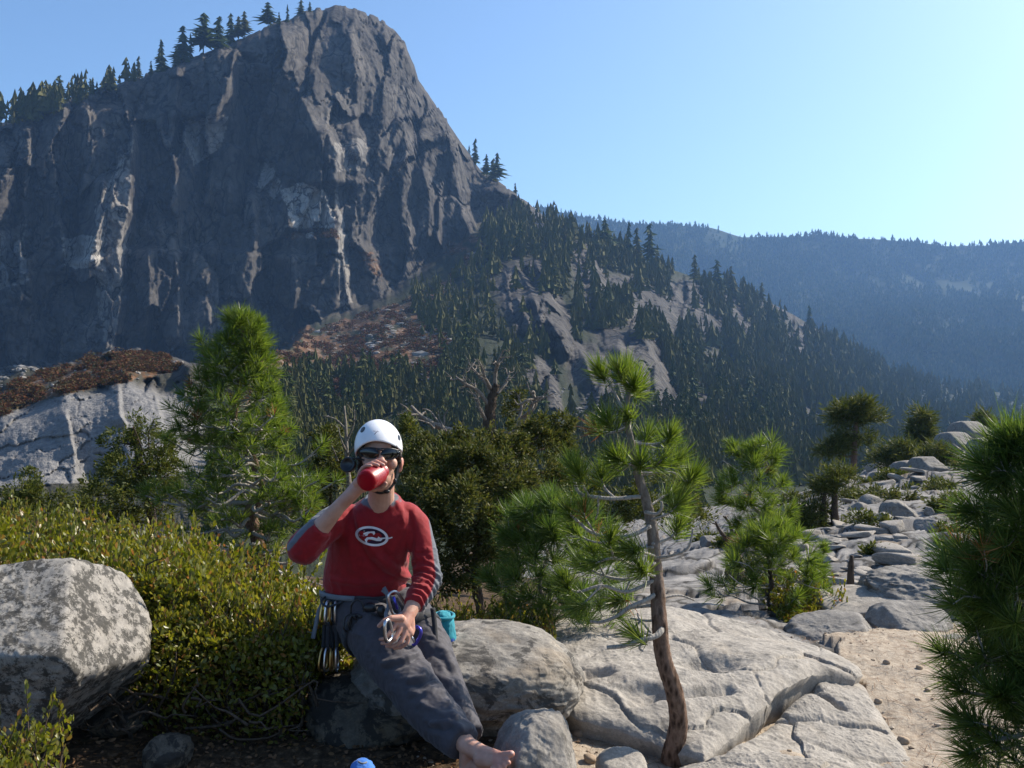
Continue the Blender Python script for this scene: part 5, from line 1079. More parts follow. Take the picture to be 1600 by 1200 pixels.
    for px, py, d, rx, ry, lb in [(1368, 896, 15, 24, 9, 'green mat of shrub on bare rock beside the dead post'), (1400, 778, 36, 24, 8, 'low green mat above the lone dark boulder'), (1500, 688, 56, 36, 6, 'green strip of scrub along the crest of the knoll'), (1470, 785, 30, 18, 8, 'low scrub between pale slabs right of the lone boulder'), (1470, 830, 22, 20, 10, 'dark scrub in a crack beside the right pine'), (1385, 755, 38, 14, 7, 'small scrub tuft on the rim left of the leaning block'), (1150, 730 + 120, 17, 26, 8, 'dry green scrub on the lip of the gully')]:
        yb = g(px, d); py = yb - ry * .5
        blob_tree('shrub', lb, 'shrub', (px, py + ry, d), [(px, py + ry, d), (px + 2, py + 2, d), (px, py, d)], [(px - rx * .4, py, d, rx * .6, ry), (px + rx * .4, py + 1, d, rx * .6, ry * .9), (px, py - 1, d, rx * .5, ry)], 'juniper', 'bark_dark', 20 + int(px), .006 * d + .02, 420, .0008 * d + .003, 7, .02, limbs=False)
    for k in range(22):
        d = random.uniform(11, 48); px = random.uniform(1100, 1540); x = (px - 800) / F_PX * d
        if x < 2.0 + .115 * d: continue
        yb = g(px, d); rx = random.uniform(.22, .6) * F_PX / d * (d / 20) ** .4; ry = rx * random.uniform(.35, .6)
        blob_tree('shrub', 'low green scrub growing in the cracks of the knoll', 'shrub', (px, yb, d), [(px, yb + 2, d), (px + 1, yb - ry * .5, d), (px, yb - ry, d)], [(px - rx * .4, yb - ry * .3, d, rx * .6, ry), (px + rx * .4, yb - ry * .2, d, rx * .6, ry * .8)], random.choice(['juniper', 'juniper_brown']), 'bark_dark', 300 + k, .006 * d + .02, 300, .0007 * d + .003, 7, .02, limbs=False, group='scrub on the knoll')
    pine('small bright pine seedling on rock in front of the junipers', (1286, 905, 10.5), (1284, 852), [(0, 10, 10), (.5, 14, 14), (1, 5, 5)], 9, .10, 50, .005, .015, 71, mats=('pine', 'bark_dark', 'twig'), t0=.2, sub=2, up=.5)
    snag('short dark broken trunk standing like a post below the knoll', (1330, 938, 9.4), [([(1330, 946, 9.4), (1329, 905, 9.4), (1331, 868, 9.4)], .055)], 41, wood='bark_dark', cat='dead trunk')
    snag('dark hollow stump with stubby branches beside the mid pine', (1148, 896, 11), [([(1150, 905, 11), (1146, 870, 11), (1143, 832, 11)], .13), ([(1143, 850, 11), (1125, 830, 11), (1118, 815, 11)], .03), ([(1146, 842, 11), (1155, 820, 11), (1158, 806, 11)], .03), ([(1145, 838, 11), (1140, 818, 11), (1130, 806, 11)], .025), ([(1148, 846, 11), (1166, 838, 11), (1176, 826, 11)], .025)], 42, wood='bark_dark', cat='stump')
    snag('low twisted dead branch on the rock left of the dead post', (1268, 925, 9.6), [([(1290, 935, 9.6), (1275, 925, 9.6), (1262, 905, 9.6), (1250, 885, 9.6)], .03), ([(1284, 928, 9.6), (1288, 905, 9.6), (1290, 890, 9.6)], .025), ([(1270, 922, 9.6), (1255, 918, 9.6), (1240, 900, 9.6)], .018)], 43, wood='bark_dark', cat='dead branch', name='dead_branch', forks=1)
    # broad-leaved bushes
    shrub_mass('wide yellow green manzanita bush spreading between lichen boulder and climber', [(-120, 830, 6.8), (0, 808, 7.3), (120, 818, 7.0), (240, 846, 6.6), (340, 884, 6.0), (430, 912, 5.4), (500, 938, 5.0), (500, 962, 4.75), (400, 930, 4.75), (300, 906, 4.8), (240, 908, 4.7), (200, 880, 5.2), (100, 858, 5.6), (0, 848, 6.0)],
               [(-4.8, 6.9), (-3.9, 7.4), (-3.0, 7.1), (-2.2, 6.6), (-1.5, 6.0), (-1.1, 5.3), (-.86, 4.9), (-.85, 4.6), (-1.1, 4.5), (-1.75, 4.5), (-2.4, 4.9), (-3.6, 5.2), (-4.8, 5.8)], ((-1.95, 4.50), (-.78, 4.50), .62, .02), 32000, .034, 51, name='manzanita_shrub', stems=110)
    shrub_mass('dark lower manzanita between lichen boulder and the seated climber', [(240, 960, 4.35), (330, 965, 4.3), (420, 975, 4.3), (500, 1000, 4.3), (420, 950, 4.5), (300, 945, 4.5)], [(-1.62, 4.3), (-.88, 4.2), (-.82, 4.5), (-1.6, 4.55)], ((-1.62, 4.18), (-.90, 4.12), 1.25, .0), 4200, .027, 57, name='manzanita_shrub', stems=60, lump=.08, fdepth=.42)
    shrub_mass('low yellowish bush along the back of the seat rock', [(690, 972, 5.3), (760, 975, 5.3), (850, 972, 5.4), (700, 962, 5.7), (850, 962, 5.8)], [(-.42, 5.1), (.24, 5.1), (.24, 5.9), (-.45, 5.9)], None, 5200, .022, 52, name='manzanita_shrub', stems=14, lump=.03)
    shrub_mass('fresh green leafy sprig in the bottom left corner', [(0, 1150, 3.05), (40, 1158, 3.0), (70, 1172, 2.95), (30, 1185, 2.9)], [(-1.75, 2.85), (-1.38, 2.85), (-1.42, 3.12), (-1.75, 3.15)], None, 900, .024, 53, name='manzanita_shrub', stems=14, lump=.05)
    shrub_mass('bright yellow green bush behind the broad slab under the mid pine', [(1230, 935, 7.4), (1270, 930, 7.5), (1310, 945, 7.3), (1260, 955, 7.1)], [(1.95, 7.05), (2.5, 7.05), (2.55, 7.6), (2.0, 7.7)], ((1.95, 7.05), (2.5, 7.05), .5, -.15), 4200, .028, 54, name='manzanita_shrub', stems=12, lump=.05)
    shrub_mass('small green plant squeezed between the boulders by the path', [(1355, 965, 6.7), (1372, 975, 6.6)], [(2.4, 6.5), (2.56, 6.5), (2.58, 6.8), (2.42, 6.8)], None, 420, .026, 55, name='manzanita_shrub', stems=5, lump=.03) if False else None
    rg = np.random.default_rng(3)
    root = empty('dry_twigs', tuple(P(300, 890, 6.3)), 'tangle of dry grey stems rising from the manzanita below the bushy pine', 'dry bush'); mb = MB()
    for k in range(170):
        px = rg.uniform(205, 355); d = rg.uniform(6.1, 6.9); b = P(px, 905, d); e = P(px + rg.normal(0, 14), rg.uniform(832, 872) + .12 * (px - 280), d + rg.normal(0, .1)); p = npath(b, e, 4, .05, 0, rg); mb.tube(p, np.linspace(.0035, .0012, len(p)), 4, False)
        if rg.uniform() < .7: q = p[5]; e2 = q + (e - b) * rg.uniform(.2, .5) + rg.normal(0, .05, 3); mb.tube(np.stack([q, (q + e2) / 2 + rg.normal(0, .008, 3), e2]), [.002, .0015, .001], 4, False)
    mb.build('stems', MATS['twig'], root)
    hp = np.array([P(rg.uniform(215, 350), rg.uniform(838, 870), rg.uniform(6.1, 6.9)) for _ in range(60)]); blade_obj('dry_leaves', [leaves(hp, rg.normal(0, 1, (60, 3)) + [0, 0, .5], .022, rg, .8)], MATS['pine_dead'], root)
    root = empty('fallen_branch', tuple(P(470, 905, 7)), 'bare fallen branch lying under the bushy pine beside the climber', 'dead branch'); mb = MB()
    for line, r in [([(425, 888, 7), (450, 900, 7), (480, 908, 6.9), (505, 915, 6.8)], .014), ([(440, 895, 7), (455, 885, 7.1), (470, 875, 7.1)], .006), ([(470, 905, 6.9), (490, 922, 6.9), (510, 925, 6.9)], .006)]:
        q = smooth_path([P(*p) for p in line], 5); mb.tube(q, np.linspace(r, r * .3, len(q)), 6, True, .1)
    mb.build('branch', MATS['twig'], root)
    root = empty('dead_branches', tuple(P(280, 1120, 4.3)), 'bare grey branches lying in the shade under the manzanita', 'dead branch'); mb = MB()
    for k in range(20):
        b = P(rg.uniform(190, 400), rg.uniform(1090, 1150), rg.uniform(3.95, 4.15)); e = b + np.array([rg.normal(0, .22), rg.normal(0, .12), rg.uniform(-.03, .22)]); p = npath(b, e, 5, .1, 0, rg); mb.tube(p, np.linspace(.007, .002, len(p)), 5, False, .1)
    mb.build('branches', MATS['bark_dark'], root)
    m = 2600; x = rg.uniform(-2.2, -.2, m); y = rg.uniform(3.2, 4.6, m); z = ground_z(x, y) + .008
    lit = leafmat('leaf_litter', [(.07, .04, .02), (.16, .09, .045), (.24, .14, .08), (.10, .06, .035)], .1, .7, .1)
    V, Q = leaves(np.stack([x, y, z], -1), np.stack([rg.normal(0, 1, m), rg.normal(0, 1, m), rg.normal(0, .25, m)], -1), .024, rg)
    nn_ = 5200; x2 = np.concatenate([rg.normal(.62, .5, nn_ // 3), rg.uniform(0, 3.6, nn_ // 3), rg.normal(2.6, .7, nn_ - 2 * (nn_ // 3))]); y2 = rg.uniform(3.1, 6.6, nn_); p2 = np.stack([x2, y2, ground_z(x2, y2) + .004], -1); a2 = rg.uniform(0, 6.28, nn_); d2 = np.stack([np.cos(a2), np.sin(a2), rg.uniform(-.05, .12, nn_)], -1) * rg.uniform(.04, .1, nn_)[:, None]; s2 = np.stack([-np.sin(a2), np.cos(a2), 0 * a2], -1) * .0011
    V2 = np.stack([p2 - s2, p2 + s2, p2 + d2 + s2, p2 + d2 - s2], 1).reshape(-1, 3); Q2 = np.arange(nn_)[:, None] * 4 + np.array([[0, 1, 2, 3]]) + len(V)
    tag(link('leaf_litter', fast_mesh('leaf_litter', np.concatenate([V, V2]), [Q, Q2], False), lit), kind='stuff')
# ================================================================ the climber
def fuse(mb, voxel, it=6, fac=.5, extra=None):
    """melt overlapping solids into one continuous surface"""
    me = mb.data('tmp'); o = bpy.data.objects.new('tmp', me); COL.objects.link(o)
    r = o.modifiers.new('r', 'REMESH'); r.mode = 'VOXEL'; r.voxel_size = voxel; r.use_smooth_shade = True
    if it: s = o.modifiers.new('s', 'SMOOTH'); s.iterations = it; s.factor = fac
    dg = bpy.context.evaluated_depsgraph_get(); ev = o.evaluated_get(dg); out = bpy.data.meshes.new_from_object(ev)
    bpy.data.objects.remove(o); bpy.data.meshes.remove(me); return out

def mverts(me):
    a = np.empty(len(me.vertices) * 3, np.float32); me.vertices.foreach_get('co', a); return a.reshape(-1, 3).astype(float)
def mnorm(me):
    a = np.empty(len(me.vertices) * 3, np.float32); me.vertices.foreach_get('normal', a); return a.reshape(-1, 3).astype(float)
def setv(me, V): me.vertices.foreach_set('co', np.asarray(V, np.float32).ravel()); me.update()
def topx(V):
    d = V[:, 1]; return 800 + V[:, 0] / d * F_PX, 600 - (V[:, 2] - EYE) / d * F_PX
def setattr_f(me, name, a):
    at = me.attributes.new(name, 'FLOAT', 'POINT'); at.data.foreach_set('value', np.asarray(a, np.float32))
def loft(mb, secs, n=28, p=2.4):
    """closed body through sections (centre, half width vec, half depth vec)"""
    rows = []
    a = np.arange(n) / n * 2 * math.pi; ca = np.sign(np.cos(a)) * np.abs(np.cos(a)) ** (2 / p); sa = np.sign(np.sin(a)) * np.abs(np.sin(a)) ** (2 / p)
    for c, hx, hy in secs: rows.append(np.asarray(c) + ca[:, None] * np.asarray(hx) + sa[:, None] * np.asarray(hy))
    m = len(rows); V = np.concatenate(rows + [[secs[0][0]], [secs[-1][0]]])
    i, j = np.meshgrid(np.arange(m - 1), np.arange(n), indexing='ij'); j2 = (j + 1) % n
    Q = np.stack([i * n + j, i * n + j2, (i + 1) * n + j2, (i + 1) * n + j], -1).reshape(-1, 4)
    T = [(m * n, (k + 1) % n, k) for k in range(n)] + [(m * n + 1, (m - 1) * n + k, (m - 1) * n + (k + 1) % n) for k in range(n)]
    mb.add(V, T, Q)
def seg_dist(px, py, line):
    best = np.full(px.shape, 1e9)
    for (x1, y1), (x2, y2) in zip(line[:-1], line[1:]):
        ex, ey = x2 - x1, y2 - y1; t = np.clip(((px - x1) * ex + (py - y1) * ey) / (ex * ex + ey * ey), 0, 1); best = np.minimum(best, np.hypot(px - x1 - t * ex, py - y1 - t * ey))
    return best

def fabric(name, col, col2=None, attrname=None, rough=.75, scale=900):
    m, nt, out = mat(name); n = N(nt); v = n.coord(); c = n.ramp(n.noise(v, 30, 4), [(.3, tuple(x * .82 for x in col)), (.7, tuple(x * 1.12 for x in col))])
    if attrname:
        for an, cc in (attrname if isinstance(attrname, list) else [(attrname, col2)]): c = n.mix(n.attr(an), c, cc)
    n.lk(n.principled(c, rough, n.bump(n.noise(v, scale, 2), .25, .001), .25, Sheen_Weight=.15), out.inputs[0]); return m

def webbing(path, w, t, nrm=None):
    """flat strap along a path"""
    path = np.asarray(path, float); tn = np.gradient(path, axis=0); tn /= np.linalg.norm(tn, axis=1)[:, None] + 1e-9
    nrm = np.asarray(nrm if nrm is not None else [0, -1, 0], float); nrm = np.broadcast_to(nrm, path.shape)
    s = np.cross(tn, nrm); s /= np.linalg.norm(s, axis=1)[:, None] + 1e-9; u = np.cross(s, tn)
    V = np.stack([path - s * w / 2 - u * t / 2, path + s * w / 2 - u * t / 2, path + s * w / 2 + u * t / 2, path - s * w / 2 + u * t / 2], 1).reshape(-1, 3); m = len(path); Q = []
    for i in range(m - 1):
        for k in range(4): Q.append((i * 4 + k, i * 4 + (k + 1) % 4, (i + 1) * 4 + (k + 1) % 4, (i + 1) * 4 + k))
    Q += [(3, 2, 1, 0), ((m - 1) * 4, (m - 1) * 4 + 1, (m - 1) * 4 + 2, (m - 1) * 4 + 3)]
    return V, np.array(Q)

def carabiner(mb, c, M, L=.10, W=.055, r=.005):
    """offset D shaped ring with a thin gate"""
    pts = []
    for a in np.linspace(0, 2 * math.pi, 29)[:-1]:
        x = math.cos(a); z = math.sin(a); k = (abs(x) ** 3 + abs(z) ** 3) ** (-1 / 3); pts.append([x * k * W / 2 * (1 - .25 * z), 0, z * k * L / 2])
    pts.append(pts[0]); p = np.array(pts) @ np.asarray(M).T + c; mb.tube(p, r, 8, False)

def make_person():
    skin, nt, out = mat('skin'); n = N(nt); v = n.coord()
    c = n.ramp(n.noise(v, 22, 4), [(.3, (.44, .235, .165)), (.7, (.56, .33, .245))]); c = n.mix(n.attr('flush'), c, (.50, .20, .15)); c = n.mix(n.attr('beard'), c, (.16, .105, .08)); c = n.mix(n.attr('lips'), c, (.42, .16, .14))
    c = n.mix(n.attr('nail'), c, (.62, .42, .36))
    n.lk(n.principled(c, .5, n.bump(n.noise(v, 260, 3), .15, .001), .35, Subsurface_Weight=.12, Subsurface_Scale=.01), out.inputs[0])
    GREY = (.11, .122, .145)
    red = fabric('red_jersey', (.25, .008, .013), attrname=[('stripe', GREY)]); pant = fabric('trouser_cloth', (.060, .056, .066), rough=.7)
    white = simple('helmet_white', (.78, .78, .80), .28, .5, var=.04, scale=30); black = simple('black_plastic', (.012, .012, .014), .35, .5); lens = simple('lens', (.004, .004, .006), .05, .6)
    hairm = simple('dark_hair', (.022, .014, .010), .55, .4, scale=200, bump=.6, bscale=300); webm = fabric('dark_webbing', (.028, .030, .036)); greyweb = fabric('grey_webbing', (.16, .18, .21)); tealm = fabric('teal_cloth', (.02, .26, .33)); bluem = fabric('blue_cloth', (.025, .09, .40)); metal = simple('brushed_metal', (.62, .62, .65), .28, .5, 1.0, .08); gold = simple('gold_metal', (.60, .40, .16), .3, .5, 1.0, .1); violet = simple('violet_metal', (.10, .09, .50), .3, .5, .8, .1); logo_m = simple('print_white', (.70, .70, .74), .7, .2, var=.06); logo_d = simple('print_dark', (.035, .012, .03), .75, .2)
    DZ = .0
    root = empty('person', tuple(P(600, 1010, 4.3)), 'person in white helmet, sunglasses and red jersey sitting on a rock and drinking', 'person')
    # ---------------- body
    b = MB()
    # torso and legs under the clothes
    b.chain([P(578, 945, 4.38), P(580, 890, 4.35), P(588, 838, 4.30), P(594, 800, 4.26)], [.125, .11, .095, .066], 20)
    b.chain([P(594, 800, 4.22), P(596, 770, 4.17), P(595, 742, 4.13)], [.062, .056, .058], 20)
    shR, elR, wrR = P(530, 816, 4.23), P(474, 856, 4.03), P(531, 790, 3.97); shL, elL, wrL = P(642, 820, 4.26), P(669, 902, 4.18), P(638, 961, 4.0)
    b.chain([shR, elR], [.045, .041]); b.chain([elR, (elR * .6 + wrR * .4), wrR], [.043, .042, .029], 18)
    b.chain([shL, elL], [.044, .040]); b.chain([elL, elL * .6 + wrL * .4, wrL], [.043, .041, .029], 18)
    hipR, knR, anR = P(565, 955, 4.30), P(650, 1080, 3.96), P(731, 1166, 3.72); hipL, knL, anL = P(630, 955, 4.32), P(694, 1070, 4.10), P(728, 1158, 3.90)
    b.chain([hipR, knR, anR], [.085, .06, .037], 18); b.chain([hipL, knL, anL], [.08, .058, .037], 18)
    # foot pointing right, big toe up
    heel = P(729, 1200, 3.74); ball = P(779, 1188, 3.63)
    b.chain([anR, P(752, 1177, 3.68), P(779, 1183, 3.62)], [.036, .033, .024], 16); b.chain([heel, P(752, 1198, 3.68), P(777, 1196, 3.62)], [.030, .028, .022], 16); b.chain([anR, heel], [.034, .03], 16)
    b.chain([P(752, 1186, 3.66), P(781, 1191, 3.60)], [.032, .024], 16)
    toes = [([(782, 1181, 3.61), (793, 1179, 3.595), (799, 1178, 3.585)], (.016, .0145, .0135)), ([(784, 1188, 3.60), (792, 1188, 3.575), (795, 1192, 3.565)], (.0115, .010, .009)), ([(780, 1193, 3.59), (787, 1194, 3.565), (789, 1198, 3.56)], (.011, .0095, .0085)), ([(775, 1197, 3.585), (780, 1199, 3.56), (782, 1203, 3.555)], (.0105, .009, .008)), ([(769, 1201, 3.58), (773, 1204, 3.56), (774, 1207, 3.555)], (.010, .0085, .0075))]
    for ps, rs in toes: b.chain([P(*p) for p in ps], list(rs), 12)
    fl = P(745, 1195, 3.86); b.chain([anL, fl, P(790, 1212, 3.80)], [.036, .034, .026], 14)
    # head
    HC = P(592, 706, 4.10)
    b.ellipsoid(HC, (.078, .098, .104)); b.ellipsoid(P(594, 728, 4.075), (.062, .072, .072)); b.ellipsoid(P(595, 746, 4.06), (.044, .055, .048)); b.ellipsoid(P(595.5, 757, 4.035), (.026, .030, .022))
    b.ellipsoid(P(577, 724, 4.03), (.024, .024, .026)); b.ellipsoid(P(612, 724, 4.035), (.024, .024, .026)); b.ellipsoid(P(594, 695, 4.038), (.05, .03, .022))
    b.chain([P(595, 706, 3.995), P(596, 716, 3.975), P(597, 721, 3.968)], [.009, .012, .0145], 12); b.ellipsoid(P(593, 723, 3.985), (.010, .012, .009)); b.ellipsoid(P(601, 723, 3.985), (.010, .012, .009))
    b.ellipsoid(P(596, 735.5, 4.00), (.024, .013, .006)); b.ellipsoid(P(596, 741, 4.003), (.021, .013, .007))
    b.ellipsoid(P(578, 708, 4.022), (.016, .012, .010)); b.ellipsoid(P(609, 708, 4.022), (.016, .012, .010))
    for ex, s in ((565, -1), (625, 1)):
        e = P(ex, 726, 4.115); M = np.array(Matrix.Rotation(s * R(28), 3, 'Z')); b.ellipsoid(e, (.009, .022, .034), M); b.ellipsoid(e + [s * .006, .012, .010], (.008, .014, .022), M); b.ellipsoid(P(ex - s * 2, 734, 4.105), (.008, .012, .012), M)
    # right hand round the bottle
    BT, BM = P(570.5, 752.5, 3.86), P(599, 735, 4.0); ax = BM - BT; BL = np.linalg.norm(ax); ax /= BL; up = np.array([0, 0, 1.0]); bu = np.cross(ax, up); bu /= np.linalg.norm(bu); bu = bu * np.sign(bu[0]); bw = np.cross(bu, ax); bw = bw * np.sign(bw[2]); BR = .0445
    def bp(s, ang, off): a = R(ang); return BT + ax * s * BL + (bu * math.cos(a) + bw * math.sin(a)) * (BR + off)
    palm = bp(.47, 205, .020)
    b.chain([wrR, (wrR + palm) / 2 + [0, 0, -.004], palm], [.029, .030, .032], 16); b.chain([bp(.25, 198, .017), bp(.72, 196, .016)], [.021, .021], 14); b.chain([bp(.33, 222, .018), bp(.6, 222, .018)], [.024, .024], 14); b.chain([wrR, bp(.3, 215, .02)], [.027, .024], 14); b.chain([wrR, bp(.65, 205, .018)], [.027, .024], 14)
    fing = [(.80, 56), (.63, 50), (.46, 62), (.29, 82)]
    for k, (s, e) in enumerate(fing):
        r0 = (.0092, .0095, .009, .008)[k]; b.chain([bp(s, 190, .011), bp(s + .02, 158, .0105), bp(s + .03, 128, .0100), bp(s + .03, (128 + e) / 2, .0095), bp(s + .02, e, .0085)], [r0 * 1.12, r0 * 1.08, r0, r0 * .96, r0 * .82], 10)
    b.chain([bp(.46, 228, .018), bp(.52, 262, .014), bp(.55, 295, .0115), bp(.56, 322, .010)], [.0175, .0125, .011, .0088], 12)
    # left hand closed over the carabiner on the knee
    lh = lambda x, y, d: P(x, y, d + .075)
    b.chain([wrL, lh(630, 976, 3.89)], [.028, .030], 16); b.chain([lh(626, 974, 3.885), lh(638, 988, 3.90)], [.027, .025], 14); b.chain([wrL, lh(640, 984, 3.91)], [.026, .024], 14); b.chain([lh(622, 978, 3.88), lh(634, 992, 3.885)], [.020, .020], 14)
    lf = [([(620, 975, 3.86), (609, 989, 3.835), (602, 998, 3.84), (594, 999, 3.855)], .0092), ([(627, 981, 3.865), (617, 998, 3.84), (607, 1005, 3.85), (597, 1005, 3.865)], .0095), ([(634, 987, 3.875), (627, 1003, 3.855), (615, 1010, 3.865), (604, 1010, 3.88)], .009), ([(640, 991, 3.89), (636, 1005, 3.88), (626, 1012, 3.885), (616, 1013, 3.895)], .008)]
    for ps, r0 in lf: b.chain([lh(*p) for p in ps], [r0 * 1.15, r0 * 1.05, r0 * .95, r0 * .82], 10)
    b.chain([lh(627, 966, 3.87), lh(611, 966, 3.845), lh(600, 971, 3.835), lh(592, 978, 3.84)], [.0165, .013, .011, .0088], 12)
    me = fuse(b, .0032, 3, .5); V = mverts(me); px, py = topx(V)
    toe = (py > 1160) & (px > 770); hand = ((px < 600) & (py > 715) & (py < 790) & (V[:, 1] < 3.95)) | ((px > 585) & (px < 650) & (py > 955) & (py < 1015))
    fl_ = .35 * sstep(614, 620, px) * (py < 745) * (py > 705) * sstep(4.05, 4.09, V[:, 1]) * 2 + .45 * toe + .25 * hand + .3 * ((py > 714) & (py < 726) & (px > 588) & (px < 604) & (V[:, 1] < 3.99))
    face = (V[:, 1] < 4.11) & (py > 730) & (py < 764) & (px > 572) & (px < 622)
    bd = .45 * face * sstep(732, 745, py) * (.6 + .5 * vn(V * 300, 2)); lips = (np.abs(px - 596) < 9) & (np.abs(py - 738) < 5) & (V[:, 1] < 4.0)
    setattr_f(me, 'flush', np.clip(fl_, 0, 1)); setattr_f(me, 'beard', np.clip(bd, 0, 1)); setattr_f(me, 'lips', .7 * lips)
    tips = [bp(s + .03, e + 4, .017) for s, e in fing] + [P(800, 1175, 3.577)]; nl = np.zeros(len(V))
    for t_ in tips: nl = np.maximum(nl, (np.linalg.norm(V - t_, axis=1) < .0065))
    setattr_f(me, 'nail', nl * .8)
    link('body', me, skin, root)
    # ---------------- jersey
    s = MB()
    def sec(px, py, d, hw, hd, tilt=0.0): return (P(px, py, d), np.array([hw, 0, tilt * hw]), np.array([0, hd, hd * .25]))
    loft(s, [sec(573, 919, 4.385, .178, .140), sec(572, 908, 4.375, .190, .150), sec(573, 888, 4.35, .188, .148), sec(578, 860, 4.315, .184, .142), sec(584, 834, 4.285, .188, .132), sec(588, 814, 4.26, .192, .118), sec(592, 800, 4.245, .160, .100), sec(595, 789, 4.235, .112, .082), sec(597, 781, 4.225, .082, .076), sec(597, 776.5, 4.22, .075, .071)])
    s.chain([P(538, 809, 4.24), P(518, 818, 4.19), P(492, 839, 4.11), elR + [.004, 0, -.004]], [.070, .070, .067, .066], 20)
    cuR = elR * .50 + wrR * .50; cu = cuR - elR
    s.chain([elR, elR + cu * .35], [.068, .066], 20); s.capsule(elR + cu * .3, cuR, .064, .051, 20, True)
    s.chain([P(634, 809, 4.25), P(648, 822, 4.25), P(661, 862, 4.22), elL], [.070, .068, .061, .056], 20)
    cuL = elL * .24 + wrL * .76; s.chain([elL, elL * .5 + wrL * .5], [.058, .053], 20); s.capsule(elL * .55 + wrL * .45, cuL, .052, .043, 20, True)
    me = fuse(s, .0055, 7, .5); V = mverts(me); Nn = mnorm(me); px, py = topx(V)
    dz = np.zeros(len(V))
    # folds: long diagonals across the belly, rings on the sleeves
    for line, w, a in [([(548, 800), (556, 840), (575, 875), (600, 898), (640, 912)], 5, -.012), ([(556, 800), (566, 838), (588, 866), (625, 890), (645, 895)], 6, .010), ([(600, 862), (625, 884), (648, 896)], 5, -.010), ([(590, 870), (612, 895), (640, 905)], 5, .008), ([(520, 905), (560, 912), (610, 906), (640, 900)], 5, .008), ([(530, 820), (545, 850), (552, 890)], 6, .006), ([(640, 800), (646, 830), (640, 870)], 4, -.008), ([(620, 785), (628, 800), (630, 815)], 4, .005)]:
        dz += a * np.exp(-(seg_dist(px, py, line) / w) ** 2) * (Nn[:, 1] < .2)
    slv = sstep(640, 650, px) * (py > 855); tL = (V - elL) @ (wrL - elL) / np.linalg.norm(wrL - elL)
    dz += slv * .0045 * np.sin(tL * 210 + 2 * vn(V * 25, 4)) * sstep(-.06, .0, tL); dz += slv * .005 * fbm(V * [30, 30, 60], 3, 5, .5, True)
    slr = (px < 520); tR = (V - elR) @ (wrR - elR) / np.linalg.norm(wrR - elR); dz += slr * .0035 * fbm(V * 26, 3, 6, .5, True)
    dz += .0030 * fbm(V * [18, 18, 12], 3, 9, .5, True)
    V = V + Nn * dz[:, None]; setv(me, V)
    # grey panels down the outer arms and round the neck
    nk = np.linalg.norm((V - P(596, 783, 4.225)) * [1, 1.1, 1.0], axis=1); st = 1 - sstep(.088, .092, nk + .55 * np.maximum(0, V[:, 2] - P(596, 783, 4.225)[2]))
    px, py = topx(V)
    edgeL = np.interp(py, [790, 800, 850, 900, 925, 950, 975], [668, 668.5, 675, 681, 674, 660, 650]); st = np.maximum(st, sstep(-1.2, 1.2, px - edgeL) * (py > 797) * (px > 640))
    back = sstep(-.3, .25, Nn[:, 1] * 0 + ((V - elL) @ np.array([.75, .45, .1]) - .034) * 60) * (py > 905) * (px > 645); st = np.maximum(st, back * 0)
    lineR = [(528, 792), (505, 805), (478, 830), (455, 852), (448, 862)]; dR = seg_dist(px, py, [(520, 788), (497, 803), (470, 832), (450, 856)]); st = np.maximum(st, (1 - sstep(3.8, 5, dR)) * (py < 866) * (px < 530)); dR2 = seg_dist(px, py, [(500, 810), (478, 826), (456, 846)]); st = np.maximum(st, (1 - sstep(1.6, 2.6, dR2)))
    setattr_f(me, 'stripe', np.clip(st, 0, 1))
    jersey = link('jersey', me, red, root)
    # print on the chest
    bm = bmesh.new(); bm.from_mesh(me); bvh = BVHTree.FromBMesh(bm); bm.free(); cam = Vector((0, 0, EYE))
    def onto(x, y, off):
        d = Vector(P(x, y, 1.0)) - cam; h = bvh.ray_cast(cam, d.normalized()); return np.array(h[0] - d.normalized() * off) if h[0] else P(x, y, 4.1)
    def zc(x, y): return (440 + x / 6.0, 760 + y / 6.0)
    def poly_patch(mb, pts, off):
        q = []
        for (x1, y1), (x2, y2) in zip(pts, pts[1:] + pts[:1]):
            for k in range(3): q.append((x1 + (x2 - x1) * k / 3, y1 + (y2 - y1) * k / 3))
        tr = tessellate_polygon([[Vector((x, y, 0)) for x, y in q]]); mb.add([onto(*zc(x, y), off) for x, y in q], [t[::-1] for t in tr])
    def ell(rx, ry, off_deg=11, cx=846, cy=467, n=64): c, s_ = math.cos(R(off_deg)), math.sin(R(off_deg)); return [(cx + rx * math.cos(a) * c - ry * math.sin(a) * s_, cy + rx * math.cos(a) * s_ + ry * math.sin(a) * c) for a in np.linspace(0, 2 * math.pi, n, endpoint=False)]
    o1, o2 = ell(158, 91), ell(132, 70)
    ring = MB(); ring.add([onto(*zc(*p), .0032) for p in o1 + o2], None, [(i, (i + 1) % 64, 64 + (i + 1) % 64, 64 + i) for i in range(64)])
    for pts in ([(765, 410), (785, 401), (812, 406), (826, 414), (812, 420), (792, 418), (772, 422)], [(724, 454), (768, 452), (766, 438), (800, 426), (842, 420), (870, 420), (878, 440), (864, 458), (852, 440), (832, 436), (812, 446), (804, 462), (770, 466), (726, 462)], [(778, 500), (800, 478), (850, 474), (896, 488), (908, 470), (926, 482), (984, 478), (1010, 480), (1036, 472), (1042, 482), (1012, 492), (980, 490), (948, 494), (930, 512), (890, 512), (845, 500), (815, 496), (800, 512), (806, 540), (792, 528)]): poly_patch(ring, pts, .0034)
    fill = MB(); poly_patch(fill, o2, .0022); e1 = fill.build('emblem', logo_d, jersey); ring.build('emblem_print', logo_m, jersey)
    # ---------------- trousers
    t = MB()
    t.ellipsoid(P(578, 948, 4.385), (.195, .165, .13)); t.ellipsoid(P(552, 965, 4.38), (.13, .15, .12)); t.ellipsoid(P(618, 962, 4.40), (.14, .15, .11))
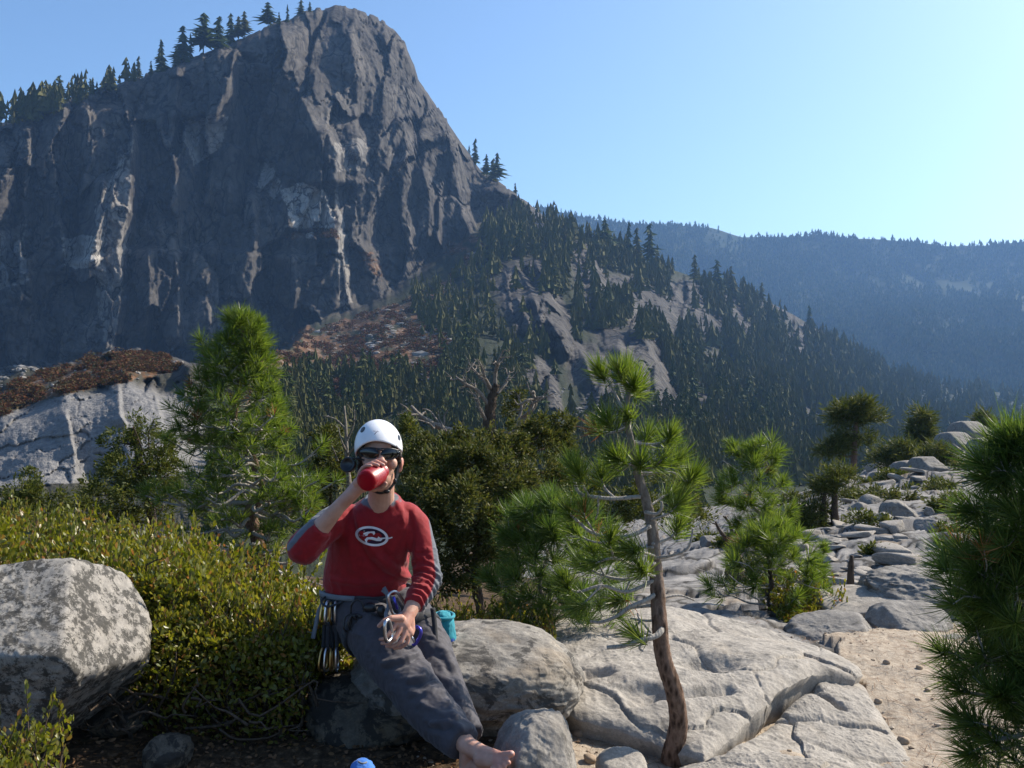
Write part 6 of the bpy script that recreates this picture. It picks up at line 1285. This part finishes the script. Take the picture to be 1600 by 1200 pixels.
    t.chain([P(566, 962, 4.30), P(600, 1012, 4.14), P(640, 1068, 3.99), P(654, 1088, 3.95), P(690, 1128, 3.85)], [.128, .118, .098, .096, .090], 22); t.capsule(P(690, 1128, 3.85), P(724, 1162, 3.745), .089, .070, 22, True)
    t.chain([P(632, 958, 4.33), P(668, 1008, 4.23), P(694, 1068, 4.11), P(712, 1112, 4.0)], [.115, .098, .080, .074], 22); t.capsule(P(712, 1112, 4.0), P(732, 1152, 3.90), .074, .066, 20, True)
    me = fuse(t, .0060, 6, .5); V = mverts(me); Nn = mnorm(me); px, py = topx(V); dz = np.zeros(len(V))
    for line, w, a in [([(602, 1036), (630, 1030), (648, 1022)], 5, .013), ([(604, 1046), (632, 1038), (650, 1028)], 4, -.010), ([(640, 1062), (660, 1058), (662, 1050)], 5, .013), ([(636, 1070), (655, 1070), (672, 1062)], 4, -.012), ([(642, 1082), (660, 1086), (676, 1078)], 5, .010), ([(650, 1010), (668, 1040), (690, 1080)], 6, .006), ([(660, 1100), (690, 1116), (712, 1122)], 5, .010), ([(676, 1130), (700, 1128), (720, 1140)], 4, .011), ([(672, 1138), (694, 1142), (706, 1136)], 4, -.010), ([(700, 1098), (715, 1130), (735, 1155)], 5, .008), ([(560, 985), (575, 1010), (596, 1040)], 7, .006), ([(620, 990), (640, 1010), (652, 1030)], 6, -.008), ([(686, 1010), (700, 1022), (706, 1040)], 5, .008), ([(672, 1020), (690, 1030), (704, 1052)], 5, -.008), ([(668, 1040), (684, 1056), (704, 1066)], 5, .008)]:
        dz += a * np.exp(-(seg_dist(px, py, line) / w) ** 2) * (Nn[:, 1] < .3)
    dz += .006 * fbm(V * [16, 16, 16], 4, 19, .5, True) + .0025 * fbm(V * [42, 42, 42], 3, 20, .5, True)
    setv(me, V + Nn * dz[:, None]); trou = link('trousers', me, pant, root)
    # ---------------- harness
    hb = MB(); rr = []
    for a in np.linspace(0, 2 * math.pi, 61): rr.append(P(574, 929, 4.385) + np.array([.208 * math.cos(a), .172 * math.sin(a), .012 * math.cos(a) + .004 * math.sin(3 * a)]))
    rr = np.array(rr); nr = rr - rr.mean(0); nr /= np.linalg.norm(nr, axis=1)[:, None]; hb.add(*(lambda v: (v[0], None, v[1]))(webbing(rr, .038, .012, nr))); har = hb.build('harness', webm, root)
    bl = MB(); m_ = np.array([P(574, 926, 4.385) + np.array([.216 * math.cos(a), .180 * math.sin(a), .012]) for a in np.linspace(R(196), R(262), 16)]); nr = m_ - P(574, 926, 4.385); nr /= np.linalg.norm(nr, axis=1)[:, None]; bl.add(*(lambda v: (v[0], None, v[1]))(webbing(m_, .022, .006, nr))); bl.build('belt', greyweb, har)
    lp = MB()
    for c, ax_, r in ((P(580, 985, 4.24), P(600, 1012, 4.14) - P(566, 962, 4.30), .130), (P(652, 985, 4.28), P(668, 1008, 4.23) - P(632, 958, 4.33), .108)):
        ax_ = ax_ / np.linalg.norm(ax_); u1, w1 = perp(ax_[None]); u1 = u1[0]; w1 = w1[0]; q = np.array([c + (u1 * math.cos(a) + w1 * math.sin(a)) * r for a in np.linspace(0, 2 * math.pi, 49)]); nr = (q - c) / r; lp.add(*(lambda v: (v[0], None, v[1]))(webbing(q, .045, .010, nr)))
    lp.build('leg_loops', webm, har)
    fr = 4.10
    for line, w in (([(600, 918, 4.19), (606, 932, 4.16), (607, 948, 4.12), (603, 960, 4.07), (606, 972, 4.02)], .016), ([(597, 922, 4.19), (612, 935, 4.17), (622, 948, 4.14), (624, 962, 4.12), (612, 972, 4.06)], .013), ([(515, 932, 4.34), (500, 950, 4.30), (494, 975, 4.28), (489, 998, 4.27)], .018)):
        q = smooth_path([P(*p) for p in line], 5); sl = MB(); sl.add(*(lambda v: (v[0], None, v[1]))(webbing(q, w, .006))); sl.build('sling', greyweb, har)
    st_ = MB(); q = smooth_path([P(*p) for p in [(676, 950, 4.23), (679, 975, 4.19), (680, 1000, 4.15), (676, 1018, 4.13)]], 5); st_.add(*(lambda v: (v[0], None, v[1]))(webbing(q, .022, .005))); st_.build('strap', webm, har)
    gl_ = MB(); q = smooth_path([P(*p) for p in [(520, 928, 4.30), (502, 938, 4.24), (512, 948, 4.20), (535, 940, 4.2)]], 6); gl_.tube(q, .005, 7); gl_.build('gear_loop', webm, har)
    ga = MB(); rg = np.random.default_rng(12)
    for k in range(7): c = P(560 + rg.uniform(-14, 34), 962 + rg.uniform(-16, 14), 4.15 + rg.uniform(-.02, .02)); q = np.array([c + np.array([.028 * math.cos(a), rg.normal(0, .006), .040 * math.sin(a)]) for a in np.linspace(0, 6.28, 15)]); ga.tube(q, .0045, 6, False)
    ga.ellipsoid(P(578, 950, 4.16), (.03, .02, .025)); ga.ellipsoid(P(596, 955, 4.13), (.02, .018, .028)); ga.build('belay_gear', black, har)
    # ---------------- hair, helmet, glasses
    h = MB(); h.ellipsoid(HC + [0, .016, .000], (.085, .094, .092))
    for x, y, d, r in ((564, 716, 4.075, .017), (563, 726, 4.085, .015), (566, 706, 4.05, .018), (622, 712, 4.065, .016), (623, 720, 4.08, .013), (568, 695, 4.045, .015), (580, 689, 4.036, .012), (592, 688, 4.034, .012), (605, 690, 4.038, .012), (616, 697, 4.046, .014), (562, 735, 4.10, .012)): h.ellipsoid(P(x, y, d), (r, r, r * 1.15))
    me = fuse(h, .004, 2); V = mverts(me); Nn = mnorm(me); setv(me, V + Nn * (.004 * fbm(V * [120, 120, 40], 3, 4, .5, True))[:, None]); link('hair', me, hairm, root)
    hm = MB(); nu, nv = 64, 26; cc = P(591.5, 699, 4.105); rx, ry, rz = .1015, .130, .120; rows = []; TL = np.array(Matrix.Rotation(R(-6), 3, 'Y'))
    for inner in (0, 1):
        k = 1 - .07 * inner
        for i in range(nv + 1):
            row = []
            for j in range(nu):
                ph = j / nu * 2 * math.pi; fx = -math.sin(ph); fy = -math.cos(ph)      # ph 0 = front
                cut = R(73) + R(30) * (1 - math.cos(ph)) / 2 + R(16) * math.sin(ph) ** 2
                tt_ = (i / nv if not inner else 1 - i / nv) * cut
                p = np.array([rx * k * math.sin(tt_) * fx, ry * k * math.sin(tt_) * fy, rz * k * math.cos(tt_)])
                row.append(TL @ p + cc)
            rows.append(row)
    Vh = np.array(rows).reshape(-1, 3); m = len(rows); i, j = np.meshgrid(np.arange(m - 1), np.arange(nu), indexing='ij'); j2 = (j + 1) % nu; hm.add(Vh, None, np.stack([i * nu + j, (i + 1) * nu + j, (i + 1) * nu + j2, i * nu + j2], -1).reshape(-1, 4))
    hel = hm.build('helmet', white, root)
    bmh = bmesh.new(); bmh.from_mesh(hel.data); bh = BVHTree.FromBMesh(bmh); bmh.free()
    def onh(x, y, off):
        d = (Vector(P(x, y, 1.0)) - cam).normalized(); q = bh.ray_cast(cam, d); return np.array(q[0] + q[1] * (off if q[1].dot(d) < 0 else -off)) if q[0] else P(x, y, 4.05)
    for cx, cy, a, b_, rot in ((567.0, 671.5, 2.6, 5.2, 35), (623.2, 684, 1.8, 4.6, -14)):
        vt = MB(); n_ = 20; ring_ = [(cx + a * math.cos(q) * math.cos(R(rot)) - b_ * math.sin(q) * math.sin(R(rot)), cy + a * math.cos(q) * math.sin(R(rot)) + b_ * math.sin(q) * math.cos(R(rot))) for q in np.linspace(0, 2 * math.pi, n_, endpoint=False)]
        vt.add([onh(cx, cy, .0012)] + [onh(x, y, .0012) for x, y in ring_], [(0, 1 + (k + 1) % n_, 1 + k) for k in range(n_)]); vt.build('vent', black, hel)
    mk = MB()
    for (x1, y1), (x2, y2), w_ in (((585, 679), (588, 675.5), .5), ((588, 675.5), (590, 673.5), .5), ((583, 673.6), (587, 674.0), .35), ((590, 674.4), (603, 677), .25)):
        dx, dy = x2 - x1, y2 - y1; l = math.hypot(dx, dy); nx, ny = -dy / l * w_, dx / l * w_; mk.add([onh(x1 + nx, y1 + ny, .001), onh(x2 + nx, y2 + ny, .001), onh(x2 - nx, y2 - ny, .001), onh(x1 - nx, y1 - ny, .001)], None, [(0, 1, 2, 3)])
    mk.build('logo', simple('scuffed_print', (.12, .12, .16), .6), hel)
    cs = MB()
    for line in ([(624, 716, 4.09), (621, 735, 4.085), (617, 752, 4.07), (608, 765, 4.055), (598, 770, 4.045), (588, 769, 4.05), (576, 758, 4.07), (569, 738, 4.09), (566, 718, 4.1)], [(625, 730, 4.13), (621, 745, 4.10), (617, 752, 4.07)]):
        q = smooth_path([P(*p) for p in line], 5); nr = q - P(595, 735, 4.13); nr /= np.linalg.norm(nr, axis=1)[:, None]; cs.add(*(lambda v: (v[0], None, v[1]))(webbing(q, .013, .004, nr)))
    cs.ellipsoid(P(604, 768, 4.045), (.014, .008, .009)); cs.ellipsoid(P(617, 752, 4.066), (.008, .006, .012)); cs.build('chin_strap', black, hel)
    gs = MB()
    for s_, cx in ((-1, 576.5), (1, 609.5)):
        rows = []; nu_, nv_ = 20, 10
        Vg = []
        for i in range(nv_ + 1):
            for j in range(nu_ + 1):
                a = (j / nu_ - .5) * 2; b2 = (i / nv_ - .5) * 2
                hgt = 9.3 * (1 - .26 * max(0, a * s_)) * (1 - abs(a) ** 4 * .35); x = cx + a * 15.0; y = 708.5 + s_ * .8 + b2 * hgt * math.sqrt(max(0, 1 - (abs(a) ** 3.2) * .8)) - 1.2 * a * s_
                d = 3.970 + .045 * ((x - 593) / 31) ** 2 + .006 * b2 * b2
                Vg.append(P(x, y, d))
        Vg = np.array(Vg); bk = Vg + [0, .004, 0]; W = nu_ + 1; Q = [(i * W + j, i * W + j + 1, (i + 1) * W + j + 1, (i + 1) * W + j) for i in range(nv_) for j in range(nu_)]; n0 = len(Vg)
        Qb = [(n0 + d_, n0 + c_, n0 + b3, n0 + a_) for a_, b3, c_, d_ in Q]; rim = [j for j in range(W)] + [i * W + nu_ for i in range(1, nv_ + 1)] + [nv_ * W + j for j in range(nu_ - 1, -1, -1)] + [i * W for i in range(nv_ - 1, 0, -1)]
        Qr = [(rim[k], n0 + rim[k], n0 + rim[(k + 1) % len(rim)], rim[(k + 1) % len(rim)]) for k in range(len(rim))]; gs.add(np.concatenate([Vg, bk]), None, [q[::-1] for q in Q + Qb] + Qr)
    sg = gs.build('sunglasses', lens, root)
    fr_ = MB(); fr_.tube(smooth_path([P(588, 703.5, 3.976), P(593, 702.5, 3.972), P(598, 704, 3.976)], 4), .0035, 8)
    for line in ([(562, 704, 4.02), (560.5, 708, 4.07), (563, 716, 4.115)], [(624, 706, 4.02), (626, 711, 4.07), (625.5, 719, 4.115)]): fr_.tube(smooth_path([P(*p) for p in line], 5), .0038, 8)
    fr_.tube(smooth_path([P(562, 702, 4.018), P(576, 699.3, 3.986), P(593, 701, 3.975), P(609, 700.5, 3.988), P(624, 704, 4.02)], 5), .0026, 8); fr_.build('frame', black, sg)
    # ---------------- bottle
    bt = empty('water_bottle', tuple(BT), 'translucent red water bottle held to the mouth by the climber', 'water bottle')
    prof = [(.0, 0.0), (.0, .030), (.004, .040), (.014, .0445), (.30, .0445), (.62, .0445), (.70, .0425), (.80, .033), (.83, .029), (.94, .029), (.96, .030), (.96, .026), (.80, .026), (.70, .037), (.6, .041), (.05, .041), (.03, .034), (.035, 0.0)]
    mb = MB(); nb_ = 40; rows = []
    for s_, r in prof:
        s2 = s_ if s_ > .02 else s_ / BL * BL
        rows.append([BT + ax * (s2 * BL if s_ >= .02 else s_) + (bu * math.cos(a) + bw * math.sin(a)) * max(r, .0004) for a in np.linspace(0, 2 * math.pi, nb_, endpoint=False)])
    m = len(rows); i, j = np.meshgrid(np.arange(m - 1), np.arange(nb_), indexing='ij'); j2 = (j + 1) % nb_; mb.add(np.array(rows).reshape(-1, 3), None, np.stack([i * nb_ + j, i * nb_ + j2, (i + 1) * nb_ + j2, (i + 1) * nb_ + j], -1).reshape(-1, 4))
    mr, nt, out = mat('red_plastic'); n = N(nt); p = nt.nodes.new('ShaderNodeBsdfPrincipled'); p.inputs['Base Color'].default_value = (.42, .010, .026, 1); p.inputs['Roughness'].default_value = .42; p.inputs['Transmission Weight'].default_value = .18; p.inputs['IOR'].default_value = 1.3; p.inputs['Specular IOR Level'].default_value = .25
    tl = nt.nodes.new('ShaderNodeBsdfTranslucent'); tl.inputs[0].default_value = (.80, .02, .03, 1); mx = nt.nodes.new('ShaderNodeMixShader'); mx.inputs[0].default_value = .45; n.lk(p.outputs[0], mx.inputs[1]); n.lk(tl.outputs[0], mx.inputs[2]); n.lk(mx.outputs[0], out.inputs[0])
    mb.build('bottle_body', mr, bt)
    rim_ = MB(); q = [BT + ax * .0015 + (bu * math.cos(a) + bw * math.sin(a)) * .028 for a in np.linspace(0, 2 * math.pi, 33)]; rim_.tube(q, .0022, 6, False); rim_.build('base_ring', mr, bt)
    lc = P(544.5, 726.5, 4.02); ld = MB(); fx = np.array([-.25, -.9, .25]); fx /= np.linalg.norm(fx); pu, pw_ = perp(fx[None]); pu = pu[0]; pw_ = pw_[0]
    rows = [[lc + fx * z + (pu * math.cos(a) + pw_ * math.sin(a)) * r for a in np.linspace(0, 2 * math.pi, 36, endpoint=False)] for z, r in ((-.012, .0005), (-.012, .030), (.010, .033), (.013, .031), (.013, .025), (.009, .024), (.009, .0005))]
    m = len(rows); i, j = np.meshgrid(np.arange(m - 1), np.arange(36), indexing='ij'); j2 = (j + 1) % 36; ld.add(np.array(rows).reshape(-1, 3), None, np.stack([i * 36 + j, i * 36 + j2, (i + 1) * 36 + j2, (i + 1) * 36 + j], -1).reshape(-1, 4)); ld.build('cap', black, bt)
    tp_ = MB(); tp_.tube(smooth_path([P(552, 716, 4.02), P(566, 718, 4.03), P(584, 726, 4.0), BT + ax * BL * .88 + bw * .03], 5), .0035, 7); tp_.build('cap_tether', black, bt)
    # ---------------- things on the harness
    for k, (px0, dd) in enumerate(((508, .0), (513, -.02), (519, .01), (525, -.015), (516, .03))):
        q = empty('quickdraw', tuple(P(px0, 950, 4.25 + dd)), ['quickdraw with gold carabiners hanging outermost at the left hip', 'quickdraw with silver carabiners second from outside at the left hip', 'quickdraw with gold carabiners in the middle of the left hip bunch', 'quickdraw with silver carabiners hanging nearest to the thigh', 'quickdraw with gold carabiners hanging behind the others at the left hip'][k], 'quickdraw', 'quickdraws on the harness')
        dx = (k - 2) * 1.5; d = 4.25 + dd; rot = np.array(Matrix.Rotation(R(62 + 9 * k), 3, 'Z')) @ np.array(Matrix.Rotation(R(6 - 4 * k), 3, 'Y'))
        for y in (957, 1030):
            cb = MB(); carabiner(cb, P(px0 + dx * (1 if y > 1000 else .2), y, d), rot, .098, .055, .0055); cb.build('carabiner', gold if k % 2 == 0 else metal, q)
        sg_ = MB(); p2 = smooth_path([P(px0 + dx * .3, 972, d), P(px0 + dx * .6, 993, d), P(px0 + dx, 1016, d)], 4); sg_.add(*(lambda v: (v[0], None, v[1]))(webbing(p2, .016, .006))); sg_.build('sling', webm, q)
    cbk = empty('belay_carabiner', tuple(P(606, 984, 3.90)), 'flat silver carabiner gripped in the climber\'s left hand', 'carabiner'); cb = MB(); carabiner(cb, P(606.5, 985, 3.885), np.array(Matrix.Rotation(R(66), 3, 'Z')) @ np.array(Matrix.Rotation(R(-16), 3, 'Y')), .088, .050, .0072); cb.build('frame', metal, cbk); g_ = MB(); g_.tube([P(600, 975, 3.88), P(603, 996, 3.88)], .0035, 8); g_.build('gate', metal, cbk)
    vb = empty('locking_carabiner', tuple(P(620, 938, 4.10)), 'white and violet locking carabiner hanging from the front of the harness', 'carabiner'); cb = MB(); carabiner(cb, P(619, 942, 4.085), np.array(Matrix.Rotation(R(30), 3, 'Z')) @ np.array(Matrix.Rotation(R(-24), 3, 'Y')), .105, .06, .0062); cb.build('frame', metal, vb); g_ = MB(); g_.tube([P(615, 932, 4.07), P(621, 952, 4.07)], .006, 8); g_.build('gate', violet, vb)
    vb = empty('locking_carabiner', tuple(P(646, 992, 4.05)), 'blue violet carabiner dangling between the thighs beside the fist', 'carabiner'); cb = MB(); carabiner(cb, P(646, 993, 4.07), np.array(Matrix.Rotation(R(-20), 3, 'Z')) @ np.array(Matrix.Rotation(R(40), 3, 'Y')), .085, .055, .0075); cb.build('frame', violet, vb); g_ = MB(); g_.tube([P(640, 990, 4.06), P(648, 1003, 4.06)], .0055, 8); g_.build('gate', metal, vb)
    cbg = empty('chalk_bag', tuple(P(694, 985, 4.42)), 'turquoise chalk bag hanging behind the hip beside the far thigh', 'chalk bag'); c_ = MB(); c_.capsule(P(692, 972, 4.42), P(697, 996, 4.42), .050, .046, 24); me = fuse(c_, .005, 3); V = mverts(me); Nn = mnorm(me); setv(me, V + Nn * (.006 * fbm(V * [40, 40, 22], 3, 4, .5, True))[:, None]); link('pouch', me, tealm, cbg); c_ = MB(); c_.capsule(P(700, 998, 4.41), P(698, 1012, 4.42), .034, .026, 20); c_.build('base', bluem, cbg); rm = MB(); rm.tube([P(694, 962, 4.41) + np.array([.044 * math.cos(a), .044 * math.sin(a), .006 * math.sin(a)]) for a in np.linspace(0, 6.283, 29)], .008, 8, False); rm.build('rim', tealm, cbg)
    # blue bag below the feet of the rock, only its round top shows
    bb = empty('stuff_sack', tuple(P(566, 1225, 3.3)), 'rounded blue cloth bag peeking in at the bottom edge', 'bag'); c_ = MB(); c_.capsule(P(566, 1240, 3.3), P(566, 1206, 3.3), .065, .042, 28); c_.capsule(P(560, 1236, 3.3), P(545, 1262, 3.3), .06, .05, 20); me = fuse(c_, .004, 3); V = mverts(me); Nn = mnorm(me); setv(me, V + Nn * (.006 * fbm(V * [30, 30, 30], 3, 4, .5, True))[:, None]); link('sack', me, fabric('sack_cloth', (.04, .16, .50)), bb); c_ = MB(); c_.tube(smooth_path([P(560, 1190, 3.27), P(566, 1193, 3.245), P(573, 1191, 3.26)], 5), .0035, 6); c_.build('drawcord', greyweb, bb)
make_world(); make_haze(); make_mountain(); make_hills(); make_forest(); make_ground(); make_rocks(); make_plants(); make_person()
